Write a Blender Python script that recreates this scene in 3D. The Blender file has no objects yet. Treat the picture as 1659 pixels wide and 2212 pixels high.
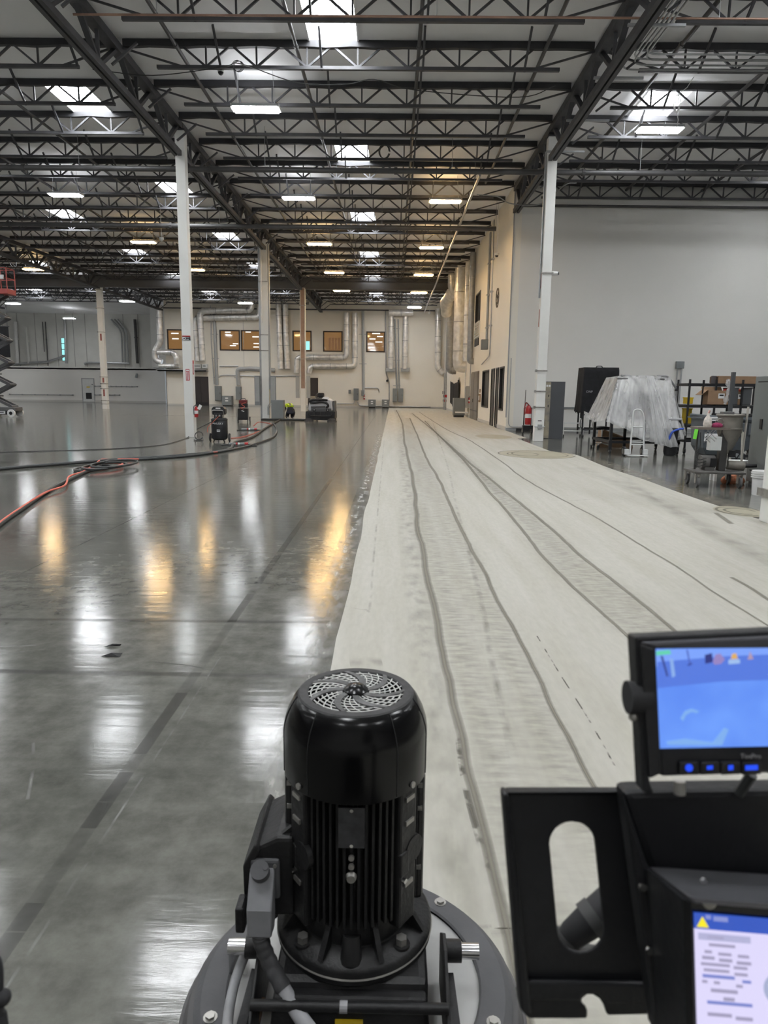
import bpy, bmesh, math, random
from mathutils import Vector, Matrix, noise as mnoise
from mathutils.geometry import tessellate_polygon
random.seed(7)
SC = bpy.context.scene
COL = SC.collection
PI = math.pi
# ---------------------------------------------------------------- camera
FPX, CX, CY, CAMH = 1510.0, 829.5, 1106.0, 1.6
PITCH = math.atan(262 / FPX); ROLL = 0.012; YAW = -math.atan(15.5 / FPX)
FW = Vector((math.sin(YAW) * math.cos(PITCH), math.cos(YAW) * math.cos(PITCH), -math.sin(PITCH)))
RT0 = Vector((math.cos(YAW), -math.sin(YAW), 0)); UP0 = RT0.cross(FW)
RT = RT0 * math.cos(ROLL) + UP0 * math.sin(ROLL)
UP = UP0 * math.cos(ROLL) - RT0 * math.sin(ROLL)
cd = bpy.data.cameras.new('camera'); cam = bpy.data.objects.new('camera', cd); COL.objects.link(cam)
m = Matrix((RT, UP, -FW)).transposed().to_4x4(); m.translation = (0, 0, CAMH); cam.matrix_world = m
cd.sensor_fit = 'VERTICAL'; cd.sensor_height = 36; cd.sensor_width = 27; cd.lens = FPX / 2212 * 36
cd.clip_start = 0.05; cd.clip_end = 300
cd.dof.use_dof = True; cd.dof.focus_distance = 6.0; cd.dof.aperture_fstop = 8.0
SC.camera = cam
# ---------------------------------------------------------------- world, exposure
w = bpy.data.worlds.new('sky'); SC.world = w; w.use_nodes = True
w.node_tree.nodes['Background'].inputs[0].default_value = (0.75, 0.85, 1.0, 1)
w.node_tree.nodes['Background'].inputs[1].default_value = 1.0
SC.view_settings.view_transform = 'Standard'; SC.view_settings.look = 'None'
SC.view_settings.gamma = 1.0; SC.view_settings.use_curve_mapping = False
SC.view_settings.exposure = 1.35
LAMP_E, SKY_E = 30.0, 16.0
try:
    SC.cycles.use_denoising = True; SC.cycles.max_bounces = 8; SC.cycles.transparent_max_bounces = 12
    SC.cycles.sample_clamp_indirect = 6.0; SC.cycles.use_light_tree = True
except Exception: pass
# ---------------------------------------------------------------- measuring helpers: a ray of the photograph meets a plane of the hall
O3 = Vector((0, 0, CAMH))
def ray(x, y): return FW + RT * ((x - CX) / FPX) + UP * ((CY - y) / FPX)
def atz(x, y, z=0.0): d = ray(x, y); return O3 + d * ((z - CAMH) / d.z)
def aty(x, y, Y): d = ray(x, y); return O3 + d * (Y / d.y)
def atx(x, y, X): d = ray(x, y); return O3 + d * (X / d.x)
def axd(x, y, d): return O3 + ray(x, y) * d
# ---------------------------------------------------------------- materials
MATS = {}
def mat(name, col, rough=0.6, metal=0.0, var=0.0, vs=4.0, bump=0.0, bs=40.0, spec=0.5, emit=None, es=0.0, stretch=None, col2=None, coat=0.0, alpha=None):
    if name in MATS: return MATS[name]
    M = bpy.data.materials.new(name); M.use_nodes = True; N = M.node_tree.nodes; L = M.node_tree.links
    b = N['Principled BSDF']
    b.inputs['Roughness'].default_value = rough; b.inputs['Metallic'].default_value = metal
    b.inputs['Specular IOR Level'].default_value = spec; b.inputs['Coat Weight'].default_value = coat
    c = tuple(col) + (1,)
    b.inputs['Base Color'].default_value = c
    tc = N.new('ShaderNodeTexCoord'); mp = N.new('ShaderNodeMapping'); L.new(tc.outputs['Object'], mp.inputs[0])
    if stretch: mp.inputs['Scale'].default_value = stretch
    nz = N.new('ShaderNodeTexNoise'); nz.inputs['Scale'].default_value = vs; nz.inputs['Detail'].default_value = 5
    L.new(mp.outputs[0], nz.inputs['Vector'])
    if var > 0 or col2:
        rp = N.new('ShaderNodeValToRGB'); rp.color_ramp.elements[0].position = 0.3; rp.color_ramp.elements[1].position = 0.7
        c2 = tuple(col2) + (1,) if col2 else tuple(min(1, k * (1 + var)) for k in col) + (1,)
        c1 = c if col2 else tuple(k * (1 - var) for k in col) + (1,)
        rp.color_ramp.elements[0].color = c1; rp.color_ramp.elements[1].color = c2
        L.new(nz.outputs['Fac'], rp.inputs[0]); L.new(rp.outputs[0], b.inputs['Base Color'])
    if bump > 0:
        n2 = N.new('ShaderNodeTexNoise'); n2.inputs['Scale'].default_value = bs; n2.inputs['Detail'].default_value = 3
        L.new(mp.outputs[0], n2.inputs['Vector'])
        bp = N.new('ShaderNodeBump'); bp.inputs['Strength'].default_value = bump; bp.inputs['Distance'].default_value = 0.02
        L.new(n2.outputs['Fac'], bp.inputs['Height']); L.new(bp.outputs[0], b.inputs['Normal'])
    if emit:
        b.inputs['Emission Color'].default_value = tuple(emit) + (1,); b.inputs['Emission Strength'].default_value = es
    MATS[name] = M
    return M
def smear(name, col, lo, hi, scale, stretch, power=1.0, rough=0.9, opac=1.0):
    """a stain: opaque along the middle of its ribbon, fraying out sideways"""
    M = bpy.data.materials.new(name); M.use_nodes = True; N = M.node_tree.nodes; L = M.node_tree.links
    out = N['Material Output']; b = N['Principled BSDF']; b.inputs['Base Color'].default_value = tuple(col) + (1,)
    b.inputs['Roughness'].default_value = rough
    tr = N.new('ShaderNodeBsdfTransparent'); mx = N.new('ShaderNodeMixShader')
    uv = N.new('ShaderNodeUVMap'); sp = N.new('ShaderNodeSeparateXYZ'); L.new(uv.outputs[0], sp.inputs[0])
    tc = N.new('ShaderNodeTexCoord'); mp = N.new('ShaderNodeMapping'); mp.inputs['Scale'].default_value = stretch
    L.new(tc.outputs['Object'], mp.inputs[0])
    nz = N.new('ShaderNodeTexNoise'); nz.inputs['Scale'].default_value = scale; nz.inputs['Detail'].default_value = 4; L.new(mp.outputs[0], nz.inputs['Vector'])
    mr = N.new('ShaderNodeMapRange'); mr.inputs[1].default_value = lo; mr.inputs[2].default_value = hi; L.new(nz.outputs['Fac'], mr.inputs[0])
    def math_(op, a, bv):
        n = N.new('ShaderNodeMath'); n.operation = op; n.use_clamp = True
        for i, q in enumerate((a, bv)):
            if hasattr(q, 'links'): L.new(q, n.inputs[i])
            else: n.inputs[i].default_value = q
        return n.outputs[0]
    # profile across the ribbon: 1 in the middle, 0 at both edges
    e = N.new('ShaderNodeMath'); e.operation = 'PINGPONG'; e.inputs[1].default_value = 0.5; L.new(sp.outputs[1], e.inputs[0])
    p2 = math_('MULTIPLY', e.outputs[0], 2.0); pw = N.new('ShaderNodeMath'); pw.operation = 'POWER'; L.new(p2, pw.inputs[0]); pw.inputs[1].default_value = power
    k = math_('MULTIPLY', pw.outputs[0], mr.outputs[0]); k = math_('MULTIPLY', k, opac)
    L.new(k, mx.inputs[0]); L.new(tr.outputs[0], mx.inputs[1]); L.new(b.outputs[0], mx.inputs[2]); L.new(mx.outputs[0], out.inputs[0])
    return M
white_wall = mat('wall paint white', (0.76, 0.725, 0.65), 0.65, var=0.02, vs=0.6)
grey_wall = mat('wall paint cool', (0.70, 0.69, 0.66), 0.65, var=0.02, vs=0.6)
conc_panel = mat('tilt-up concrete panel', (0.6, 0.6, 0.57), 0.8, var=0.06, vs=0.8)
deck_mat = mat('white roof insulation', (0.78, 0.78, 0.79), 0.7, var=0.05, vs=0.7, bump=0.25, bs=2.5)
steel_dk = mat('dark grey steel paint', (0.06, 0.06, 0.066), 0.55, var=0.25, vs=3)
steel_band = mat('black joist wrap', (0.03, 0.03, 0.034), 0.6, var=0.2, vs=3)
pipe_dk = mat('dark sprinkler pipe', (0.07, 0.068, 0.07), 0.45, var=0.2, vs=2)
pipe_cu = mat('coppery pipe', (0.33, 0.2, 0.15), 0.4, metal=0.4, var=0.3, vs=2)
galv = mat('galvanised conduit', (0.42, 0.43, 0.44), 0.38, metal=0.7, var=0.1, vs=6)
galv_duct = mat('spiral duct steel', (0.36, 0.37, 0.38), 0.38, metal=0.75, var=0.12, vs=5)
foil = mat('crinkled foil wrap', (0.78, 0.77, 0.75), 0.34, metal=0.6, var=0.2, vs=3, bump=1.0, bs=7)
col_white = mat('column paint white', (0.74, 0.74, 0.71), 0.5, var=0.03, vs=2)
col_rust = mat('primer brown steel', (0.3, 0.2, 0.15), 0.6, var=0.15, vs=3)
elec = mat('grey electrical enamel', (0.20, 0.215, 0.22), 0.45, var=0.04, vs=3)
elec_lt = mat('light grey enamel', (0.34, 0.35, 0.35), 0.45, var=0.05, vs=3)
black = mat('black paint', (0.012, 0.012, 0.014), 0.45, var=0.3, vs=9)
black_rub = mat('black rubber', (0.018, 0.018, 0.02), 0.75, var=0.25, vs=14)
black_cloth = mat('black fabric', (0.009, 0.009, 0.011), 0.9, var=0.3, vs=6, bump=0.3, bs=12)
dark_glass = mat('dark window glass', (0.006, 0.006, 0.007), 0.25, spec=0.12)
frame_dk = mat('bronze window frame', (0.03, 0.022, 0.018), 0.5)
door_dk = mat('dark brown door', (0.035, 0.028, 0.027), 0.5, var=0.1, vs=2)
door_gr = mat('grey door', (0.17, 0.155, 0.14), 0.5, var=0.1, vs=2)
white_pl = mat('white plastic', (0.7, 0.7, 0.69), 0.5, var=0.04, vs=5)
white_mt = mat('white enamel', (0.62, 0.63, 0.62), 0.35, var=0.05, vs=5)
red = mat('red enamel', (0.38, 0.018, 0.02), 0.35, var=0.1, vs=6)
red_rail = mat('red platform steel', (0.36, 0.07, 0.06), 0.5, var=0.15, vs=4)
chrome = mat('bright steel', (0.6, 0.6, 0.6), 0.2, metal=1.0)
dull_steel = mat('worn steel', (0.33, 0.32, 0.3), 0.4, metal=0.8, var=0.2, vs=12)
carton = mat('brown cardboard', (0.27, 0.17, 0.1), 0.8, var=0.1, vs=6)
yellow = mat('yellow plastic', (0.75, 0.52, 0.02), 0.5, var=0.05, vs=4)
lime = mat('neon green tag', (0.22, 0.85, 0.08), 0.6)
hivis = mat('high visibility fabric', (0.72, 0.95, 0.02), 0.8, var=0.08, vs=9, emit=(0.7, 0.95, 0.02), es=0.0)
navy = mat('navy trousers', (0.018, 0.022, 0.04), 0.85, var=0.2, vs=20)
grey_cloth = mat('grey shirt', (0.06, 0.055, 0.055), 0.9, var=0.2, vs=20)
skin = mat('skin', (0.35, 0.2, 0.14), 0.6)
orange_c = mat('orange cord jacket', (0.6, 0.13, 0.09), 0.55, var=0.1, vs=8)
cable_bk = mat('black cable jacket', (0.03, 0.032, 0.032), 0.55, var=0.2, vs=8)
cable_gr = mat('dusty grey cable', (0.27, 0.27, 0.28), 0.75, var=0.12, vs=30)
tilt_pl = mat('blue grey moulded plastic', (0.075, 0.088, 0.1), 0.5, var=0.06, vs=4)
sticker_w = mat('white label', (0.72, 0.72, 0.72), 0.6)
ink = mat('black ink', (0.01, 0.01, 0.01), 0.7)
ink_red = mat('red ink', (0.45, 0.03, 0.04), 0.6)
blue_tape = mat('blue tape', (0.03, 0.09, 0.5), 0.6)
tape_lb = mat('blue label', (0.06, 0.2, 0.42), 0.6)
lamp_cool = mat('cool lamp lens', (0.9, 0.9, 0.9), 0.4, emit=(0.95, 0.97, 1.0), es=LAMP_E)
lamp_warm = mat('warm lamp lens', (0.9, 0.9, 0.8), 0.4, emit=(1.0, 0.64, 0.27), es=LAMP_E * 1.05)
up_cool = mat('added cool uplight', (0.9, 0.9, 0.9), 0.4, emit=(0.95, 0.97, 1.0), es=LAMP_E * 0.25)  # upward glow added to the lamps to lift the roof deck
up_warm = mat('added warm uplight', (0.9, 0.9, 0.8), 0.4, emit=(1.0, 0.66, 0.30), es=LAMP_E * 0.25)
sky_pane = mat('daylit skylight lens', (0.9, 0.9, 0.9), 0.4, emit=(0.95, 0.98, 1.0), es=SKY_E)
slit_pane = mat('daylit window glass', (0.1, 0.2, 0.2), 0.2, emit=(0.35, 0.85, 0.85), es=0.42)
room_lit = mat('lit room beyond glass', (0.1, 0.06, 0.03), 0.04, emit=(0.46, 0.24, 0.085), es=0.16, spec=0.9)
room_refl = mat('lit strip in room', (0.9, 0.9, 0.9), 0.3, emit=(1.0, 0.97, 0.9), es=0.5)
# ---------------------------------------------------------------- mesh helpers
class MB:
    def __init__(s): s.v = []; s.f = []; s.uv = {}
    def add(s, vs, fs):
        o = len(s.v); s.v += [Vector(p) for p in vs]; s.f += [tuple(i + o for i in f) for f in fs]; return s
    def box(s, x0, x1, y0, y1, z0, z1):
        return s.add([(x0, y0, z0), (x1, y0, z0), (x1, y1, z0), (x0, y1, z0), (x0, y0, z1), (x1, y0, z1), (x1, y1, z1), (x0, y1, z1)],
                     [(0, 3, 2, 1), (4, 5, 6, 7), (0, 1, 5, 4), (1, 2, 6, 5), (2, 3, 7, 6), (3, 0, 4, 7)])
    def cbox(s, c, sz, R=None):
        c = Vector(c); h = Vector(sz) / 2; vs = []
        for k in ((-1, -1, -1), (1, -1, -1), (1, 1, -1), (-1, 1, -1), (-1, -1, 1), (1, -1, 1), (1, 1, 1), (-1, 1, 1)):
            p = Vector((k[0] * h.x, k[1] * h.y, k[2] * h.z)); vs.append(c + (R @ p if R else p))
        return s.add(vs, [(0, 3, 2, 1), (4, 5, 6, 7), (0, 1, 5, 4), (1, 2, 6, 5), (2, 3, 7, 6), (3, 0, 4, 7)])
    def bar(s, p0, p1, w, h=None, up=(0, 0, 1)):
        p0 = Vector(p0); p1 = Vector(p1); h = h or w; d = (p1 - p0).normalized(); u = Vector(up)
        if abs(d.dot(u)) > 0.99: u = Vector((0, 1, 0))
        r = d.cross(u).normalized(); u = r.cross(d)
        q = [r * (-w / 2) + u * (-h / 2), r * (w / 2) + u * (-h / 2), r * (w / 2) + u * (h / 2), r * (-w / 2) + u * (h / 2)]
        return s.add([p0 + a for a in q] + [p1 + a for a in q], [(3, 2, 1, 0), (4, 5, 6, 7), (0, 1, 5, 4), (1, 2, 6, 5), (2, 3, 7, 6), (3, 0, 4, 7)])
    def cyl(s, p0, p1, r0, r1=None, n=12, cap=True):
        p0 = Vector(p0); p1 = Vector(p1); r1 = r0 if r1 is None else r1; d = (p1 - p0).normalized()
        u = Vector((0, 0, 1)) if abs(d.z) < 0.9 else Vector((1, 0, 0)); a = d.cross(u).normalized(); b = d.cross(a)
        vs = []
        for p, r in ((p0, r0), (p1, r1)):
            for i in range(n): t = 2 * PI * i / n; vs.append(p + (a * math.cos(t) + b * math.sin(t)) * r)
        fs = [(i, (i + 1) % n, n + (i + 1) % n, n + i) for i in range(n)]
        if cap: fs += [tuple(range(n))[::-1], tuple(range(n, 2 * n))]
        return s.add(vs, fs)
    def tube(s, pts, r, n=8, closed=False, jit=0.0):
        pts = [Vector(p) for p in pts]; vs = []; N = len(pts); prev = None
        for i, p in enumerate(pts):
            if closed: d = pts[(i + 1) % N] - pts[i - 1]
            else: d = pts[min(i + 1, N - 1)] - pts[max(i - 1, 0)]
            d.normalize()
            if prev is None:
                u = Vector((0, 0, 1)) if abs(d.z) < 0.9 else Vector((1, 0, 0)); a = d.cross(u).normalized()
            else: a = (prev - d * prev.dot(d)).normalized()
            prev = a; b = d.cross(a); rr = r[i] if isinstance(r, (list, tuple)) else r
            for k in range(n):
                t = 2 * PI * k / n; q = rr * (1 + jit * (random.random() - 0.5)); vs.append(p + (a * math.cos(t) + b * math.sin(t)) * q)
        fs = []
        for i in range(N if closed else N - 1):
            j = (i + 1) % N
            fs += [(i * n + k, i * n + (k + 1) % n, j * n + (k + 1) % n, j * n + k) for k in range(n)]
        if not closed: fs += [tuple(range(n))[::-1], tuple(range((N - 1) * n, N * n))]
        return s.add(vs, fs)
    def lathe(s, prof, c=(0, 0, 0), n=32, axis=None, cap=True):
        c = Vector(c); vs = []; R = axis
        for r, z in prof:
            for i in range(n):
                t = 2 * PI * i / n; p = Vector((r * math.cos(t), r * math.sin(t), z)); vs.append(c + (R @ p if R else p))
        fs = []
        for k in range(len(prof) - 1):
            fs += [(k * n + i, k * n + (i + 1) % n, (k + 1) * n + (i + 1) % n, (k + 1) * n + i) for i in range(n)]
        if cap and prof[0][0] > 1e-6: fs.append(tuple(range(n))[::-1])
        if cap and prof[-1][0] > 1e-6: fs.append(tuple(range((len(prof) - 1) * n, len(prof) * n)))
        return s.add(vs, fs)
    def plate(s, loops, org, ax, ay, an, t):
        """flat plate with holes: loops in the plane (ax, ay), thickness t along an"""
        org = Vector(org); L = [[Vector((p[0], p[1], 0)) for p in lp] for lp in loops]
        tri = tessellate_polygon(L); flat = [p for lp in L for p in lp]; n = len(flat)
        P = [org + ax * p.x + ay * p.y for p in flat]; vs = P + [p + an * t for p in P]
        fs = [tuple(q) for q in tri] + [tuple(i + n for i in reversed(q)) for q in tri]; o = 0
        for lp in L:
            k = len(lp); fs += [(o + i, o + (i + 1) % k, n + o + (i + 1) % k, n + o + i) for i in range(k)]; o += k
        return s.add(vs, fs)
    def ball(s, c, r, sc=(1, 1, 1), n=12, m=8):
        prof = [(max(1e-7, r * math.sin(PI * i / m)), -r * math.cos(PI * i / m)) for i in range(m + 1)]
        return s.lathe([(a, b) for a, b in prof], c, n, Matrix.Diagonal(Vector(sc)))
TF = {}
def build(name, mb, mt, parent=None, smooth=False, world=False, bevel=0.0, seg=2, weld=False):
    me = bpy.data.meshes.new(name); v = mb.v
    if world and parent is not None:
        I = TF[parent.name].inverted(); v = [I @ p for p in v]
    me.from_pydata([tuple(p) for p in v], [], mb.f)
    o = bpy.data.objects.new(name, me); COL.objects.link(o)
    if isinstance(mt, (list, tuple)):
        for q in mt: me.materials.append(q)
    else: me.materials.append(mt)
    b = bmesh.new(); b.from_mesh(me)
    if weld: bmesh.ops.remove_doubles(b, verts=b.verts, dist=1e-5)
    bmesh.ops.recalc_face_normals(b, faces=b.faces); b.to_mesh(me); b.free()
    if smooth:
        for p in me.polygons: p.use_smooth = True
        try: me.set_sharp_from_angle(angle=math.radians(38))
        except Exception: pass
    if parent is not None: o.parent = parent
    if bevel > 0:
        md = o.modifiers.new('bevel', 'BEVEL'); md.width = bevel; md.segments = seg; md.limit_method = 'ANGLE'; md.angle_limit = math.radians(40)
    TF[o.name] = Matrix.Identity(4) if parent is None else TF.get(parent.name, Matrix.Identity(4)).copy()
    return o
def tag(o, label, cat, group=None):
    o['label'] = label; o['category'] = cat
    if group: o['group'] = group
    return o
def thing(name, label, cat, loc=(0, 0, 0), rz=0.0, group=None):
    o = bpy.data.objects.new(name, None); COL.objects.link(o); o.location = loc; o.rotation_euler = (0, 0, rz); o.empty_display_size = 0.1
    TF[o.name] = Matrix.Translation(Vector(loc)) @ Matrix.Rotation(rz, 4, 'Z')
    return tag(o, label, cat, group)
def struct(o): o['kind'] = 'structure'; return o
def inst(src, name, parent, loc=(0, 0, 0), rot=(0, 0, 0), sc=(1, 1, 1)):
    o = bpy.data.objects.new(name, src.data); COL.objects.link(o); o.parent = parent; o.location = loc; o.rotation_euler = rot; o.scale = sc
    return o
def inst_mesh(me, name, parent, loc=(0, 0, 0), rot=(0, 0, 0), sc=(1, 1, 1)):
    o = bpy.data.objects.new(name, me); COL.objects.link(o); o.parent = parent; o.location = loc; o.rotation_euler = rot; o.scale = sc
    return o
def meshdata(name, mb, mt, smooth=False):
    o = build(name, mb, mt, smooth=smooth); me = o.data; bpy.data.objects.remove(o); return me
def copy_tree(o, parent=None):
    c = o.copy(); COL.objects.link(c); c.parent = parent
    for ch in [x for x in bpy.data.objects if x.parent == o]: copy_tree(ch, c)
    return c
def rnd(pts, rad, k=5):
    pts = [Vector(p) for p in pts]; out = [pts[0]]
    for i in range(1, len(pts) - 1):
        a, b, c = pts[i - 1], pts[i], pts[i + 1]; r = min(rad, (a - b).length * 0.49, (c - b).length * 0.49)
        p = b + (a - b).normalized() * r; q = b + (c - b).normalized() * r
        for j in range(k + 1):
            t = j / k; out.append(p * (1 - t) ** 2 + b * 2 * t * (1 - t) + q * t * t)
    out.append(pts[-1]); return out
def subdiv(pts, step):
    pts = [Vector(p) for p in pts]; out = []
    for a, b in zip(pts, pts[1:]):
        n = max(1, int((b - a).length / step)); out += [a.lerp(b, i / n) for i in range(n)]
    return out + [pts[-1]]
def catmull(pts, k=6):
    pts = [Vector(p) for p in pts]; P = [pts[0] * 2 - pts[1]] + pts + [pts[-1] * 2 - pts[-2]]; out = []
    for i in range(1, len(P) - 2):
        a, b, c, d = P[i - 1:i + 3]
        for j in range(k):
            t = j / k
            out.append(0.5 * ((2 * b) + (c - a) * t + (2 * a - 5 * b + 4 * c - d) * t * t + (3 * b - a - 3 * c + d) * t ** 3))
    return out + [pts[-1]]
def ribbon(name, pts, width, mt, parent, z, jit=0.0, k=5):
    pts = catmull(pts, k) if len(pts) > 2 else subdiv(pts, 0.5); v = []; uvs = []; s = 0; prev = None
    for i, p in enumerate(pts):
        d = (pts[min(i + 1, len(pts) - 1)] - pts[max(i - 1, 0)]); d.z = 0; d.normalize(); nrm = Vector((-d.y, d.x, 0))
        if prev is not None: s += (p - prev).length
        prev = p
        wd = (width[0] + (width[1] - width[0]) * i / max(1, len(pts) - 1)) if isinstance(width, tuple) else width
        o = jit * mnoise.noise((p.y * 0.9, p.x * 0.3, width if not isinstance(width, tuple) else width[0] * 40)) + jit * .4 * mnoise.noise((p.y * 3.1, 2.0, 5.0))
        for e in (-0.5, 0.5): q = p + nrm * (wd * e + o); v.append((q.x, q.y, z)); uvs.append((s, e + 0.5))
    f = [(2 * i, 2 * i + 1, 2 * i + 3, 2 * i + 2) for i in range(len(pts) - 1)]
    me = bpy.data.meshes.new(name); me.from_pydata(v, [], f); me.materials.append(mt)
    ul = me.uv_layers.new(name='UVMap')
    for lp in me.loops: ul.data[lp.index].uv = uvs[lp.vertex_index]
    o = bpy.data.objects.new(name, me); COL.objects.link(o); o.parent = parent
    return o
def text(txt, size, mt, parent, M4, name='lettering', ext=0.001):
    c = bpy.data.curves.new(name, 'FONT'); c.body = txt; c.size = size; c.align_x = 'CENTER'; c.align_y = 'CENTER'; c.extrude = ext; c.resolution_u = 2
    t = bpy.data.objects.new(name, c); COL.objects.link(t); bpy.context.view_layer.update()
    me = bpy.data.meshes.new_from_object(t.evaluated_get(bpy.context.evaluated_depsgraph_get())); bpy.data.objects.remove(t); bpy.data.curves.remove(c)
    me.materials.clear(); me.materials.append(mt); me.name = name
    o = bpy.data.objects.new(name, me); COL.objects.link(o)
    if parent is not None: o.parent = parent; M4 = TF[parent.name].inverted() @ M4
    me.transform(M4); return o
def frame3(o, x, y):
    x = Vector(x).normalized(); y = Vector(y).normalized(); z = x.cross(y); M4 = Matrix((x, y, z)).transposed().to_4x4(); M4.translation = o; return M4
ORD = ['first', 'second', 'third', 'fourth', 'fifth', 'sixth', 'seventh', 'eighth', 'ninth', 'tenth']
# ================================================================ THE HALL
XG = [-51.2, -36.4, -21.6, -6.75, 4.85, 19.6, 31.0]     # girder lines
YC = [-5.9, 8.7, 23.3, 37.9, 52.5, 67.1]                # column lines
YB, XW, YF = 67.3, 4.8, 29.8                            # back wall, side wall of the inner block, its front
ZB, ZT, ZD = 9.24, 9.74, 9.85                           # joist bottom, joist top, deck
YLOW, YFAR = 76.0, 82.0
# ---- floor
fm = bpy.data.materials.new('polished concrete'); fm.use_nodes = True
N = fm.node_tree.nodes; L = fm.node_tree.links; pb = N['Principled BSDF']
tc = N.new('ShaderNodeTexCoord'); mp1 = N.new('ShaderNodeMapping'); mp1.inputs['Scale'].default_value = (0.8, 0.5, 1); L.new(tc.outputs['Object'], mp1.inputs[0])
n1 = N.new('ShaderNodeTexNoise'); n1.inputs['Scale'].default_value = 1.1; n1.inputs['Detail'].default_value = 9; n1.inputs['Roughness'].default_value = 0.62; L.new(mp1.outputs[0], n1.inputs[0])
rp = N.new('ShaderNodeValToRGB'); rp.color_ramp.elements[0].position = 0.32; rp.color_ramp.elements[1].position = 0.7
rp.color_ramp.elements[0].color = (0.074, 0.076, 0.066, 1); rp.color_ramp.elements[1].color = (0.152, 0.150, 0.134, 1)
L.new(n1.outputs[0], rp.inputs[0])
mp2 = N.new('ShaderNodeMapping'); mp2.inputs['Scale'].default_value = (0.6, 5, 1); mp2.inputs['Rotation'].default_value = (0, 0, 0.12); L.new(tc.outputs['Object'], mp2.inputs[0])
n2 = N.new('ShaderNodeTexNoise'); n2.inputs['Scale'].default_value = 2.2; n2.inputs['Detail'].default_value = 6; L.new(mp2.outputs[0], n2.inputs[0])
mr = N.new('ShaderNodeMapRange'); mr.inputs[1].default_value = 0.3; mr.inputs[2].default_value = 0.75; mr.inputs[3].default_value = 0.92; mr.inputs[4].default_value = 1.12; L.new(n2.outputs[0], mr.inputs[0])
mm = N.new('ShaderNodeMix'); mm.data_type = 'RGBA'; mm.blend_type = 'MULTIPLY'; mm.inputs[0].default_value = 1.0
L.new(rp.outputs[0], mm.inputs[6]); L.new(mr.outputs[0], mm.inputs[7])
n3 = N.new('ShaderNodeTexNoise'); n3.inputs['Scale'].default_value = 7.0; n3.inputs['Detail'].default_value = 8; n3.inputs['Roughness'].default_value = 0.7; L.new(tc.outputs['Object'], n3.inputs[0])
mr3 = N.new('ShaderNodeMapRange'); mr3.inputs[1].default_value = 0.32; mr3.inputs[2].default_value = 0.7; mr3.inputs[3].default_value = 0.78; mr3.inputs[4].default_value = 1.3; L.new(n3.outputs[0], mr3.inputs[0])
mm3 = N.new('ShaderNodeMix'); mm3.data_type = 'RGBA'; mm3.blend_type = 'MULTIPLY'; mm3.inputs[0].default_value = 1.0; L.new(mm.outputs[2], mm3.inputs[6]); L.new(mr3.outputs[0], mm3.inputs[7]); L.new(mm3.outputs[2], pb.inputs['Base Color'])
mr2 = N.new('ShaderNodeMapRange'); mr2.inputs[1].default_value = 0.3; mr2.inputs[2].default_value = 0.7; mr2.inputs[3].default_value = 0.08; mr2.inputs[4].default_value = 0.16; L.new(n3.outputs[0], mr2.inputs[0]); L.new(mr2.outputs[0], pb.inputs['Roughness'])
pb.inputs['Specular IOR Level'].default_value = 0.36
bpn = N.new('ShaderNodeBump'); bpn.inputs['Strength'].default_value = 0.12; bpn.inputs['Distance'].default_value = 0.01; n4 = N.new('ShaderNodeTexNoise'); n4.inputs['Scale'].default_value = 45; n4.inputs['Detail'].default_value = 4; L.new(mp2.outputs[0], n4.inputs[0])
ad = N.new('ShaderNodeMath'); ad.operation = 'MULTIPLY_ADD'; ad.inputs[1].default_value = 0.10; L.new(n4.outputs[0], ad.inputs[0]); L.new(n2.outputs[0], ad.inputs[2]); L.new(ad.outputs[0], bpn.inputs['Height']); L.new(bpn.outputs[0], pb.inputs['Normal'])
floor = struct(build('floor', MB().box(-52, 31, -12, 90, -0.2, 0), fm))
# ground and dusty part of the floor
gm = bpy.data.materials.new('ground dusty concrete'); gm.use_nodes = True
N = gm.node_tree.nodes; L = gm.node_tree.links; pb = N['Principled BSDF']; pb.inputs['Roughness'].default_value = 0.85; pb.inputs['Specular IOR Level'].default_value = 0.25
tc = N.new('ShaderNodeTexCoord')
def nzz(scale, st, det=6):
    mp = N.new('ShaderNodeMapping'); mp.inputs['Scale'].default_value = st; L.new(tc.outputs['Object'], mp.inputs[0])
    n = N.new('ShaderNodeTexNoise'); n.inputs['Scale'].default_value = scale; n.inputs['Detail'].default_value = det; L.new(mp.outputs[0], n.inputs[0]); return n
na = nzz(3.0, (2.2, 0.14, 1)); nb = nzz(30.0, (1.0, 0.25, 1), 4); nc = nzz(0.5, (1, 1, 1), 3)
ra = N.new('ShaderNodeValToRGB'); ra.color_ramp.elements[0].position = 0.3; ra.color_ramp.elements[1].position = 0.72
ra.color_ramp.elements[0].color = (0.375, 0.36, 0.31, 1); ra.color_ramp.elements[1].color = (0.425, 0.412, 0.37, 1); L.new(na.outputs[0], ra.inputs[0])
mr = N.new('ShaderNodeMapRange'); mr.inputs[1].default_value = 0.3; mr.inputs[2].default_value = 0.7; mr.inputs[3].default_value = 0.95; mr.inputs[4].default_value = 1.04; L.new(nb.outputs[0], mr.inputs[0])
mm = N.new('ShaderNodeMix'); mm.data_type = 'RGBA'; mm.blend_type = 'MULTIPLY'; mm.inputs[0].default_value = 1.0; L.new(ra.outputs[0], mm.inputs[6]); L.new(mr.outputs[0], mm.inputs[7])
L.new(mm.outputs[2], pb.inputs['Base Color'])
ys = [-3 + 0.35 * i for i in range(200)]; lf = []; rg = []
for y in ys:
    if y > 66.9: break
    e = -0.34 + 0.035 * mnoise.noise((y * 0.6, 3, 0)) + 0.012 * mnoise.noise((y * 4, 1, 0))
    r = 4.78 + 0.12 * mnoise.noise((y * 0.3, 9, 0))
    if y > 18.5: r = min(4.8, r)
    if 19 < y < 25: r = 4.4
    lf.append((e, y, 0.0015)); rg.append((r, y, 0.0015))
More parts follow.
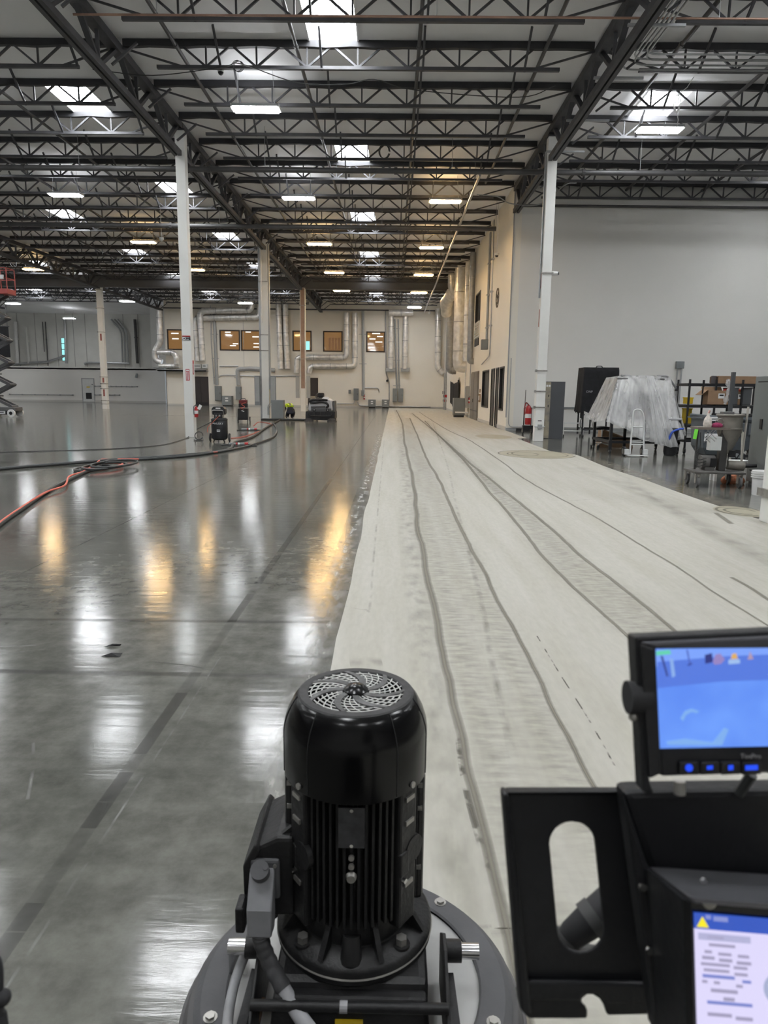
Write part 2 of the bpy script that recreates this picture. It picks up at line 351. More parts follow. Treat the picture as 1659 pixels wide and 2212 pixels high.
n = len(lf); g = MB().add(lf + rg, [(i, n + i, n + i + 1, i + 1) for i in range(n - 1)])
ground = build('ground_strip', g, gm, floor)
PXL = lambda pts: [atz(x, y) for x, y in pts]
d_line = smear('slurry ridge', (0.20, 0.185, 0.15), 0.0, 0.3, 6, (1, 1, 1), 0.8, opac=0.85)
d_band = smear('damp slurry band', (0.26, 0.245, 0.2), 0.35, 0.75, 22, (0.35, 1.0, 1), 1.0, opac=0.4)
d_soft = smear('faint pass mark', (0.26, 0.25, 0.21), 0.4, 0.7, 8, (1, 0.5, 1), 0.8, opac=0.4)
d_faint = smear('worn pass mark', (0.30, 0.29, 0.25), 0.3, 0.8, 4, (1, 0.6, 1), 1.0, opac=0.3)
d_hair = smear('hairline crack', (0.12, 0.11, 0.09), 0.45, 0.55, 8, (1, 1, 1), 0.5, opac=0.8)
L1 = [(856, 886), (868, 912), (873, 952), (891, 1033), (902, 1137), (917, 1207), (937, 1305), (954, 1392), (972, 1473), (1000, 1600), (1045, 1790), (1085, 1990), (1105, 2090)]
L2 = [(885, 903), (899, 935), (920, 987), (949, 1039), (972, 1091), (1001, 1155), (1035, 1218), (1070, 1288), (1105, 1351), (1168, 1478), (1285, 1705), (1400, 1920)]
L3a = [(917, 909), (948, 941), (1000, 993), (1047, 1051), (1093, 1103), (1139, 1161), (1197, 1230), (1266, 1294), (1370, 1389), (1500, 1510)]
L3b = [(890, 893), (930, 925), (1006, 993), (1070, 1045), (1128, 1091), (1191, 1143), (1261, 1207), (1353, 1276), (1469, 1375), (1600, 1480)]
L4 = [(905, 890), (960, 925), (1012, 950), (1081, 996), (1139, 1039), (1220, 1083), (1278, 1114), (1365, 1166), (1451, 1218), (1555, 1288), (1700, 1380)]
def ext(P):
    """carry a pass line on past the foreground, behind the machine"""
    d = (P[-1] - P[-3]); s = min(1.0, (-1.0 - P[-1].y) / d.y) if abs(d.y) > 1e-3 else 0
    return P + [P[-1] + Vector((d.x * 0.3, (-1.0 - P[-1].y) * 0.5, 0)), P[-1] + Vector((d.x * 0.4, -1.0 - P[-1].y, 0))]
for pl, wd in ((L1, (0.11, 0.045)), (L2, (0.09, 0.026)), (L3a, (0.09, 0.03)), (L3b, (0.10, 0.04)), (L4, (0.08, 0.026))):
    ribbon('slurry_ridge', ext(PXL(pl)), (wd[0] * .85, wd[1] * .75), d_line, floor, 0.0045, jit=0.026, k=9)
off = lambda pl, dx: [p + Vector((dx, 0, 0)) for p in ext(PXL(pl))]
ribbon('slurry_band', off(L1, 0.12), (0.55, 0.28), d_band, floor, 0.003)
ribbon('slurry_band', off(L2, -0.10), (0.5, 0.26), d_band, floor, 0.003)
ribbon('slurry_band', off(L3a, 0.10), (0.45, 0.28), d_band, floor, 0.003)
ribbon('slurry_band', off(L3b, -0.08), (0.45, 0.25), d_band, floor, 0.0034)
ribbon('slurry_band', off(L1, -0.12), (0.3, 0.14), d_soft, floor, 0.003)
ribbon('pass_mark', PXL([(932, 905), (960, 985), (985, 1090), (1010, 1180), (1045, 1330), (1060, 1420), (1110, 1640)]), 0.05, d_soft, floor, 0.004)
ribbon('pass_mark', PXL([(830, 950), (812, 1150), (800, 1300), (790, 1318), (745, 1310)]), 0.03, d_soft, floor, 0.004)
ribbon('pass_mark', PXL([(755, 1432), (825, 1430)]), 0.16, d_soft, floor, 0.004)
ribbon('pass_mark', PXL([(985, 1560), (1005, 1700), (1060, 1900)]), 0.03, d_hair, floor, 0.004)
ribbon('floor_crack', PXL([(1160, 1375), (1205, 1450), (1270, 1553), (1330, 1660)]), 0.011, d_hair, floor, 0.004)
ribbon('pass_mark', PXL([(1225, 1083), (1275, 1079)]), 0.05, d_soft, floor, 0.004)
ribbon('pass_mark', PXL([(1580, 1248), (1620, 1270), (1665, 1300)]), 0.05, d_line, floor, 0.004)
ribbon('pass_mark', PXL([(1250, 1010), (1420, 1080), (1560, 1160), (1680, 1225)]), 0.5, d_faint, floor, 0.0035)
ribbon('pass_mark', PXL([(1300, 1000), (1480, 1120), (1660, 1200)]), 0.3, d_faint, floor, 0.0035)
# swirls where the machine turned
damp = mat('damp slurry patch', (0.30, 0.275, 0.205), 0.7, var=0.08, vs=3)
def swirl(cx, cy, rx, ry, nm='slurry_patch'):
    k = 40; vs = [(cx, cy, 0.0025)] + [(cx + rx * math.cos(2 * PI * i / k) * (1 + 0.1 * mnoise.noise((i * .5, cx, 0))), cy + ry * math.sin(2 * PI * i / k), 0.0025) for i in range(k)]
    build(nm, MB().add(vs, [(0, i + 1, (i + 1) % k + 1) for i in range(k)]), damp, floor)
c1 = (atz(1075, 978) + atz(1245, 985)) / 2
swirl(c1.x, c1.y, 0.95, 1.25)
for a, b, r in ((0, 0, 0.98), (0.1, 0.05, 0.72), (-0.35, 0, 0.4)):
    ribbon('slurry_ridge', [Vector((c1.x + a + r * math.cos(t * 0.5), c1.y + b + 1.25 * r * math.sin(t * 0.5), 0)) for t in range(0, 13)], 0.05, d_line, floor, 0.0048)
c2 = atz(1060, 943); swirl(c2.x + 0.1, c2.y, 0.65, 1.2)
c3 = atz(1600, 1105); swirl(c3.x, c3.y, 0.33, 0.45)
for r in (0.3, 0.2):
    ribbon('slurry_ridge', [Vector((c3.x + r * math.cos(t * 0.45), c3.y + r * 1.2 * math.sin(t * 0.45), 0)) for t in range(0, 12)], 0.05, d_line, floor, 0.0048)
ribbon('slurry_ridge', PXL([(1545, 1108), (1560, 1118), (1580, 1132)]), 0.09, d_line, floor, 0.0049)
dust_edge = smear('white dust smears', (0.5, 0.49, 0.46), 0.45, 0.7, 7, (2, 0.6, 1), 0.7, opac=0.8)
ribbon('dust_edge', [Vector((-0.45, y, 0)) for y in (2.5, 6, 10, 14, 18, 22, 26)], 0.22, dust_edge, floor, 0.001)
dust_r = smear('brown dust smears', (0.30, 0.26, 0.2), 0.4, 0.7, 6, (1, 1, 1), 0.7, opac=0.7)
ribbon('dust_edge', [Vector((4.95, y, 0)) for y in (8.6, 10, 12, 14, 16, 18)], 0.5, dust_r, floor, 0.001)
ribbon('dust_edge', [Vector((-16 + i * 1.6, 41.5 + 0.4 * math.sin(i), 0)) for i in range(8)], 0.5, dust_r, floor, 0.001)
# old joints and marks on the polished part
jt = smear('old joint filler', (0.055, 0.055, 0.05), 0.44, 0.5, 3.2, (0.2, 1, 1), 0.25, rough=0.15, opac=0.45)
mk = smear('old tyre mark', (0.06, 0.06, 0.055), 0.2, 0.55, 3, (0.3, 1, 1), 0.6, rough=0.2, opac=0.6)
sc_l = smear('pale scuff', (0.3, 0.3, 0.28), 0.45, 0.62, 6, (1, 1, 1), 0.6, rough=0.3, opac=0.55)
jts = [smear('joint filler %d' % q, (0.04, 0.04, 0.036), 0.0, 0.2, 3, (1, 1, 1), 0.12, rough=0.2, opac=q / 100) for q in (18, 32, 48)]
jy = 1.2
while jy < 12.5:
    l_ = random.uniform(0.09, 0.3) * (1 + jy * 0.08)
    ribbon('floor_joint', [Vector((-1.1, jy, 0)), Vector((-1.1, jy + l_, 0))], 0.062, random.choice(jts), floor, 0.001); jy += l_ + 0.004
ribbon('floor_joint', [Vector((-1.02, y, 0)) for y in (1.2, 4)], 0.012, sc_l, floor, 0.0013)
ribbon('floor_joint', [Vector((-1.1, y, 0)) for y in (13, 30, 50)], 0.02, jt, floor, 0.001)
ribbon('floor_joint', [Vector((-3.2, y, 0)) for y in (3, 12, 24)], 0.015, jt, floor, 0.001)
ribbon('tyre_mark', [Vector((x, 4.69 + 0.02 * x, 0)) for x in (-4, -2.5, -1.2, -0.42)], 0.075, mk, floor, 0.001)
ribbon('tyre_mark', [Vector((x, 3.74, 0)) for x in (-3, -2, -1, -0.42)], 0.07, mk, floor, 0.0012)
for i in range(26):
    x = random.uniform(-4.5, -0.6); y = random.uniform(1.6, 7.5); a = random.gauss(0.2, 0.5); l = random.uniform(0.15, 0.8)
    ribbon('scuff_mark', [Vector((x, y, 0)), Vector((x + l * 0.5 * math.cos(a), y + l * 0.5 * math.sin(a) + 0.02, 0)), Vector((x + l * math.cos(a), y + l * math.sin(a), 0))], random.uniform(0.008, 0.03), random.choice((sc_l, sc_l, mk)), floor, 0.0011 + i * 1e-5)
# ---- walls
def wall(name, mb, mt): return struct(build(name, mb, mt))
def holed(name, mt, org, ax, ay, an, t, W, H, holes):
    loops = [[(0, 0), (W, 0), (W, H), (0, H)]] + [[(a, c), (a, d), (b, d), (b, c)] for a, b, c, d in holes]
    return struct(build(name, MB().plate(loops, org, ax, ay, an, t), mt))
X, Y, Z = Vector((1, 0, 0)), Vector((0, 1, 0)), Vector((0, 0, 1))
XBL = aty(359, 800, YB).x
bw = lambda x, y: aty(x, y, YB)
bwin = []
for x0, y0, x1, y1 in ((362, 710, 397, 755), (475, 712, 518, 757), (521, 713, 563, 758), (632, 715, 673, 759), (698, 716, 740, 760), (791, 718, 832, 761)):
    a, b = bw(x0, y1), bw(x1, y0); bwin.append((a.x, b.x, a.z, b.z))
z0w, z1w = sum(q[2] for q in bwin) / 6, sum(q[3] for q in bwin) / 6
bwin = [(a, b, z0w, z1w) for a, b, _, _ in bwin]
bdoor = [(bw(418, 850).x, bw(451, 850).x), (bw(665, 850).x, bw(687, 850).x)]
holes = [(a - XBL, b - XBL, c, d) for a, b, c, d in bwin]
wb = holed('wall_back', white_wall, (XBL, YB, 0), X, Z, Y, 0.3, XW + 0.3 - XBL, ZD + 0.3, holes)
for i, (a, b, c, d) in enumerate(bwin):
    t = 0.11
    fr = struct(build('window_%d' % (i + 1), MB().plate([[(a, c), (b, c), (b, d), (a, d)], [(a + t, c + t), (a + t, d - t), (b - t, d - t), (b - t, c + t)]], (0, YB - 0.04, 0), X, Z, Y, 0.2), frame_dk))
    build('pane', MB().box(a + t * .8, b - t * .8, YB + 0.08, YB + 0.1, c + t * .8, d - t * .8), room_lit, fr)
    if i != 4:
        rr = random.Random(i * 7 + 1)
        for k in range(2 + i % 3):
            xx = a + 0.3 + rr.random() * (b - a - 1.0); zz = c + 0.3 + rr.random() * (d - c - 0.5)
            build('lit_strip', MB().box(xx, min(b - 0.2, xx + 0.5 + rr.random() * 0.25), YB + 0.06, YB + 0.078, zz, zz + 0.09), room_refl, fr)
    if i == 3: build('far_window', MB().box(b - 0.95, b - 0.2, YB + 0.05, YB + 0.075, c + 0.15, c + 0.95), slit_pane, fr)
    if i == 4:
        for k in range(4): build('room_panel', MB().box(a + 0.5 + k * 0.3, a + 0.72 + k * 0.3, YB + 0.05, YB + 0.078, c + 0.15, d - 0.6), mat('room timber', (0.2, 0.1, 0.05), 0.5, emit=(0.3, 0.16, 0.07), es=0.1), fr)
for i, (a, b) in enumerate(bdoor):
    h = 2.72
    dd = struct(build('door_%d' % (i + 1), MB().box(a, b, YB - 0.05, YB, 0, h), frame_dk))
    k = 2 if i == 0 else 1; wd = (b - a - 0.12) / k
    for j in range(k):
        lf_ = build('door_leaf', MB().box(a + 0.06 + j * wd + 0.01, a + 0.06 + (j + 1) * wd - 0.01, YB - 0.08, YB - 0.05, 0.01, h - 0.07), door_dk, dd)
        hx = a + 0.06 + wd * (j + 1) - 0.12 if j == 0 else a + 0.06 + wd * j + 0.12
        build('handle', MB().cyl((hx, YB - 0.14, 1.0), (hx, YB - 0.14, 1.2), 0.015).cyl((hx, YB - 0.14, 1.1), (hx, YB - 0.08, 1.1), 0.01), black, dd)
        build('kick_plate', MB().box(a + 0.08 + j * wd, a + 0.04 + (j + 1) * wd, YB - 0.085, YB - 0.08, 0.02, 0.3), black, dd)
struct(build('baseboard_back', MB().box(XBL, bdoor[0][0], YB - 0.02, YB, 0, 0.15).box(bdoor[0][1], bdoor[1][0], YB - 0.02, YB, 0, 0.15).box(bdoor[1][1], XW, YB - 0.02, YB, 0, 0.15), mat('baseboard paint', (0.5, 0.49, 0.46), 0.5)))
struct(build('trim_1', MB().box(bw(527, 800).x, bw(527, 800).x + 0.04, YB - 0.012, YB, 3.2, ZD), mat('joint sealant', (0.4, 0.4, 0.38), 0.6)))
# inner block on the right: side wall along the strip and front wall
rw = lambda x, y: atx(x, y, XW)
rwin = [(35.6, 38.1, 0.8, 2.7), (30.75, 31.95, 0.8, 2.7), (40.2, 42.4, 5.5, 7.15), (47.6, 49.5, 5.35, 7.15), (60.55, 62.4, 5.4, 7.2)]
rdoor = [(33.55, 34.6), (32.3, 33.05), (39.7, 43.2)]
holes = [(a - YF, b - YF, c, d) for a, b, c, d in rwin]
ws = holed('wall_side', white_wall, (XW, YF, 0), Y, Z, X, 0.3, YB - YF, ZD + 0.3, holes)
for i, (a, b, c, d) in enumerate(rwin):
    t = 0.07
    fr = struct(build('window_%d' % (i + 7), MB().plate([[(a, c), (b, c), (b, d), (a, d)], [(a + t, c + t), (a + t, d - t), (b - t, d - t), (b - t, c + t)]], (XW - 0.03, 0, 0), Y, Z, X, 0.15), black))
    build('pane', MB().box(XW + 0.05, XW + 0.07, a + t * .8, b - t * .8, c + t * .8, d - t * .8), dark_glass, fr)
for i, (a, b) in enumerate(rdoor[:2]):
    dd = struct(build('door_%d' % (i + 3), MB().plate([[(a, 0), (b, 0), (b, 2.7), (a, 2.7)], [(a + .06, .06), (a + .06, 2.64), (b - .06, 2.64), (b - .06, .06)]], (XW - 0.04, 0, 0), Y, Z, X, 0.05), black))
    build('pane', MB().box(XW - 0.02, XW - 0.005, a + .05, b - .05, .05, 2.65), dark_glass, dd)
a, b = rdoor[2]
dd = struct(build('door_5', MB().box(XW - 0.05, XW, a, b, 0, 2.75), door_gr))
for j in range(2): build('door_leaf', MB().box(XW - 0.08, XW - 0.05, a + 0.08 + j * (b - a) / 2, a + (j + 1) * (b - a) / 2 - 0.04, 0.02, 2.68), door_gr, dd)
build('handle', MB().cyl((XW - 0.13, (a + b) / 2 - .1, 1.0), (XW - 0.13, (a + b) / 2 - .1, 1.2), 0.015), black, dd)
build('kick_plate', MB().box(XW - 0.09, XW - 0.08, a + 0.1, b - 0.1, 0.5, 0.56), black, dd)
dd = struct(build('door_6', MB().box(XW - 0.04, XW, 51.0, 52.2, 0, 2.6), mat('pale door', (0.5, 0.48, 0.43), 0.5)))
wf = wall('wall_front', MB().box(XW + 0.3, 31, YF, YF + 0.3, 0, ZD + 0.3), grey_wall)
struct(build('baseboard_side', MB().box(XW - 0.03, XW, YF, 32.25, 0, 0.16).box(XW - 0.03, XW, 34.65, 39.65, 0, 0.16).box(XW - 0.03, XW, 43.25, 51, 0, 0.16).box(XW - 0.03, XW, 52.2, YB, 0, 0.16), mat('baseboard paint', (0.5, 0.49, 0.46), 0.5)))
struct(build('baseboard_front', MB().box(XW, 31, YF - 0.02, YF, 0, 0.12), mat('baseboard grey', (0.3, 0.31, 0.31), 0.5)))
struct(build('trim_2', MB().bar((XW - 0.01, YF - 0.012, 0.55), (XW - 0.01, YF - 0.012, ZD), 0.05, 0.02, up=(0, 1, 0)), mat('corner guard', (0.3, 0.31, 0.31), 0.5)))
# far left: low partition, high concrete wall behind it, end of the office block
lx1 = aty(357, 830, YLOW).x
wl = wall('wall_left_partition', MB().box(-52, lx1, YLOW, YLOW + 0.3, 0, 3.72), grey_wall)
struct(build('baseboard_left', MB().box(-52, lx1, YLOW - 0.04, YLOW, 0, 0.2), mat('baseboard paint', (0.5, 0.49, 0.46), 0.5)))
px0 = aty(326, 700, YLOW - 1).x
wall('wall_left_return', MB().box(px0, XBL + 1, YLOW - 1.2, YLOW - 0.9, 3.72, ZD + 0.3).box(px0, px0 + 0.3, YLOW - 1.0, YFAR, 3.72, ZD + 0.3), grey_wall)
wall('wall_left_mezzanine', MB().box(-52, px0, YLOW, YFAR, 3.45, 3.6), grey_wall)
wq = wall('wall_left_far', MB().box(-52, -20, YFAR, YFAR + 0.3, 0, ZD + 0.3), conc_panel)
for i, px in enumerate((8, 40, 78, 124, 160, 186, 268, 300)):
    p = aty(px, 740, YFAR); struct(build('trim_%d' % (i + 3), MB().box(p.x - 0.03, p.x + 0.03, YFAR - 0.02, YFAR, 3.6, ZD), mat('panel joint', (0.3, 0.3, 0.29), 0.8)))
p0, p1 = aty(135, 780, YFAR), aty(139, 730, YFAR)
wn = struct(build('window_12', MB().box(p0.x - .02, p1.x + 0.08, YFAR - 0.03, YFAR - 0.005, p0.z, p1.z), frame_dk))
for k in range(4):
    h = (p1.z - p0.z) / 4; build('pane', MB().box(p0.x + .03, p1.x + 0.03, YFAR - 0.04, YFAR - 0.03, p0.z + h * k + .05, p0.z + h * (k + 1) - .03), slit_pane, wn)
# the rest of the shell, out of view
wall('wall_left', MB().box(-52.3, -52, -12, 90, 0, ZD + 0.3), grey_wall)
wall('wall_right', MB().box(31, 31.3, -12, YF, 0, ZD + 0.3), grey_wall)
wall('wall_rear', MB().box(-52, 31, -12.3, -12, 0, ZD + 0.3), grey_wall)
# ---- ceiling deck with skylight openings
JS = 2.235; JY = [22.89 + JS * k for k in range(-8, 20)]; JY = [y for y in JY if y < YB - 0.3]
SKYC = {-1.53: [18.5 + 8.94 * k for k in range(-2, 6)], -9.2: [22.95 + 8.94 * k for k in range(-2, 5)], -15.9: [18.5 + 8.94 * k for k in range(-2, 6)],
        -24.2: [22.95 + 8.94 * k for k in range(-2, 5)], -31: [18.5 + 8.94 * k for k in range(-2, 6)], -40: [22.95 + 8.94 * k for k in range(1, 6)], 7.55: [22.95 + 8.94 * k for k in range(-3, 1)], 14.6: [27.4 + 8.94 * k for k in range(-3, 1)]}
xs = sorted(SKYC); SW, SLN = 1.14, 2.0; deck = MB(); cur = -52
for x in xs:
    deck.add([(cur, -12, ZD), (x - SW / 2, -12, ZD), (x - SW / 2, 90, ZD), (cur, 90, ZD)], [(0, 3, 2, 1)]); c = -12
    for y in SKYC[x]:
        deck.add([(x - SW / 2, c, ZD), (x + SW / 2, c, ZD), (x + SW / 2, y - SLN, ZD), (x - SW / 2, y - SLN, ZD)], [(0, 3, 2, 1)]); c = y
    deck.add([(x - SW / 2, c, ZD), (x + SW / 2, c, ZD), (x + SW / 2, 90, ZD), (x - SW / 2, 90, ZD)], [(0, 3, 2, 1)]); cur = x + SW / 2
deck.add([(cur, -12, ZD), (31, -12, ZD), (31, 90, ZD), (cur, 90, ZD)], [(0, 3, 2, 1)])
ceiling = struct(build('ceiling', deck, deck_mat))
sky_curb = mat('white skylight curb', (0.75, 0.75, 0.75), 0.5); sky_bar = mat('skylight glazing bar', (0.45, 0.46, 0.48), 0.5)
curb_me = meshdata('curb', MB().plate([[(-SW / 2 - .04, -SLN - .04), (SW / 2 + .04, -SLN - .04), (SW / 2 + .04, .04), (-SW / 2 - .04, .04)], [(-SW / 2, -SLN), (-SW / 2, 0), (SW / 2, 0), (SW / 2, -SLN)]], (0, 0, 0), X, Y, Z, 0.42), sky_curb)
pane_me = meshdata('pane', MB().box(-SW / 2, SW / 2, -SLN, 0, 0.36, 0.4), sky_pane)
bar_me = meshdata('glazing_bar', MB().box(-SW / 2, SW / 2, -0.012, 0.012, 0.33, 0.36), sky_bar)
kw = 13
for x in xs:
    for y in SKYC[x]:
        o = bpy.data.objects.new('window_%d' % kw, curb_me); COL.objects.link(o); o.location = (x, y, ZD - 0.04); struct(o); kw += 1
        inst_mesh(pane_me, 'pane', o)
        if y < 60:
            for k in range(1, 8): inst_mesh(bar_me, 'glazing_bar', o, (0, -SLN * k / 8, 0))
# ---- roof joists: children of the ceiling
PW = 1.22
def chord_mesh(Lx, sag=True):
    mb = MB(); n = max(2, int(Lx / PW * 4)); vs = []
    for i in range(n + 1):
        x = -Lx / 2 + Lx * i / n; s = 0.028 * math.sin(PI * ((x / PW) % 1.0)) if sag else 0; s += random.uniform(-.006, .006)
        for yy, zz in ((-0.06, ZT - 0.035 - s), (0.06, ZT - 0.035 - s), (0.06, ZD - 0.01), (-0.06, ZD - 0.01)): vs.append((x, yy, zz))
    fs = []
    for i in range(n): fs += [(4 * i + k, 4 * i + (k + 1) % 4, 4 * i + 4 + (k + 1) % 4, 4 * i + 4 + k) for k in range(4)]
    return meshdata('roof_joist', mb.add(vs, fs + [(0, 1, 2, 3), (4 * n + 3, 4 * n + 2, 4 * n + 1, 4 * n)]), steel_band)
diag_me = meshdata('web_member', MB().bar((-PW / 2 + .04, 0, ZT - 0.03), (-0.03, 0, ZB + 0.04), 0.046, 0.046), steel_dk)
diag2_me = meshdata('web_member', MB().bar((PW / 2 - .04, 0, ZT - 0.03), (0.03, 0, ZB + 0.04), 0.046, 0.046), steel_dk)
vert_me = meshdata('web_member', MB().bar((0, 0, ZB + 0.03), (0, 0, ZT - 0.03), 0.04, 0.04), steel_dk)
brace_me = meshdata('brace', MB().bar((0, 0.03, ZB - 0.03), (0.01, -0.75, ZD - 0.02), 0.05, 0.05), steel_dk)
BAYS = [(XG[i], XG[i + 1]) for i in range(5)]
for bi, (xa, xb) in enumerate(BAYS):
    Lx = xb - xa; xc = (xa + xb) / 2
    if bi == 4: Lx = 26 - xa; xc = (26 + xa) / 2
    top_me = chord_mesh(Lx - 0.3); nv = int((Lx - 2.0) / PW)
    bot = meshdata('bottom_chord', MB().box(-Lx / 2 + 0.95, Lx / 2 - 0.95, -0.045, 0.045, ZB - 0.035, ZB + 0.04), steel_dk)
    endm = meshdata('end_web', MB().bar((-Lx / 2 + 0.12, 0, ZT - .08), (-PW * nv / 2 - 0.0, 0, ZB + .03), 0.04).bar((Lx / 2 - 0.12, 0, ZT - .08), (PW * nv / 2, 0, ZB + .03), 0.04), steel_dk)
    wm = MB()
    for k in range(nv):
        x = (k - (nv - 1) / 2) * PW
        wm.bar((x - PW / 2 + .04, 0, ZT - .03), (x - .03, 0, ZB + .04), .046).bar((x + PW / 2 - .04, 0, ZT - .03), (x + .03, 0, ZB + .04), .046).bar((x, 0, ZB + .03), (x, 0, ZT - .03), .04)
    web_me = meshdata('web_members', wm, steel_dk)
    for y in JY:
        if bi == 4 and y > YF: continue
        if bi < 2 and y < 33: continue
        if bi == 2 and y < 18: continue
        if y < 12.5: continue
        j = inst_mesh(top_me, 'roof_joist', ceiling, (xc, y, 0)); inst_mesh(bot, 'bottom_chord', j); inst_mesh(endm, 'end_web', j)
        if y < 26.5 and bi >= 2 and y > 14:
            for k in range(nv):
                x = (k - (nv - 1) / 2) * PW
                if bi == 2 and x + xc < -19: continue
                if bi == 4 and x + xc > 15: continue
                inst_mesh(diag_me, 'web_member', j, (x, 0, 0)); inst_mesh(diag2_me, 'web_member', j, (x, 0, 0)); inst_mesh(vert_me, 'web_member', j, (x, 0, 0))
        else:
            q = inst_mesh(web_me, 'web_members', j); q['kind'] = 'stuff'
        for k in range(int(Lx / 2.44)):
            inst_mesh(brace_me, 'brace', j, ((k + 0.5) * 2.44 - int(Lx / 2.44) * 1.22 + 0.35, 0, 0))
# ---- roof girders: children of the ceiling
GB, GT = 8.70, 9.70
def girder(x, ya, yb, first=True):
    g = build('roof_girder', MB().bar((x, ya, GT - 0.09), (x, yb, GT - 0.09), 0.26, 0.2), steel_dk, ceiling)
    build('bottom_chord', MB().bar((x - 0.075, ya, GB + 0.06), (x - 0.075, yb, GB + 0.06), 0.1, 0.15).bar((x + 0.075, ya, GB + 0.06), (x + 0.075, yb, GB + 0.06), 0.1, 0.15), steel_dk, g)
    n = int(round((yb - ya) / 2.433)); n = max(n, 1); s = (yb - ya) / n
    for k in range(n):
        y0 = ya + k * s
        build('web_member', MB().bar((x, y0 + .1, GT - .1), (x, y0 + s / 2, GB + .08), 0.13, 0.08), steel_dk, g)
        build('web_member', MB().bar((x, y0 + s / 2, GB + .08), (x, y0 + s - .1, GT - .1), 0.13, 0.08), steel_dk, g)
        build('web_member', MB().bar((x, y0 + s / 2, GB + .08), (x, y0 + s / 2, GT - .1), 0.08, 0.06), steel_dk, g)
        build('web_member', MB().bar((x + .3, y0 + s * .5, GB + 0.08), (x + .9, y0 + s * .5, ZB), 0.05), steel_dk, g)
for gi, x in enumerate(XG[1:5]):
    for ya, yb in zip(YC[1:], YC[2:]):
        if x > 0:
            if ya > 25: continue
            yb = min(yb, YF)
        if x < -30 and ya < 30: continue
        if x < -20 and ya < 20: continue
        girder(x, ya + 0.02, yb - 0.02)
# deep transverse girder near the far columns
tg = struct(build('trim_20', MB().box(-52, XW, 52.55, 52.75, 8.82, 9.62).box(-52, XW, 52.45, 52.85, 8.78, 8.83), mat('draft curtain paint', (0.13, 0.13, 0.135), 0.6, var=0.1, vs=1)))
# ================================================================ COLUMNS
def column(x, y, w, top, label, straps=(), plate=True):
    t = thing('steel_column', label, 'column', (x, y, 0)); h = w / 2
    build('shaft', MB().box(-h, h, -h, h, 0, top), col_white, t, bevel=0.012)
    if plate: build('cap_plate', MB().box(-h - 0.03, h + 0.03, -h - 0.03, h + 0.03, top, top + 0.04), steel_dk, t)
    for z in straps:
        s = build('strap', MB().plate([[(-h - .02, -h - .02), (h + .02, -h - .02), (h + .02, h + .02), (-h - .02, h + .02)], [(-h - .001, -h - .001), (-h - .001, h + .001), (h + .001, h + .001), (h + .001, -h - .001)]], (0, 0, z), X, Y, Z, 0.04), dull_steel, t)
        build('strap_clip', MB().box(-h - .06, -h - .02, -h - .04, -h + .12, z - .02, z + .06), dull_steel, s)
    return t
cl = column(-6.68, 23.25, 0.30, 9.42, 'white square steel column behind the black air compressor')
yy = 23.25 - 0.15
def sticker(t, x0, z0, x1, z1, m, name='sign', y=None, dep=0.004):
    return build(name, MB().box(x0, x1, -0.2 - dep if y is None else y - dep, -0.2 if y is None else y, z0, z1), m, t)
p0, p1 = aty(394, 735, yy), aty(411, 725, yy)
s = build('sign', MB().box(p0.x, p1.x, yy - .006, yy, p0.z, p1.z), ink, cl, world=True)
build('sign_panel', MB().box(p0.x + .01, p0.x + .11, yy - .009, yy - .006, p0.z + .01, p1.z - 0.045), sticker_w, s, world=True)
build('sign_band', MB().box(p0.x, p1.x, yy - .009, yy - .006, p1.z - 0.035, p1.z), ink_red, s, world=True)
for k, l in enumerate((0.1, 0.09)): build('sign_line', MB().box(p0.x + .13, p0.x + .13 + l, yy - .009, yy - .006, p1.z - .075 - k * .05, p1.z - .06 - k * .05), sticker_w, s, world=True)
build('sign_mark', MB().cyl((p0.x + .06, yy - .011, p0.z + .06), (p0.x + .06, yy - .009, p0.z + .06), .025), ink, s, world=True)
p0, p1 = aty(402, 822, yy), aty(409, 797, yy)
s = build('warning_strip', MB().box(p0.x, p1.x, yy - .006, yy, p0.z, p1.z), ink_red, cl, world=True)
for k in range(2): build('strip_line', MB().box(p0.x + .02 + k * .045, p0.x + .04 + k * .045, yy - .008, yy - .006, p0.z + .02, p1.z - .09), sticker_w, s, world=True)
build('strip_line', MB().box(p0.x + .015, p1.x - .015, yy - .008, yy - .006, p1.z - .07, p1.z - .02), sticker_w, s, world=True)
xs_ = -6.68 + 0.15
s = build('warning_strip', MB().box(xs_, xs_ + .006, 23.18, 23.3, 2.05, 2.5), ink_red, cl, world=True)
build('strip_line', MB().box(xs_ + .006, xs_ + .008, 23.22, 23.26, 2.08, 2.4), sticker_w, s, world=True)
cr = column(4.86, 23.45, 0.30, 9.4, 'white square steel column beside the grey locker', straps=(2.28, 1.62, 1.1))
for z0, z1 in ((3.7, 4.25), (4.9, 5.35)): build('warning_strip', MB().box(4.86 - .156, 4.86 - .15, 23.4, 23.5, z0, z1), mat('faded red print', (.3, .1, .09), .6), cr, world=True)
build('outlet_box', MB().box(4.80, 4.94, 23.45 - .21, 23.45 - .15, 0.42, 0.56), elec_lt, cr, world=True)
build('outlet_pipe', MB().cyl((4.94, 23.27, .49), (5.03, 23.27, .49), .015).cyl((4.69, 23.27, .49), (4.8, 23.27, .49), .015), galv, cr, world=True)
build('print_line', MB().box(4.8, 4.93, 23.297, 23.2995, .665, .695), ink, cr, world=True)
build('side_pipe', MB().cyl((4.68, 23.46, 4.6), (4.68, 23.46, 9.0), .03), galv, cr, smooth=True, world=True)
sc = thing('security_camera', 'white bullet camera strapped high on the right column', 'camera', (5.06, 23.4, 5.36))
build('strap', MB().box(-.37, .0, -.13, -.1, -.02, .02), dull_steel, sc)
build('body', MB().cyl((0, 0, 0), (0.16, -.1, -.02), .07, .06), white_pl, sc, smooth=True)
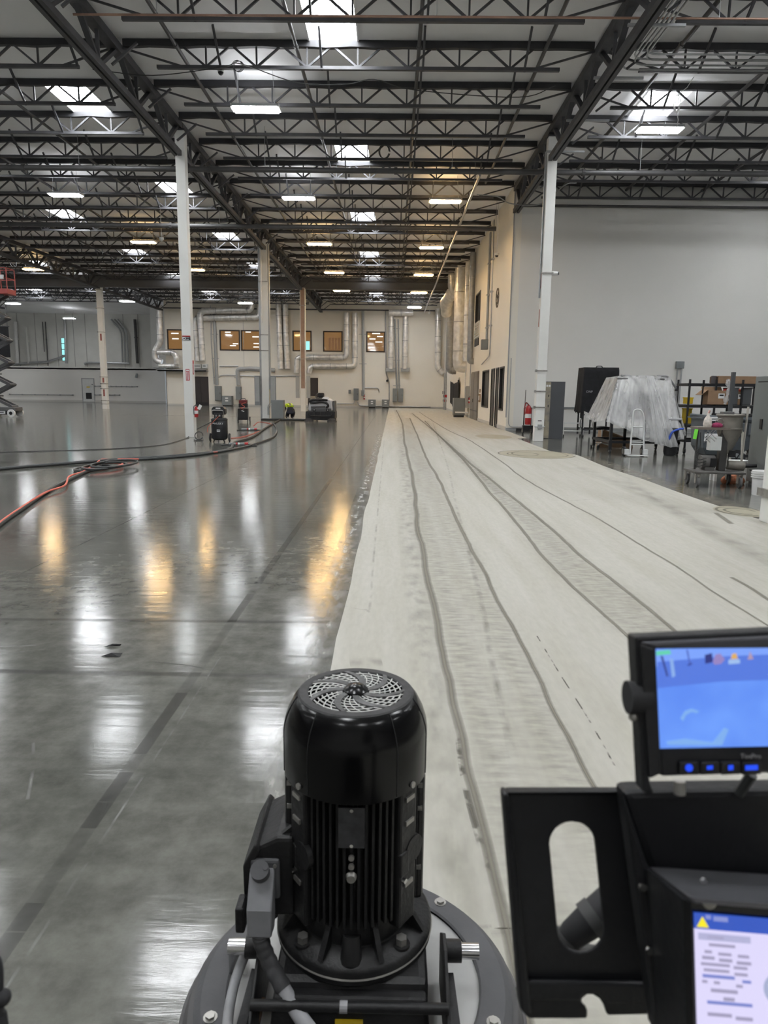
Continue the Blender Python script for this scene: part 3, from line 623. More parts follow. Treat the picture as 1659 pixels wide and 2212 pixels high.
build('lens', MB().cyl((0.16, -.1, -.02), (0.17, -.106, -.021), .045), black, sc)
c2 = column(-6.78, 37.9, 0.38, 9.2, 'white steel column with grey electrical panels beside kneeling worker', straps=(7.1, 4.4, 3.6))
build('shaft_flange', MB().box(-.3, -.19, -.12, .12, 0, 9.2), galv, c2); build('shaft_trough', MB().box(.19, .27, -.15, .1, 1.6, 9.0), elec_lt, c2)
for sx in (-1, 1):
    pn = build('electrical_panel', MB().box(sx * .42 - .14, sx * .42 + .14, -.3, -.12, 0.9 if sx > 0 else 0.75, 2.3), elec, c2); build('panel_door', MB().box(sx * .42 - .11, sx * .42 + .11, -.315, -.3, 0.95, 2.25), elec_lt, pn)
build('conduit', MB().tube(rnd([(.3, -.25, .9), (.12, -.25, .75), (.12, -.25, 0.25)], .1), .02).tube(rnd([(.36, -.25, .9), (.18, -.25, .65), (.18, -.25, 0.25)], .1), .02), galv, c2, smooth=True)
c3 = column(-6.62, 52.5, 0.38, 8.85, 'steel column with bare brown shaft beside the ride-on sweeper', straps=(7.6, 3.8))
build('bare_shaft', MB().box(-.14, .14, -.205, -.19, 1.7, 8.8), col_rust, c3)
for sx in (-1, 1): build('electrical_panel', MB().box(sx * .4 - .13, sx * .4 + .13, -.32, -.1, 1.0, 2.6), elec_lt, c3)
build('transformer_box', MB().box(.55, .95, -.4, .1, 0.15, 1.15), mat('tan box', (0.28, 0.26, 0.21), 0.5), c3)
c4 = column(-21.6, 53.0, 0.38, 9.15, 'white column far left with red stencils and grey straps', straps=(8.6, 7.3, 5.6, 2.35, 1.85, 1.5, 0.6, 0.35))
for z0, z1 in ((5.0, 5.5), (1.95, 2.3), (.95, 1.45)): build('stencil', MB().box(-.06, .06, -.206, -.19, z0, z1), mat('faded red print', (.3, .1, .09), .6), c4)
cf = column(4.97, 8.75, 0.42, 9.4, 'nearest white column cut by the right edge')
bk = build('clamp_bracket', MB().plate([[(-.25, -.25), (.25, -.25), (.25, .25), (-.25, .25)], [(-.212, -.212), (-.212, .212), (.212, .212), (.212, -.212)]], (0, 0, .33), X, Y, Z, .1), dull_steel, cf)
for k in range(4): build('bolt', MB().cyl((-.2 + (k % 2) * .05, -.27, .355 + (k // 2) * .05), (-.2 + (k % 2) * .05, -.25, .355 + (k // 2) * .05), .014), chrome, bk)
text('55', 0.07, ink, cf, frame3((4.85, 8.75 - .2115, 0.5), (1, 0, 0), (0, 0, 1)))
pe = thing('electrical_cabinet', 'grey electrical cabinet standing at foot of the panelled column', 'cabinet', (-6.05, 37.3, 0))
build('body', MB().box(-.32, .32, -.25, .25, .05, 1.05), elec, pe, bevel=.01); build('front_panel', MB().box(-.28, .28, -.265, -.25, .1, 1.0), elec, pe); build('plinth', MB().box(-.36, .36, -.28, .28, 0, .05), elec_lt, pe)
# ================================================================ LAMPS
def lamp_light(px, py, warm, label, z=8.9, loc=None):
    p = atz(px, py, z) if loc is None else Vector(loc)
    t = thing('high_bay_light', label, 'ceiling light', p, 0, 'high bay strip lights')
    build('housing', MB().box(-.62, .62, -.2, .2, .012, .075), elec_lt, t)
    build('lens', MB().box(-.58, .58, -.18, .18, -.04, .012), lamp_warm if warm else lamp_cool, t)
    for sy in (-1, 1): build('added_uplight', MB().box(-.55, .55, sy * .13 - .05, sy * .13 + .05, .076, .08), up_warm if warm else up_cool, t)  # glowing strips added on top of the housing to brighten the ceiling
    for sx in (-1, 1):
        build('end_cap', MB().box(sx * .62 - .02, sx * .62 + .02, -.2, .2, -.01, .075), white_pl, t)
        build('hanger', MB().cyl((sx * .5, 0, .07), (sx * .45, 0, ZD - p.z), .006, n=5), galv, t)
ROWS = [('left row of the centre bay', [(553, 236, 0), (645, 428, 0), (690, 527, 1), (722, 589, 1), (738, 628, 1)]),
        ('right row of the centre bay', [(962, 435, 1), (932, 535, 1), (915, 594, 1), (905, 632, 1), (895, 664, 0)]),
        ('row left of the tall white column', [(142, 421, 0), (310, 523, 1), (420, 583, 1), (472, 620, 1), (530, 655, 0)]),
        ('row by the far left column', [(72, 582, 1), (175, 617, 0), (275, 651, 0)]), ('far left row over the scissor lift', [(28, 656, 0), (150, 688, 0)])]
for rn, L_ in ROWS:
    for i, (px, py, wm_) in enumerate(L_):
        lamp_light(px, py, wm_, '%s strip light, %s in the %s' % ('warm' if wm_ else 'cool white', ORD[i] + ' from camera', rn), 8.75 if py > 650 else 8.9)
lamp_light(1425, 280, 0, 'cool white strip light over the right bay below the skylight')
# unseen lamps: rows continued past the frame, more added to brighten the side bays
for i, (x, y, wm_) in enumerate(((-3.8, 11.2, 0), (2.0, 11.2, 0), (-3.8, 2.5, 0), (2.0, 2.5, 0), (8, 13, 0), (14, 21.5, 0), (14, 12, 0), (-12.7, 19.5, 0), (-12.7, 10, 0), (-22.5, 28, 0), (-22.5, 36, 0), (-33, 45, 0), (-33, 53.5, 0), (-44, 62, 0), (-44, 70, 0), (-44, 53.5, 0), (-33, 36, 0), (-44, 45, 0), (20, 13, 0), (20, 21.5, 0), (8, 4, 0), (-3.8, -6, 0), (2, -6, 0))):
    lamp_light(0, 0, wm_, 'strip light added out of view to light the hall', loc=(x, y, 8.9))
# ================================================================ PIPES UNDER THE ROOF
def pipe(name, pts, r, m, label, cat='pipe', group=None, couple=None, n=10, hang=None):
    t = thing(name, label, cat, pts[0], 0, group); o = build('run', MB().tube(pts, r, n), m, t, smooth=True, world=True)
    a, b = Vector(pts[0]), Vector(pts[-1])
    if couple:
        k = int((b - a).length / couple)
        for i in range(1, k):
            p = a.lerp(b, i / k); d = (b - a).normalized(); build('coupling', MB().cyl(p - d * .05, p + d * .05, r * 1.35, n=8), m, t, world=True)
    if hang:
        k = int((b - a).length / hang)
        for i in range(k + 1):
            p = a.lerp(b, min(1, (i + .3) / max(1, k))); build('hanger_rod', MB().cyl(p, (p.x, p.y, ZD), .008, n=5), galv, t, world=True)
    return t
for i, x in enumerate((-5.25, -2.4, 0.51, 3.5)):
    pipe('sprinkler_pipe', [(x, 12, 9.6), (x, 29 if x > 3 else YB - .2, 9.6)], .045, pipe_dk, 'dark sprinkler pipe along the centre bay, %s from the left girder' % ORD[i], couple=5.8)
for i, x in enumerate((-10.9, -14.0, -17.5)):
    pipe('sprinkler_pipe', [(x, 18, 9.6), (x, YB - .2, 9.6)], .045, pipe_dk, 'dark sprinkler pipe left of the tall white column, %s from its girder' % ORD[i], couple=5.8)
for i, x in enumerate((6.6, 9.2, 12.2)):
    pipe('sprinkler_pipe', [(x, 12, 9.6), (x, YF, 9.6)], .05, pipe_dk, 'dark sprinkler pipe over the right bay, %s from the right girder' % ORD[i], couple=5.8)
p = atz(830, 369, 8.55); pipe('sprinkler_main', [(-24, p.y, 8.55), (24, p.y, 8.55)], .085, pipe_dk, 'thick dark sprinkler main crossing behind both near columns', couple=6, hang=6)
p = atz(830, 492, 8.6); pipe('sprinkler_main', [(-24, p.y, 8.6), (4.4, p.y, 8.6)], .1, pipe_dk, 'thick dark sprinkler main ending at the side wall', couple=6, hang=6)
p = atz(0, 382, 8.4)
p0, p1 = atz(158, 31, 9.0), atz(1659, 38, 9.0); pipe('copper_pipe', [p0, (p1.x + 3, p0.y, 9.0)], .022, pipe_cu, 'thin coppery pipe hung across the top of the picture', hang=5)
p0, p1 = atz(1015, 445, 8.75), atz(945, 645, 8.75)
pipe('silver_pipe', [(p0.x - .1, p0.y - 4, 8.75), (p0.x - .1, YB - .4, 8.75)], .05, galv, 'bright steel pipe running back along the side wall top', couple=6, hang=5)
pipe('wall_pipe', [(5.0, YF - .15, 8.95), (26, YF - .15, 8.95)], .05, pipe_dk, 'dark pipe along the top of the front wall')
pipe('wall_pipe', [(XBL, YB - .25, 8.95), (XW, YB - .25, 8.95)], .06, pipe_dk, 'dark pipe along the top of the back wall')
for nm, px, py, y, lab in (('stand_pipe', 561, 440, 37.6, 'thin white drop rod beside the second column'),):
    a = aty(px, py, y); pipe(nm, [(a.x, y, 5.0), (a.x, y, a.z)], .03, white_pl, lab)
# conduit rack along the right girder
rk = thing('conduit_rack', 'galvanised conduits bundled along the right roof girder', 'conduit', (5.3, 14, 8.9))
for k in range(5):
    x = 5.1 + .09 * k; yb_ = 17.6 - .12 * k if k % 2 == 0 else 17.2 - .12 * k
    build('conduit', MB().tube(rnd([(x, 10, 8.92), (x, yb_, 8.92), (22, yb_, 8.92)], .35), .022, 8), galv, rk, smooth=True, world=True)
for y in (13.5, 15.5, 17.9, 20.5, 23.0): build('strut', MB().box(4.6, 5.75, y - .03, y + .03, 8.84, 8.89), galv, rk, world=True)
# pendants
def pendant(px, py, Yp, label, dome=True):
    p = aty(px, py, Yp); t = thing('pendant_camera', label, 'camera', p)
    build('drop_pole', MB().cyl((0, 0, .12), (0, 0, ZD - p.z), .015, n=6), white_pl, t); build('housing', MB().lathe([(.03, .12), (.11, .1), (.11, 0), (.09, 0)], n=14), white_pl, t, smooth=True)
    build('dome', MB().ball((0, 0, 0), .075, n=12, m=8), black if dome else white_pl, t, smooth=True)
pendant(1073, 552, 33.0, 'dome camera on a pole in front of the side wall corner'); pendant(349, 518, 34, 'white pendant camera left of the tall column', False)
pendant(131, 629, 58, 'small white pendant camera far left under the dark roof', False); pendant(928, 677, 62, 'white pendant camera near the back right corner', False)
p = atz(477, 158, 9.2); t = thing('dome_camera', 'white dome camera fixed under a joist near the left girder', 'camera', p)
build('mount', MB().cyl((0, 0, .02), (0, 0, .12), .08), white_pl, t, smooth=True); build('dome', MB().ball((0, 0, .02), .07), black, t, smooth=True)
p = atz(512, 140, 9.22); t = thing('cable_coil', 'small coil of black cable hung on a joist', 'cable', p)
for k in range(3): build('loop', MB().tube([(.12 * math.cos(a * .5) + .02 * k, .02 * k, -.02 + .12 * math.sin(a * .5)) for a in range(13)], .008, 5), cable_bk, t, smooth=True)
p = atz(829, 327, 8.9); t = thing('cable_coil', 'coil of cable hanging beside the second centre skylight', 'cable', p)
for k in range(3): build('loop', MB().tube([(.16 * math.cos(a * .5) + .02 * k, .02 * k, .2 * math.sin(a * .5)) for a in range(13)], .01, 5), cable_bk, t, smooth=True)
def swag(name, pts, r, m, label):
    o = build(name, MB().tube(catmull([atz(x, y, z) for x, y, z in pts], 6), r, 5), m, smooth=True); tag(o, label, 'cable'); return o
swag('ceiling_cable', [(200, 150, 9.2), (330, 163, 9.2), (480, 145, 9.15), (520, 138, 9.2), (640, 178, 9.1), (745, 182, 9.1), (809, 172, 9.2), (900, 195, 9.1), (1120, 210, 9.1), (1200, 185, 9.2)], .012, cable_bk, 'thin cable swagged under the joists across the centre bay')
swag('ceiling_cable', [(1245, 395, 8.9), (1220, 400, 8.7), (1170, 440, 8.7), (1105, 440, 8.7), (1075, 425, 8.8), (1030, 420, 8.8)], .02, elec_lt, 'pale cable looped at the end of the right girder')
p = atz(1462, 215, 9.3); t = thing('cable_coil', 'white cable coil hanging by the right bay skylight', 'cable', p)
for k in range(2): build('loop', MB().tube([(.07 * math.cos(a * .5) + .03 * k, 0, -.1 + .22 * math.sin(a * .5)) for a in range(13)], .012, 5), white_pl, t, smooth=True)
build('tail', MB().tube([(0.02, 0, -.3), (.08, 0, -.5), (.05, 0, -.7)], .012, 5), white_pl, t); build('hook', MB().tube([(0, 0, .1), (.25, 0, .3), (.4, 0, ZD - p.z)], .01, 5), white_pl, t)
# ================================================================ BACK WALL SERVICES
def duct(pts, r, m, label, y=None, ends=False, rad=None, name='foil_duct', bandz=1.3):
    y = y or YB - .32; P = [Vector((bw(a, b).x, y, bw(a, b).z)) for a, b in pts]
    Q = subdiv(rnd(P, rad or r * 1.6, 6), .35); t = thing(name, label, 'duct', P[0])
    build('run', MB().tube(Q, [r * random.uniform(.94, 1.06) if m is foil else r for _ in Q], 14), m, t, smooth=True, world=True)
    acc = 0
    for a, b in zip(Q, Q[1:]):
        acc += (b - a).length
        if acc > bandz: acc = 0; d = (b - a).normalized(); build('band', MB().cyl(a - d * .025, a + d * .025, r * 1.07, n=14), galv, t, world=True)
    return t
duct([(346, 660), (349, 742), (338, 756), (338, 778), (352, 783)], .3, foil, 'foil wrapped duct bent at the left end of the back wall')
duct([(345, 762), (378, 762), (385, 770), (386, 788)], .26, foil, 'short foil duct elbow below the leftmost office window', y=YB - .6)
duct([(346, 791), (370, 791), (390, 790)], .22, foil, 'short horizontal foil duct by the left end ledge', y=YB - .35)
duct([(548, 655), (546, 672), (437, 674), (437, 694), (443, 780)], .27, foil, 'upper of two long foil ducts over the double door', y=YB - .75)
duct([(563, 655), (561, 686), (426, 688), (424, 700), (430, 780)], .27, foil, 'lower of two long foil ducts over the double door', y=YB - .35)
duct([(603, 655), (605, 720), (608, 797)], .27, foil, 'left of two straight foil ducts behind the panelled column')
duct([(617, 655), (619, 720), (622, 797)], .27, foil, 'right of two straight foil ducts behind the panelled column')
duct([(749, 676), (749, 772), (643, 772), (641, 806)], .25, foil, 'upper L shaped foil duct below the fourth office window', y=YB - .27)
duct([(767, 676), (767, 791), (672, 791), (668, 806)], .25, foil, 'lower L shaped foil duct below the fifth office window', y=YB - .27)
duct([(844, 797), (845, 681)], .24, foil, 'left leg of the arched foil duct pair', y=YB - .33)
duct([(874, 797), (876, 684)], .24, foil, 'right leg of the arched foil duct pair', y=YB - .33)
duct([(840, 678), (892, 677)], .3, foil, 'thick horizontal foil duct bridging the arched pair', y=YB - .75)
duct([(946, 668), (945, 795), (957, 806)], .27, foil, 'foil duct in the back right corner')
for a, b, lab in ((834, 853, 'left'), (866, 884, 'right')):
    q0, q1 = bw(a, 803), bw(b, 795); t = thing('duct_box', '%s metal box under the arched foil ducts' % lab, 'duct box', (q0.x, YB - .5, q0.z)); build('body', MB().box(0, q1.x - q0.x, 0, .5, 0, q1.z - q0.z), elec_lt, t, bevel=.02); build('flange', MB().box(-.05, q1.x - q0.x + .05, .1, .5, q1.z - q0.z - .04, q1.z - q0.z), galv, t)
for a, b, lab in ((422, 438, 'left'), (440, 450, 'right')):
    q0, q1 = bw(a, 796), bw(b, 787); t = thing('duct_box', '%s white box under the long foil ducts' % lab, 'duct box', (q0.x, YB - .6, q0.z)); build('body', MB().box(0, q1.x - q0.x, 0, .6, 0, q1.z - q0.z), white_mt, t, bevel=.02); build('vent', MB().box(.1, q1.x - q0.x - .1, -.012, 0, .15, q1.z - q0.z - .12), elec, t)
q0, q1 = bw(345, 799), bw(450, 797); t = tag(build('wall_ledge', MB().box(q0.x, q1.x, YB - .7, YB, q0.z - .12, q0.z - .02).box(q0.x, q1.x, YB - .7, YB - .66, q0.z - .12, q0.z + .04), galv), 'steel ledge carrying boxes left of the double door', 'ledge')
def conduit(pts, r, label, m=galv, y=None, name='wall_conduit', straps=()):
    y = y or YB - .08; P = [Vector((bw(a, b).x, y, bw(a, b).z)) for a, b in pts]; t = thing(name, label, 'conduit', P[0]); build('run', MB().tube(rnd(P, .25, 4), r, 8), m, t, smooth=True, world=True)
    for a, b in straps:
        q = bw(a, b); build('strut', MB().box(q.x - .35, q.x + .35, YB - .05, YB, q.z - .03, q.z + .03), galv, t, world=True)
conduit([(462, 665), (465, 720), (469, 832)], .16, 'thick grey cable trunk above the left wall panel', elec_lt, straps=((463, 722), (465, 774), (468, 815)))
conduit([(455, 660), (457, 740), (463, 830)], .05, 'thin conduit beside the left cable trunk')
conduit([(516, 832), (513, 798), (540, 796), (594, 800)], .2, 'grey cable tray turning down to the second wall panel', elec_lt, straps=((514, 816),))
conduit([(475, 812), (484, 810), (560, 813), (660, 812)], .04, 'thin conduit running along the wall under the cable tray')
conduit([(475, 791), (515, 791)], .05, 'short conduit above the cable tray')
conduit([(784, 670), (785, 850)], .13, 'grey vertical trunk right of the tall foil ducts', elec_lt, straps=((783, 722), (784, 786)))
conduit([(853, 690), (857, 840)], .08, 'left conduit between the arched ducts', straps=((855, 710), (856, 778), (857, 833)))
conduit([(860, 690), (862, 840)], .07, 'right conduit between the arched ducts')
conduit([(833, 670), (834, 805), (841, 825), (841, 866)], .05, 'thin bent conduit left of the arched ducts')
conduit([(786, 838), (818, 838), (819, 848)], .04, 'short bent pipe beside the wall trunk')
conduit([(728, 872), (765, 872), (766, 862)], .035, 'low conduit right of the ride-on sweeper')
conduit([(772, 868), (776, 876), (800, 877), (930, 879)], .06, 'conduit along the foot of the back wall')
conduit([(690, 670), (712, 671), (780, 671)], .06, 'horizontal pipe at the top of the back wall')
def wallbox(x0, y0, x1, y1, d, label, name='breaker_box', m=elec, onfloor=False, stick=0, door=True, seams=1):
    a, b = bw(x0, y1), bw(x1, y0); z0 = 0.0 if onfloor else a.z; W_ = b.x - a.x; H_ = b.z - z0
    t = thing(name, label, 'electrical box', (a.x, YB - d, z0)); f = 0.08 if onfloor else 0
    build('body', MB().box(0, W_, 0, d - .01, f, H_), m, t, bevel=.015)
    if onfloor: build('feet', MB().box(.05, W_ - .05, .05, d - .05, 0, f), black, t)
    if door: build('door', MB().box(.05, W_ - .05, -.02, 0, f + .05, H_ - .05), m, t); build('latch', MB().box(W_ - .12, W_ - .09, -.035, -.02, H_ * .45, H_ * .55), black, t)
    for k in range(stick): build('label_plate', MB().box(W_ * .35, W_ * .65, -.03, -.021, H_ * (.7 - .25 * k), H_ * (.84 - .25 * k)), sticker_w, t)
wallbox(466, 834, 479, 865, .3, 'grey wall panel beside the double door'); wallbox(511, 835, 522, 863, .3, 'grey wall panel behind the red and black machine')
wallbox(484, 855, 504, 877, .8, 'floor standing grey transformer right of the double door', 'transformer', onfloor=True, stick=2)
wallbox(753, 842, 758, 850, .2, 'small grey switch box above the sweeper', 'switch_box'); wallbox(764, 839, 775, 864, .3, 'tall grey wall panel right of the sweeper')
wallbox(781, 843, 787, 855, .25, 'small grey disconnect on the wall trunk', 'switch_box'); wallbox(848, 839, 858, 868, .3, 'left of the twin grey panels on the back wall'); wallbox(860, 839, 871, 868, .3, 'right of the twin grey panels on the back wall')
wallbox(796, 863, 812, 881, .8, 'left floor standing transformer at the back wall', 'transformer', onfloor=True, stick=2); wallbox(825, 863, 841, 881, .8, 'right floor standing transformer at the back wall', 'transformer', onfloor=True, stick=2)
q = bw(836, 823); t = thing('wall_camera', 'small dark camera on the back wall below arched ducts', 'camera', (q.x, YB - .15, q.z)); build('body', MB().cyl((0, -.1, 0), (0.05, .1, .05), .1), black, t, smooth=True); build('mount', MB().box(-.05, .05, .05, .15, 0, .1), white_pl, t)
def extinguisher(loc, s, label, tagc=False):
    t = thing('fire_extinguisher', label, 'extinguisher', loc); build('cylinder', MB().lathe([(.01, 0), (.075 * s, .01), (.08 * s, .05), (.08 * s, .38 * s), (.05 * s, .46 * s), (.022 * s, .48 * s), (.022 * s, .52 * s)], n=16), red, t, smooth=True)
    build('valve', MB().cyl((0, 0, .5 * s), (0, 0, .56 * s), .025 * s), chrome, t); build('handle', MB().bar((-.02, 0, .55 * s), (.1 * s, 0, .6 * s), .02).bar((-.02, 0, .53 * s), (.09 * s, 0, .52 * s), .02), black, t)
    build('hose', MB().tube(catmull([(0, -.02, .53 * s), (-.08 * s, -.04, .48 * s), (-.095 * s, -.04, .3 * s), (-.085 * s, -.05, .12 * s)]), .012, 6), black_rub, t, smooth=True)
    build('label', MB().lathe([(.0815 * s, .16 * s), (.0815 * s, .3 * s)], n=16, cap=False), sticker_w, t)
    if tagc: build('paper_tag', MB().cbox((.13, -.05, .45 * s), (.1, .005, .16), Matrix.Rotation(.5, 3, 'Y')), sticker_w, t)
    return t
extinguisher((-6.44, 23.1, 0.66), .75, 'red fire extinguisher with paper tag on the tall column', True)
extinguisher((bw(787, 860).x, YB - .15, 0.75), .9, 'red fire extinguisher on the back wall trunk')
extinguisher((XW - .065, 43.9, 0.9), .7, 'red fire extinguisher beside the grey side wall door')
# ================================================================ SIDE WALL SERVICES
def sduct(pts, r, m, label, off=0.35, name='foil_duct', into=True):
    P = [Vector((XW - off, y, z)) for y, z in pts]
    if into: P.append(Vector((XW, P[-1].y, P[-1].z)))
    Q = subdiv(rnd(P, r * 1.8, 6), .35); t = thing(name, label, 'duct', P[0]); build('run', MB().tube(Q, [r * random.uniform(.95, 1.05) if m is foil else r for _ in Q], 16), m, t, smooth=True, world=True)
    acc = 0
    for a, b in zip(Q, Q[1:]):
        acc += (b - a).length
        if acc > 1.6: acc = 0; d = (b - a).normalized(); build('band', MB().cyl(a - d * .03, a + d * .03, r * 1.06, n=16), galv, t, world=True)
sduct([(42.8, 9.6), (42.8, 3.4)], .18, galv_duct, 'plain spiral steel duct nearest on the side wall', .22, 'spiral_duct')
sduct([(46.9, 9.4), (46.9, 3.2)], .38, foil, 'thickest foil duct on the side wall', .52)
sduct([(45.4, 9.5), (45.4, 3.5)], .17, foil, 'narrow foil duct in front of the thickest one', .22, into=False)
sduct([(49.5, 9.4), (49.5, 8.3)], .25, foil, 'short foil stub at the top of the side wall', .9)
t = thing('foil_duct', 'bulging foil elbow high on the side wall', 'duct', (4.0, 50, 8.2)); build('run', MB().tube(subdiv(rnd([(4.6, 49.5, 8.3), (4.0, 50.0, 8.25), (3.7, 51.5, 7.9), (3.8, 52.3, 7.1)], .8), .3), [.42] * 3 + [.42 + .04 * math.sin(i) for i in range(60)][:len(subdiv(rnd([(4.6, 49.5, 8.3), (4.0, 50.0, 8.25), (3.7, 51.5, 7.9), (3.8, 52.3, 7.1)], .8), .3)) - 3], 14), foil, t, smooth=True, world=True)
sduct([(54.5, 8.3), (54.5, 3.2)], .3, galv_duct, 'spiral steel duct beyond the thick foil duct', .5, 'spiral_duct')
def sc_(pts, r, label, m=galv, off=.07, name='wall_conduit'):
    P = [Vector((XW - off, y, z)) for y, z in pts]; t = thing(name, label, 'conduit', P[0]); build('run', MB().tube(rnd(P, .3, 4), r, 8), m, t, smooth=True, world=True)
    for z in (4.8, 6.4, 7.9):
        if min(q.z for q in P) < z < max(q.z for q in P): build('strap', MB().box(XW - .16, XW, P[0].y - .12, P[0].y + .12, z - .03, z + .03), galv, t, world=True)
sc_([(36.55, 9.4), (36.55, 4.2)], .06, 'grey conduit dropping to the side wall junction box', elec_lt)
sc_([(35.3, 9.7), (35.1, 3.35), (38.2, 3.05)], .03, 'thin conduit curving down past the round emblem')
sc_([(43.6, 3.3), (43.6, 1.9)], .03, 'thin conduit under the spiral duct'); sc_([(46.6, 3.4), (46.6, 0.3), (50, .25)], .04, 'white pipe at the foot of the side wall', white_pl)
pj = thing('junction_box', 'grey junction box on the side wall below the louvre', 'electrical box', (XW - .34, 36.4, 3.72)); build('body', MB().box(0, .34, 0, .3, 0, .5), elec, pj, bevel=.01); build('cover', MB().box(.02, .32, -.015, 0, .02, .48), elec, pj)
lv = thing('wall_louvre', 'pale louvre below an upper side wall window', 'louvre', (XW - .06, 40.1, 4.65)); build('frame', MB().plate([[(0, 0), (2.3, 0), (2.3, .85), (0, .85)], [(.06, .06), (.06, .79), (2.24, .79), (2.24, .06)]], (0, 0, 0), Y, Z, X, .06), white_mt, lv)
for k in range(8): build('slat', MB().cbox((.03, 1.15, .1 + k * .095), (.05, 2.2, .02), Matrix.Rotation(.5, 3, 'Y')), white_mt, lv)
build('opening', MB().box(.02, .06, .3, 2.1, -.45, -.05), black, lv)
em = thing('round_emblem', 'round dark ring emblem on the corner of the side wall', 'emblem', (XW - .03, 33.65, 5.9)); RY = Matrix.Rotation(-PI / 2, 3, 'Y')
em_m = mat('faded black print', (0.1, 0.085, 0.07), 0.7)
build('ring', MB().plate([[(.46 * math.cos(a * PI / 20), .44 * math.sin(a * PI / 20)) for a in range(40)], [(.40 * math.cos(-a * PI / 20), .38 * math.sin(-a * PI / 20)) for a in range(40)]], (0, 0, 0), Y, Z, X, .03), em_m, em)
for i, (a, b, r) in enumerate(((0, .02, .09), (-.2, .16, .06), (.2, .12, .07), (-.16, -.2, .08), (.12, -.26, .07), (.28, -.1, .05), (-.3, 0, .05))):
    build('mark', MB().plate([[(a + r * math.cos(k * 1.05 + i), b + r * 1.3 * math.sin(k * 1.05 + i)) for k in range(6)]], (0, 0, 0), Y, Z, X, .02), ink if i == 0 else em_m, em)
pn = thing('breaker_box', 'tall grey panel by the side wall conduit', 'electrical box', (XW - .25, 43.5, .6)); build('body', MB().box(0, .25, .55, 1.0, 0, 1.35), elec_lt, pn, bevel=.02); build('door', MB().box(-.02, 0, .58, .97, .06, 1.28), elec, pn)
tr = thing('transformer', 'grey transformer on the floor along the side wall', 'transformer', (XW - .95, 44.6, 0)); build('body', MB().box(0, .72, 0, .8, .12, 1.2), elec, tr, bevel=.02); build('feet', MB().box(.05, .67, .05, .75, 0, .12), black, tr); build('front_panel', MB().box(.06, .66, -.03, 0, .35, 1.12), elec, tr); build('pipe', MB().cyl((.1, -.08, .3), (.95, -.08, .3), .05), white_pl, tr, smooth=True)
cu = MB(); nn = 14; vs = []
for i in range(nn + 1):
    for j in range(9):
        u, v = i / nn, j / 8; vs.append((XW - .12 - .06 * math.sin(u * 22) * (1 - .3 * v), 50.3 + 7.5 * u, 2.45 - .25 * math.sin(PI * u) - 1.65 * v - .12 * math.sin(PI * u) * v))
cu.add(vs, [(i * 9 + j, i * 9 + j + 1, (i + 1) * 9 + j + 1, (i + 1) * 9 + j) for i in range(nn) for j in range(8)])
ct = build('black_curtain', cu, black_cloth, smooth=True); tag(ct, 'black cloth hung over an opening in the side wall', 'curtain'); md = ct.modifiers.new('thick', 'SOLIDIFY'); md.thickness = .02
for i, (y, z) in enumerate(((61.5, 2.2), (63.2, 1.6))):
    t = thing('valve_set', ['red and grey valve set near the back right corner', 'grey riser valves in the back right corner'][i], 'valve', (XW - .2, y, 0)); build('riser', MB().cyl((0, 0, 0), (0, 0, z + 1.6), .06), galv, t, smooth=True); build('valve', MB().cyl((-.1, 0, 1.2), (.1, 0, 1.2), .12).cyl((-.1, .3, .8), (.1, .3, .8), .1), red if i == 0 else elec, t); build('wheel', MB().tube([(-.16, .12 * math.cos(a * .6), 1.5 + .12 * math.sin(a * .6)) for a in range(11)], .02, 6), black, t)
pk = thing('wall_phone', 'small brown wall panel between grey door and windows', 'wall panel', (XW - .06, 38.7, 1.05)); build('body', MB().box(0, .06, 0, .5, 0, .45), carton, pk); build('plate', MB().box(-.01, 0, .1, .4, .1, .35), sticker_w, pk); build('lamp', MB().box(-.01, .05, .05, .15, .5, .7), carton, pk)
# front wall
b0, b1 = aty(1458, 796, YF), aty(1476, 781, YF); t = thing('wall_junction_box', 'grey junction box on the front wall above the racks', 'electrical box', (b0.x, YF - .15, b0.z)); build('body', MB().box(0, b1.x - b0.x, 0, .15, 0, b1.z - b0.z), elec, t, bevel=.01)
for k in (.08, .25): build('conduit', MB().cyl((k, .08, 0), (k, .08, -b0.z + .2), .03), elec_lt, t, smooth=True)
tag(build('wall_rail', MB().bar((5.9, YF - .04, .98), (8.2, YF - .04, .98), .03, .07), elec), 'grey rail on the front wall behind the locker', 'rail')
tag(build('floor_pipe', MB().tube(rnd([(4.9, YF - .06, 3.0), (4.9, YF - .06, .16), (14, YF - .06, .16)], .2), .02, 6), elec_lt, smooth=True), 'thin grey pipe along the foot of the front wall', 'pipe')
# ---- far left wall services
def fpipe(pts, r, m, label, Yp=YFAR - .3):
    P = [aty(a, b, Yp) for a, b in pts]; t = thing('wall_pipe', label, 'pipe', P[0]); build('run', MB().tube(rnd(P, .6, 4), r, 8), m, t, smooth=True, world=True); build('collar', MB().cyl(P[0].lerp(P[1], .4), P[0].lerp(P[1], .42), r * 1.4, n=8), m, t, world=True)
fpipe([(140, 690), (143, 785)], .14, galv, 'bright vertical pipe beside the teal slit window')
fpipe([(30, 788), (65, 783), (100, 783), (142, 768)], .13, galv, 'sloping pipe along the far wall ledge')
fpipe([(33, 695), (38, 785)], .2, white_pl, 'thick pale pipe near the scissor lift'); fpipe([(56, 705), (62, 785)], .16, conc_panel, 'beige pipe near the scissor lift')
fpipe([(98, 695), (104, 790)], .06, pipe_dk, 'thin dark pipe pair member on the far wall'); fpipe([(92, 695), (96, 760)], .05, pipe_dk, 'thinner dark pipe on the far wall')
for i, x in enumerate((262, 268, 274)): fpipe([(240 + i * 7, 690), (x, 715), (x + 3, 785)], .1, elec_lt, '%s of three bent conduits right of the far left column' % ORD[i])
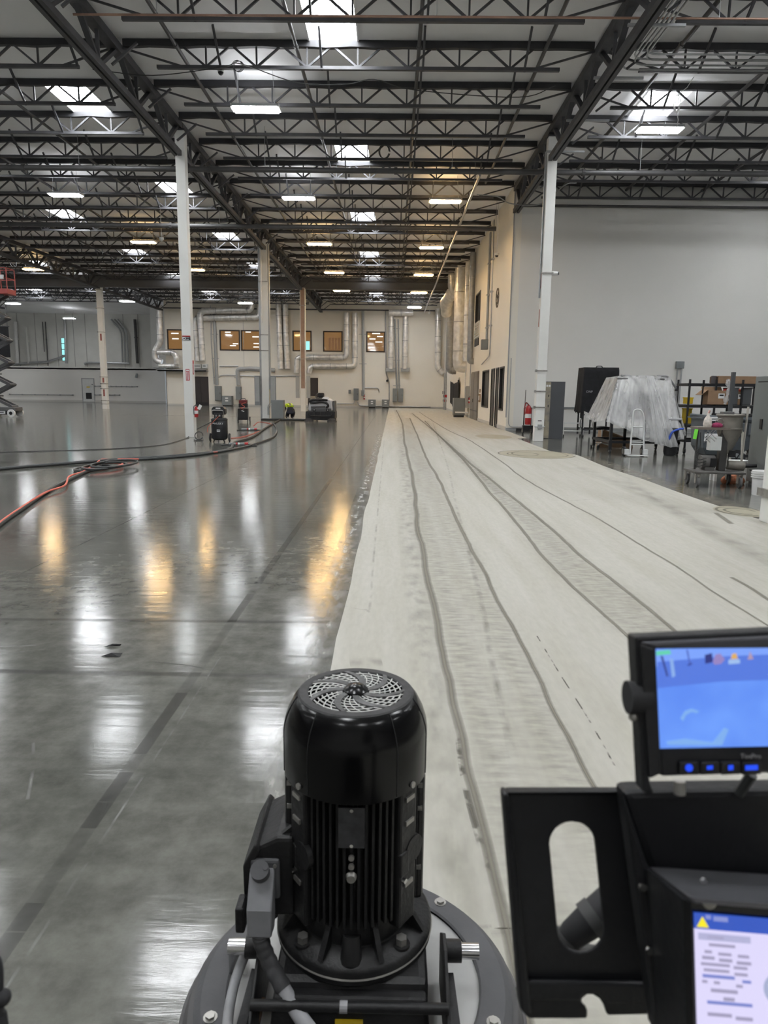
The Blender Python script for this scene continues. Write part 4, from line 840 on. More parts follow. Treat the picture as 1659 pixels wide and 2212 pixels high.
fpipe([(291, 690), (297, 785)], .16, pipe_dk, 'dark vertical pipe near the right end of the far wall'); fpipe([(182, 786), (190, 783), (280, 785)], .12, galv, 'low silver pipe on top of the partition')
t = thing('access_hatch', 'pale access door with black vent in the low partition', 'hatch', (aty(180, 860, YLOW).x, YLOW - .05, 0)); wd = aty(204, 860, YLOW).x - aty(180, 860, YLOW).x
build('leaf', MB().box(0, wd, 0, .05, .1, 2.45), white_mt, t, bevel=.01); build('frame', MB().plate([[(-.08, 0), (wd + .08, 0), (wd + .08, 2.55), (-.08, 2.55)], [(0, .05), (0, 2.47), (wd, 2.47), (wd, .05)]], (0, -.02, 0), X, Z, Y, .07), elec_lt, t); build('vent', MB().box(.33, .95, -.02, 0, .35, 1.0), black, t); build('plate', MB().box(.45, .8, -.01, 0, 1.55, 1.67), yellow, t); build('knob', MB().ball((wd - .12, -.05, 1.9), .05), black, t)
def rail(x0, x1, z, k, label):
    t = thing('wall_rail', label, 'rail', (x0, YLOW - .15, z)); build('bar', MB().cyl((0, 0, 0), (x1 - x0, 0, 0), .03), elec, t, smooth=True)
    for i in range(k): build('bracket', MB().cyl(((x1 - x0) * i / (k - 1), 0, 0), ((x1 - x0) * i / (k - 1), .15, 0), .06), elec, t)
rail(aty(22, 853, YLOW).x, aty(158, 853, YLOW).x, .75, 6, 'long low rail on the partition left of the hatch'); rail(aty(206, 834, YLOW).x, aty(297, 834, YLOW).x, 1.72, 9, 'upper hook rail on the partition right of the hatch'); rail(aty(206, 853, YLOW).x, aty(259, 853, YLOW).x, .8, 6, 'lower hook rail on the partition right of the hatch')
q = aty(296, 812, YLOW); t = thing('wall_fixture', 'small grey fixture high on the partition', 'fixture', (q.x, YLOW - .3, q.z)); build('body', MB().cyl((0, 0, -.2), (0.1, 0, .25), .15, .1), elec, t, smooth=True); build('arm', MB().cyl((0, 0, 0), (0, .3, 0), .05), elec, t)
# ================================================================ ON THE FLOOR, LEFT
def caster(t, x, y, z, r, w=.03, m=black_rub, name='caster'):
    c = build(name, MB().cyl((x - w / 2, y, r), (x + w / 2, y, r), r, n=16), m, t, smooth=True)
    build('fork', MB().box(x - w, x - w * .6, y - r * .4, y + r * .4, r * .8, z).box(x + w * .6, x + w, y - r * .4, y + r * .4, r * .8, z).box(x - w, x + w, y - r * .5, y + r * .5, z - .015, z), dull_steel, c)
def wheel(t, x0, x1, y, z, r, hub=dull_steel, name='wheel', m=black_rub):
    c = build(name, MB().cyl((x0, y, z), (x1, y, z), r, n=24), m, t, smooth=True, bevel=.008); e = .006
    build('hub', MB().cyl((min(x0, x1) - e, y, z), (max(x0, x1) + e, y, z), r * .6, n=20), hub, c, smooth=True)
# black upright air compressor
cp = thing('air_compressor', 'black upright air compressor with white lettering and two wheels', 'compressor', (-5.27, 21.4, 0), .05)
build('tank', MB().lathe([(.02, .05), (.18, .06), (.235, .11), (.245, .17), (.245, .66), (.22, .72), (.02, .75)], n=28), black, cp, smooth=True)
build('tank_collar', MB().lathe([(.246, .66), (.25, .67), (.25, .69), (.24, .70)], n=28, cap=False), black, cp)
build('pump_shroud', MB().plate([[(-.2, .86), (-.16, .82), (.16, .82), (.2, .86), (.2, 1.0), (.14, 1.07), (-.14, 1.07), (-.2, 1.0)]], (0, -.16, 0), X, Z, Y, .34), black, cp, bevel=.02)
build('control_panel', MB().box(-.12, .12, -.2, -.1, .72, .88), black, cp, bevel=.015)
build('shroud_plate', MB().box(-.07, .07, -.166, -.16, 1.005, 1.035), sticker_w, cp); build('handle', MB().tube(rnd([(-.17, -.2, .76), (-.17, -.25, .96), (.17, -.25, .96), (.17, -.2, .76)], .06), .014, 8), dull_steel, cp, smooth=True)
for s_ in (-1, 1):
    wheel(cp, s_ * .27, s_ * .31, .02, .13, .13); build('foot', MB().bar((s_ * .12, -.1, .10), (s_ * .17, -.14, 0.0), .03), black, cp); build('gauge', MB().cyl((s_ * .05, -.215, .8), (s_ * .05, -.2, .8), .03), chrome, cp)
build('foot', MB().bar((0, -.17, .10), (0, -.19, 0), .03), black, cp)
Mt = TF[cp.name]; text('HUSKY', .085, sticker_w, cp, Mt @ frame3((.03, -.249, .56), (1, 0, 0), (0, 0, 1)))
build('swoosh', MB().plate([[(-.17, .55), (-.11, .57), (-.12, .59), (-.1, .6), (-.15, .58)]], (0, -.236, 0), X, Z, Y, .004), sticker_w, cp)
lp = build('spec_label', MB().box(-.035, .06, -.252, -.244, .32, .385), sticker_w, cp); build('label_print', MB().box(-.028, .053, -.2535, -.252, .345, .36), ink, lp)
# red and black machine on a cart
wm_ = thing('welding_cart', 'red and black machine on a small wheeled cart', 'machine', (-7.3, 34.5, 0), .1)
build('cabinet', MB().box(-.24, .24, -.3, .3, .12, .66), black, wm_, bevel=.02); build('cart_frame', MB().bar((-.27, -.32, .1), (-.27, -.32, .7), .03).bar((.27, -.32, .1), (.27, -.32, .7), .03).bar((-.27, -.32, .7), (.27, -.32, .7), .03), dull_steel, wm_)
build('power_unit', MB().box(-.2, .2, -.25, .28, .68, .9), black, wm_, bevel=.02); build('top_unit', MB().box(-.19, .19, -.22, .25, .9, 1.08), mat('dark red enamel', (.12, .012, .014), .4), wm_, bevel=.03); build('top_handle', MB().tube(rnd([(-.12, 0, 1.07), (-.12, 0, 1.13), (.12, 0, 1.13), (.12, 0, 1.07)], .04), .015), black, wm_, smooth=True)
build('badge', MB().plate([[(-.09, .56), (-.02, .54), (.03, .5), (.09, .53), (.03, .56), (-.02, .58)]], (0, -.305, 0), X, Z, Y, .004), sticker_w, wm_); build('cable_loops', MB().tube(catmull([(.15, -.27, .95), (-.05, -.3, .88), (.1, -.32, .75), (-.1, -.33, .7), (.05, -.32, .62)]), .015, 6), orange_c, wm_, smooth=True)
for s_ in (-1, 1): wheel(wm_, s_ * .27, s_ * .31, .2, .13, .13); wheel(wm_, s_ * .2, s_ * .23, -.28, .06, .06)
# kneeling worker
wk = thing('person', 'person in yellow vest kneeling bent over the floor', 'person', (-5.55, 38.3, 0), 0.25); wk.scale = (1.12, 1.12, 1.12)
def skinned(name, V, E_, R, mt, parent, sub=2, root=0):
    me = bpy.data.meshes.new(name); me.from_pydata(V, E_, []); me.materials.append(mt); o = bpy.data.objects.new(name, me); COL.objects.link(o); o.parent = parent
    sk = o.modifiers.new('skin', 'SKIN'); sk.use_smooth_shade = True
    for i, s in enumerate(me.skin_vertices[0].data): s.radius = (R[i], R[i]) if not isinstance(R[i], tuple) else R[i]; s.use_root = (i == root)
    sd = o.modifiers.new('sub', 'SUBSURF'); sd.levels = sub; sd.render_levels = sub
    bpy.context.view_layer.update(); m2 = bpy.data.meshes.new_from_object(o.evaluated_get(bpy.context.evaluated_depsgraph_get()))
    o.modifiers.clear(); o.data = m2; bpy.data.meshes.remove(me)
    for p in m2.polygons: p.use_smooth = True
    TF[o.name] = Matrix.Identity(4); return o
# seen from behind: pelvis nearest, back rising away to the shoulders, head down
bv = [(0, 0, .40), (0, .1, .55), (-.05, .24, .66), (-.08, .36, .68), (-.1, .5, .6), (-.1, .58, .5),
      (-.2, .42, .55), (-.27, .5, .3), (-.24, .62, .06), (-.22, .70, .04), (.16, .42, .55), (.25, .46, .3), (.2, .6, .06), (.18, .68, .04),
      (-.1, .02, .34), (-.13, .36, .12), (-.13, -.02, .09), (-.13, -.16, .05), (.1, .02, .34), (.13, .36, .12), (.13, -.02, .09), (.13, -.16, .05)]
be = [(0, 1), (1, 2), (2, 3), (3, 4), (4, 5), (3, 6), (6, 7), (7, 8), (8, 9), (3, 10), (10, 11), (11, 12), (12, 13), (0, 14), (14, 15), (15, 16), (16, 17), (0, 18), (18, 19), (19, 20), (20, 21)]
br = [.15, .15, .16, .12, .06, .1, .065, .05, .035, .04, .065, .05, .035, .04, .1, .075, .055, .045, .1, .075, .055, .045]
skinned('body', bv, be, br, grey_cloth, wk)
skinned('trousers', [(0, -.01, .40), (0, .05, .45), (-.1, .0, .34), (-.13, .36, .12), (-.13, .0, .09), (.1, .0, .34), (.13, .36, .12), (.13, .0, .09)], [(0, 1), (0, 2), (2, 3), (3, 4), (0, 5), (5, 6), (6, 7)], [.165, .15, .115, .088, .066, .115, .088, .066], navy, wk)
skinned('vest', [(-.01, .06, .54), (-.03, .15, .62), (-.06, .25, .67), (-.19, .3, .63), (.07, .3, .64)], [(0, 1), (1, 2), (2, 3), (2, 4)], [.175, .19, .185, .13, .13], hivis, wk)
build('vest_stripe', MB().tube([(.175 * math.cos(a * .39), -.02 + .1 * math.sin(a * .39), .52 + .16 * math.sin(a * .39)) for a in range(9)], .022, 6), mat('reflective tape', (.55, .56, .5), .3), wk, smooth=True)
skinned('hair', [(-.1, .58, .54), (-.1, .6, .48)], [(0, 1)], [.1, .09], ink, wk)
for s_ in (-1, 1): skinned('shoe', [(s_ * .13, -.1, .06), (s_ * .13, -.2, .05), (s_ * .13, -.25, .09)], [(0, 1), (1, 2)], [.06, .055, .04], elec_lt, wk)
# ride-on sweeper
sw = thing('floor_sweeper', 'grey and black ride-on floor sweeper facing the camera', 'sweeper', (-3.72, 37.0, 0))
hood = MB(); prof = [(-.62, .52), (-.66, .62), (-.60, .98), (-.5, 1.14), (.42, 1.15), (.56, 1.06), (.64, .62), (.62, .52)]
hood.plate([prof], (0, -.45, 0), X, Z, Y, 1.3); sgrey = mat('sweeper grey plastic', (.48, .485, .5), .4, var=.05, vs=3)
build('hood', hood, sgrey, sw, bevel=.06, seg=3, smooth=True)
build('front_skirt', MB().plate([[(-.78, .08), (.72, .04), (.76, .5), (-.76, .5)]], (0, -.62, 0), X, Z, Y, .1), black_rub, sw, bevel=.015)
build('chassis', MB().box(-.74, .74, -.52, .85, .12, .52), black, sw, bevel=.03); build('bumper', MB().tube(rnd([(-.6, -.64, .42), (-.55, -.7, .28), (.55, -.7, .28), (.6, -.64, .42)], .12), .018, 8), black, sw, smooth=True)
for k in range(3): build('bumper_bar', MB().bar((-.3 + k * .3, -.68, .29), (-.32 + k * .32, -.64, .48), .025), black, sw)
build('side_guard', MB().box(.62, .72, -.42, .7, .5, 1.05), mat('sweeper dark trim', (.09, .09, .09), .5), sw, bevel=.03)
for s_ in (-1, 1):
    wheel(sw, s_ * .5, s_ * .72, .6, .2, .2); h = build('headlight', MB().lathe([(.085, 0), (.085, .05), (.06, .06)], (s_ * .35 + .02, -.47, .57), 16, Matrix.Rotation(PI / 2, 3, 'X') ), black, sw, smooth=True)
    build('lens', MB().ball((s_ * .35 + .02, -.51, .57), .06, (1, .4, 1)), chrome, h, smooth=True)
    build('side_brush', MB().lathe([(.26, 0.0), (.2, .1), (.08, .16)], (s_ * .6, -.62, 0), 18), black_rub, sw)
build('front_panel', MB().box(-.5, .55, -.48, -.44, .5, .66), mat('sweeper dark trim', (.09, .09, .09), .5), sw)
build('vacuum_hose', MB().tube(catmull([(.35, -.43, 1.08), (.1, -.5, 1.1), (-.3, -.5, 1.1), (-.52, -.5, 1.06), (-.52, -.5, .97), (-.3, -.52, .95), (.0, -.52, 1.0), (.28, -.52, .95), (.4, -.52, .8), (.3, -.5, .7)]), .055, 12), black_rub, sw, smooth=True)
build('wand', MB().cyl((-.5, -.5, .73), (.25, -.5, .75), .035), mat('sweeper dark trim', (.09, .09, .09), .5), sw, smooth=True)
build('seat', MB().box(-.28, .1, .25, .7, 1.1, 1.2).box(-.26, .08, .62, .74, 1.2, 1.45), black, sw, bevel=.05, seg=3); build('steering_wheel', MB().tube([(-.1 + .2 * math.cos(a * .4), -.05 + .06 * math.sin(a * .4), 1.27 + .16 * math.sin(a * .4)) for a in range(17)], .02, 6), black, sw, smooth=True); build('dash', MB().plate([[(.02, 1.12), (.45, 1.12), (.38, 1.24), (.1, 1.24)]], (0, -.2, 0), X, Z, Y, .2), sgrey, sw, bevel=.02)
# scissor lift
sl = thing('scissor_lift', 'raised scissor lift with red platform at the left edge', 'lift', (-21.3, 37.4, 0))
build('base', MB().box(-1.4, 1.4, -.4, .4, .3, .52), mat('lift grey', (.1, .1, .1), .5, var=.1), sl, bevel=.03); build('chassis', MB().box(-1.1, 1.05, -.36, .36, .12, .32), black, sl)
for x in (-.95, .05, 1.2):
    for y in (-.42, .42): wheel(sl, 0, 0, 0, 0, .01) if False else build('tyre', MB().cyl((x, y - .06, .2), (x, y + .06, .2), .2, n=20), white_pl, sl, smooth=True)
    build('hub', MB().cyl((x, -.49, .2), (x, -.48, .2), .09), black, sl)
pl_ = build('side_plate', MB().box(.3, .85, -.385, -.36, .15, .33), sticker_w, sl); build('plate_print', MB().box(.36, .42, -.39, -.385, .2, .28).box(.48, .78, -.39, -.385, .22, .26), ink, pl_)
arm = mat('lift arm steel', (.09, .09, .095), .5, var=.1); nst, zb, zt = 5, .55, 6.25; hs = (zt - zb) / nst
for k in range(nst):
    for s_, y in ((-1, -.28), (1, -.2), (-1, .2), (1, .28)):
        build('scissor_arm', MB().bar((-1.15 * s_, y, zb + hs * k), (1.15 * s_, y, zb + hs * (k + 1)), .07, .15, up=(0, 0, 1)), arm, sl)
    for sx in (-1, 1): build('pivot_tube', MB().cyl((sx * 1.15, -.32, zb + hs * k), (sx * 1.15, .32, zb + hs * k), .06), arm, sl)
for k in (0, 1): build('cross_tray', MB().box(-.9, .55, -.15, .15, zb + hs * (k + .45), zb + hs * (k + .5)), black, sl)
build('platform', MB().box(-1.5, 1.5, -.42, .42, zt + .02, zt + .28), red_rail, sl, bevel=.02)
for sx in (-1.48, -.75, 0, .75, 1.48):
    for sy in (-.4, .4): build('rail_post', MB().bar((sx, sy, zt + .28), (sx, sy, zt + 1.3), .04), red_rail, sl)
for z in (.8, 1.3):
    build('guard_rail', MB().bar((-1.48, -.4, zt + z), (1.48, -.4, zt + z), .04).bar((-1.48, .4, zt + z), (1.48, .4, zt + z), .04).bar((1.48, -.4, zt + z), (1.48, .4, zt + z), .04), red_rail, sl)
build('control_box', MB().box(1.05, 1.35, -.46, -.4, zt + .75, zt + .95), sticker_w, sl)
q = aty(8, 740, 50); t = thing('wall_screen', 'dark curtain panel behind the scissor lift arms', 'screen', (q.x - 1.5, 70, aty(8, 772, 70).z)); H_ = aty(8, 705, 70).z - aty(8, 772, 70).z
q0, q1 = aty(-10, 740, 70), aty(20, 740, 70); t.location = (q0.x, 70, t.location.z); build('sheet', MB().box(0, q1.x - q0.x, 0, .05, 0, H_), black_cloth, t); build('head_rail', MB().cyl((-.1, 0, H_), (q1.x - q0.x + .1, 0, H_), .05), black, t)
build('hanger', MB().bar((.5, .02, H_), (.5, .02, ZD - t.location.z), .04).bar((1.3, .02, H_), (1.3, .02, ZD - t.location.z), .04), black, t)
# cables and hoses
def lay(name, px, r, m, label, lift=0.0, k=6, cat='cable'):
    P = [atz(x, y, 0) for x, y in px]; P = [Vector((p.x, p.y, r + .002 + lift)) for p in P]
    o = build(name, MB().tube(catmull(P, k), r, 8), m, smooth=True); tag(o, label, cat); return o
lay('power_cable', [(-30, 1019), (0, 1017), (120, 1007), (260, 996), (380, 988), (490, 955 + 20), (507, 958), (545, 946), (575, 925), (598, 912), (605, 908)], .035, cable_bk, 'thick black cable crossing the floor from the left edge, upper one')
lay('power_cable', [(-40, 1175), (0, 1138), (60, 1095), (110, 1060), (165, 1032), (210, 1012), (240, 997), (320, 994), (420, 986), (510, 972), (560, 958), (592, 944), (598, 928), (590, 915)], .028, cable_bk, 'thick black cable curving from the lower left to the sweeper')
lay('extension_cord', [(-40, 1180), (-5, 1142), (50, 1102), (100, 1070), (140, 1055), (150, 1035), (180, 1024), (205, 1008), (218, 998), (232, 997), (300, 996)], .016, orange_c, 'orange extension cord lying along the near black cable', .03)
lay('extension_cord', [(350, 990), (400, 985), (470, 980)], .012, orange_c, 'short run of orange cord on the lower black cable', .03)
lay('extension_cord', [(495, 948), (530, 943), (565, 930), (575, 922), (588, 917), (560, 912), (548, 920)], .012, orange_c, 'thin orange cord beside the compressor', 0.0)
def coil(px, py, label, n, rx, ry, r, m):
    c = atz(px, py); t = thing('cable_coil', label, 'cable', (c.x, c.y, 0))
    for k in range(n): a0 = random.random() * 6; build('loop', MB().tube([(rx * (1 + .12 * k) * math.cos(a0 + a * 2 * PI / 24) + .12 * k - .1, ry * (1 + .1 * k) * math.sin(a0 + a * 2 * PI / 24) + .2 * (k % 2), r + .004 + .025 * k) for a in range(24)], r, 7, closed=True), m if k != 1 else orange_c, t, smooth=True)
coil(212, 1014, 'looped black cable with orange cord on the polished floor', 4, .28, .55, .022, cable_bk)
hs_ = lay('air_hose', [(-30, 979), (0, 978), (100, 975), (250, 970), (350, 962), (405, 947)], .01, cable_bk, 'thin dark air hose from the left edge to the column')
P = [atz(405, 947) + Vector((0, 0, .02)), atz(425, 935) + Vector((0, 0, .12)), Vector((-5.45, 21.2, .62)), Vector((-5.3, 21.15, .76))]
tag(build('air_hose', MB().tube(catmull(P, 8), .014, 7), cable_bk, smooth=True), 'black air hose sagging up to the compressor', 'hose')
P = [Vector((-5.22, 21.12, .78)), Vector((-5.4, 21.1, .6)), Vector((-5.55, 21.1, .45)), Vector((-5.56, 21.1, .3))]
tag(build('air_hose', MB().tube(catmull(P, 8), .01, 6), orange_c, smooth=True), 'reddish hose hanging across the compressor tank', 'hose')
c = atz(430, 950); t = thing('hose_loop', 'small loop of black hose on the floor by the column', 'hose', (c.x, c.y, 0)); build('loop', MB().tube([(.13 * math.cos(a * .5), .0 + .05 * math.sin(a * .5), .13 + .12 * math.sin(a * .5)) for a in range(13)], .015, 7), cable_bk, t, smooth=True); build('tail', MB().tube(catmull([(.1, 0, .1), (.2, -.25, .02), (.12, -.5, .02), (-.05, -.4, .02)]), .014, 7), cable_bk, t, smooth=True)
for (px, py, sc_s, lab) in ((515, 962, .62, 'grey and red plug connector pair lying on the floor'), (538, 930, .7, 'red plug connectors lying behind the compressor')):
    c = atz(px, py); t = thing('plug_connector', lab, 'plug', (c.x, c.y, 0), .12); r = .055 * sc_s
    for i, (x0, x1, mm_) in enumerate(((-.42, -.12, elec), (-.12, -.04, red), (-.02, .06, sticker_w), (.06, .28, elec), (.28, .44, red))): build(['grip', 'ring', 'seal', 'grip', 'cap'][i], MB().cyl((x0 * sc_s, .06 * x0, r + .01), (x1 * sc_s, .06 * x1, r + .01), r * (1.0 if mm_ is elec else 1.15), n=14), mm_, t, smooth=True)
    build('cable_tail', MB().tube(catmull([(-.27, 0, .03), (-.42, .02, .02), (-.44, -.15, .02), (-.2, -.3, .02), (.25, -.25, .02), (.5, -.35, .02), (.5, -.1, .02), (.28, 0, .03)]), .016, 7), cable_bk, t, smooth=True)
o = build('floor_hose', MB().tube([(-6.9, 37.0, .05), (-5.6, 36.9, .05), (-4.5, 36.95, .05)], .05, 8), cable_bk, smooth=True); tag(o, 'fat black hose along the floor in front of the worker', 'hose')
for i, (px, py, l, lab) in enumerate(((241, 1417, .06, 'larger dark debris scrap on the polished floor'), (243, 1397, .05, 'thin dark debris sliver on the polished floor'))):
    c = atz(px, py); o = build('debris_scrap', MB().add([(c.x - l, c.y - .015, .002), (c.x + l * .9, c.y - .02 + .03 * i, .002), (c.x + l, c.y + .02, .012), (c.x - l * .2, c.y + .03 - .05 * i, .01), (c.x, c.y, .02)], [(0, 1, 4), (1, 2, 4), (2, 3, 4), (3, 0, 4)]), ink); tag(o, lab, 'debris')
# ================================================================ RIGHT SIDE
lk = thing('storage_locker', 'tall dark grey locker with scuffed doors beside the white column', 'locker', (5.72, 25.0, 0), -.16)
lkm = mat('locker grey', (.062, .066, .074), .5, var=.05, vs=2); scuff = mat('scuffed locker door', (.16, .15, .14), .6, var=.0, vs=5, col2=(.32, .28, .2))
build('body', MB().box(-.18, .3, -.3, .35, 0, 1.98), lkm, lk, bevel=.008); dr = build('door', MB().box(-.2, -.18, -.28, .0, .06, 1.94), scuff, lk); dr2 = build('door', MB().box(-.2, -.18, .02, .33, .06, 1.94), scuff, lk)
build('front_door', MB().box(-.36, -.18, -.315, -.25, .02, 1.96), scuff, lk); build('side_panel', MB().box(-.36, -.18, -.25, .35, .0, 1.98), lkm, lk)
for k in (-.31, -.23): build('paper_label', MB().box(k - .03, k + .03, -.32, -.315, 1.8, 1.87), sticker_w, lk)
for z in (1.45, 1.1): build('handle', MB().box(-.26, -.23, -.318, -.305, z, z + .08), black, lk)
br_ = thing('push_broom', 'push broom leaning upright at the front wall corner', 'broom', (5.46, 29.35, 0)); build('stick', MB().cyl((0, .0, .1), (.08, .25, 1.7), .016), mat('broom stick', (.1, .09, .08), .5), br_, smooth=True); build('head', MB().box(-.3, .3, -.05, .05, .06, .12), black, br_); build('bristles', MB().box(-.3, .3, -.04, .04, 0, .06), black_rub, br_)
he = thing('wheeled_extinguisher', 'red extinguisher on a black trolley behind the right column', 'extinguisher', (5.3, 27.6, 0)); build('cylinder', MB().lathe([(.02, .35), (.11, .36), (.12, .42), (.12, .95), (.08, 1.08), (.03, 1.12)], n=18), red, he, smooth=True); build('hose', MB().tube(catmull([(.02, -.02, 1.1), (-.12, -.1, 1.2), (-.17, -.1, 1.0), (-.16, -.1, .75)]), .025, 8), mat('hose dark red', (.2, .02, .02), .5), he, smooth=True); build('frame', MB().bar((-.14, .12, .05), (-.14, .12, 1.0), .04).bar((.14, .12, .05), (.14, .12, 1.0), .04).bar((-.14, .12, 1.0), (.14, .12, 1.0), .04).box(-.2, .2, -.12, .12, .2, .33), black, he); build('label', MB().lathe([(.1215, .62), (.1215, .78)], n=18, cap=False), sticker_w, he); wheel(he, -.2, -.15, .05, .12, .12); wheel(he, .15, .2, .05, .12, .12)
# black covered booth on a frame
bo = thing('covered_machine', 'tall machine under a black fabric cover with white letters', 'machine', (7.55, 26.3, 0), -.05)
V_ = []; prof = [(.62, 2.52, .5, 0.02), (.62, 2.4, .52, .0), (.66, 1.2, .56, .02), (.68, .9, .58, .05)]; nn = 40
for j, (hx, z, hy, wv) in enumerate(prof):
    for i in range(nn):
        t_ = i / nn * 4; s_ = t_ % 1; q = int(t_); P_ = [(-1 + 2 * s_, -1), (1, -1 + 2 * s_), (1 - 2 * s_, 1), (-1, 1 - 2 * s_)][q]
        f_ = 1 + wv * math.sin(i * 2.3); V_.append((hx * P_[0] * f_, hy * P_[1] * f_, z + (.06 * math.sin(i * 1.7) - .1 * (P_[0] > .3) if j == 3 else 0)))
mb = MB().add(V_, [(j * nn + i, j * nn + (i + 1) % nn, (j + 1) * nn + (i + 1) % nn, (j + 1) * nn + i) for j in range(3) for i in range(nn)] + [tuple(range(nn))])
build('cover', mb, black_cloth, bo); build('top_handle', MB().tube(rnd([(-.12, -.1, 2.52), (-.08, -.1, 2.58), (.08, -.1, 2.58), (.12, -.1, 2.52)], .03), .018), black, bo); build('front_panel', MB().box(-.1, .58, -.555, -.535, 1.1, 2.25), mat('black mesh', (.004, .004, .005), .8), bo)
text('DNP', .11, mat('pale print', (.35, .35, .37), .7), bo, TF[bo.name] @ frame3((-.4, -.56, 1.65), (1, 0, 0), (0, 0, 1)))
for x in (-.55, -.1, .5):
    for y in (-.4, .4): build('leg', MB().bar((x, y, .08), (x, y, 1.0), .05), black, bo)
build('stretcher', MB().bar((-.55, -.4, .3), (.5, -.4, .3), .05).bar((-.55, .4, .3), (.5, .4, .3), .05), black, bo)
for x in (-.55, .5): caster(bo, x, -.4, .12, .05)
build('loose_cable', MB().tube(catmull([(-.5, -.45, .85), (-.65, -.5, .6), (-.62, -.5, .35), (-.4, -.45, .25), (-.2, -.45, .4), (-.3, -.45, .8)]), .014, 6), cable_bk, bo, smooth=True); build('hanging_box', MB().box(-.66, -.58, -.5, -.42, .7, .95), black, bo)
wt = thing('utility_cart', 'low white wire cart behind the grey locker', 'cart', (6.6, 26.2, 0)); build('top_frame', MB().bar((-.3, -.2, .5), (.45, -.2, .5), .03).bar((-.3, .2, .5), (.45, .2, .5), .03).bar((.45, -.2, .5), (.45, .2, .5), .03), white_mt, wt); build('shelf', MB().box(-.3, .45, -.2, .2, .2, .22), white_mt, wt)
for x in (-.28, .44):
    for y in (-.2, .2): build('leg', MB().bar((x, y, .06), (x, y, .55), .03), white_mt, wt); caster(wt, x, y, .1, .04)
# plastic wrapped workbenches
wb_ = thing('wrapped_workbench', 'workbench with lamp arms draped in clear plastic sheeting', 'workbench', (6.75, 19.7, 0))
bx0, bx1, by0, by1 = -.95, .95, -.9, .75
def bench_leg(x, y): build('leg', MB().bar((x, y, .1), (x, y, .92), .07), black, wb_); caster(wb_, x, y, .14, .065)
for x in (bx0 + .05, -.02, bx1 - .05):
    for y in (by0 + .05, by1 - .05): bench_leg(x, y)
build('lower_frame', MB().bar((bx0, by0 + .05, .32), (bx1, by0 + .05, .32), .07).bar((bx0, by1 - .05, .32), (bx1, by1 - .05, .32), .07).bar((bx0 + .05, by0, .32), (bx0 + .05, by1, .32), .07), black, wb_)
build('tabletop', MB().box(bx0, bx1, by0, by1, .92, .97), mat('pale worktop', (.42, .42, .43), .5), wb_, bevel=.01)
build('back_panel', MB().box(bx0 + .1, bx1 - .05, .05, .1, .97, 1.62), mat('grey bench panel', (.27, .27, .28), .6), wb_); build('shelf', MB().box(bx0 + .1, bx1, -.05, .35, 1.6, 1.63), mat('pale worktop', (.42, .42, .43), .5), wb_); build('equipment', MB().box(.25, .75, -.35, .05, .97, 1.45).box(-.6, -.2, -.2, .05, .97, 1.2), mat('bench equipment', (.12, .11, .11), .5), wb_, bevel=.02); build('red_bin', MB().box(-.1, .2, -.3, .0, .97, 1.1), mat('rust tub', (.3, .12, .08), .6), wb_)
for x in (-.02, .95):
    a = build('lamp_arm', MB().tube(rnd([(x, -.35, .97), (x, -.35, 1.74), (x - .32, -.5, 2.07), (x - .62, -.55, 2.07)], .1), .03, 10), mat('dull lamp arm', (.22, .22, .22), .45), wb_, smooth=True)
    build('lamp_head', MB().cbox((x - .58, -.55, 1.99), (.3, .1, .05)), mat('dark lamp head', (.08, .08, .08), .5), a, bevel=.02); build('arm_joint', MB().cyl((x, -.35, 1.68), (x, -.35, 1.82), .05), black, a)
# sheeting
pm = bpy.data.materials.new('clear plastic sheeting'); pm.use_nodes = True; N = pm.node_tree.nodes; L = pm.node_tree.links; pb = N['Principled BSDF']; pb.inputs['Base Color'].default_value = (.72, .72, .72, 1); pb.inputs['Roughness'].default_value = .28; pb.inputs['Specular IOR Level'].default_value = .7
tcn = N.new('ShaderNodeTexCoord'); nzp = N.new('ShaderNodeTexNoise'); nzp.inputs['Scale'].default_value = 5; nzp.inputs['Detail'].default_value = 4; mpp = N.new('ShaderNodeMapping'); mpp.inputs['Scale'].default_value = (1.2, 1, .35); L.new(tcn.outputs['Object'], mpp.inputs[0]); L.new(mpp.outputs[0], nzp.inputs[0])
bpp = N.new('ShaderNodeBump'); bpp.inputs['Strength'].default_value = .12; bpp.inputs['Distance'].default_value = .05; L.new(nzp.outputs[0], bpp.inputs['Height']); L.new(bpp.outputs[0], pb.inputs['Normal'])
mrp = N.new('ShaderNodeMapRange'); mrp.inputs[1].default_value = .35; mrp.inputs[2].default_value = .7; mrp.inputs[3].default_value = .26; mrp.inputs[4].default_value = .5; L.new(nzp.outputs[0], mrp.inputs[0])
trn = N.new('ShaderNodeBsdfTransparent'); mxn = N.new('ShaderNodeMixShader'); L.new(mrp.outputs[0], mxn.inputs[0]); L.new(trn.outputs[0], mxn.inputs[1]); L.new(pb.outputs[0], mxn.inputs[2]); L.new(mxn.outputs[0], N['Material Output'].inputs[0])
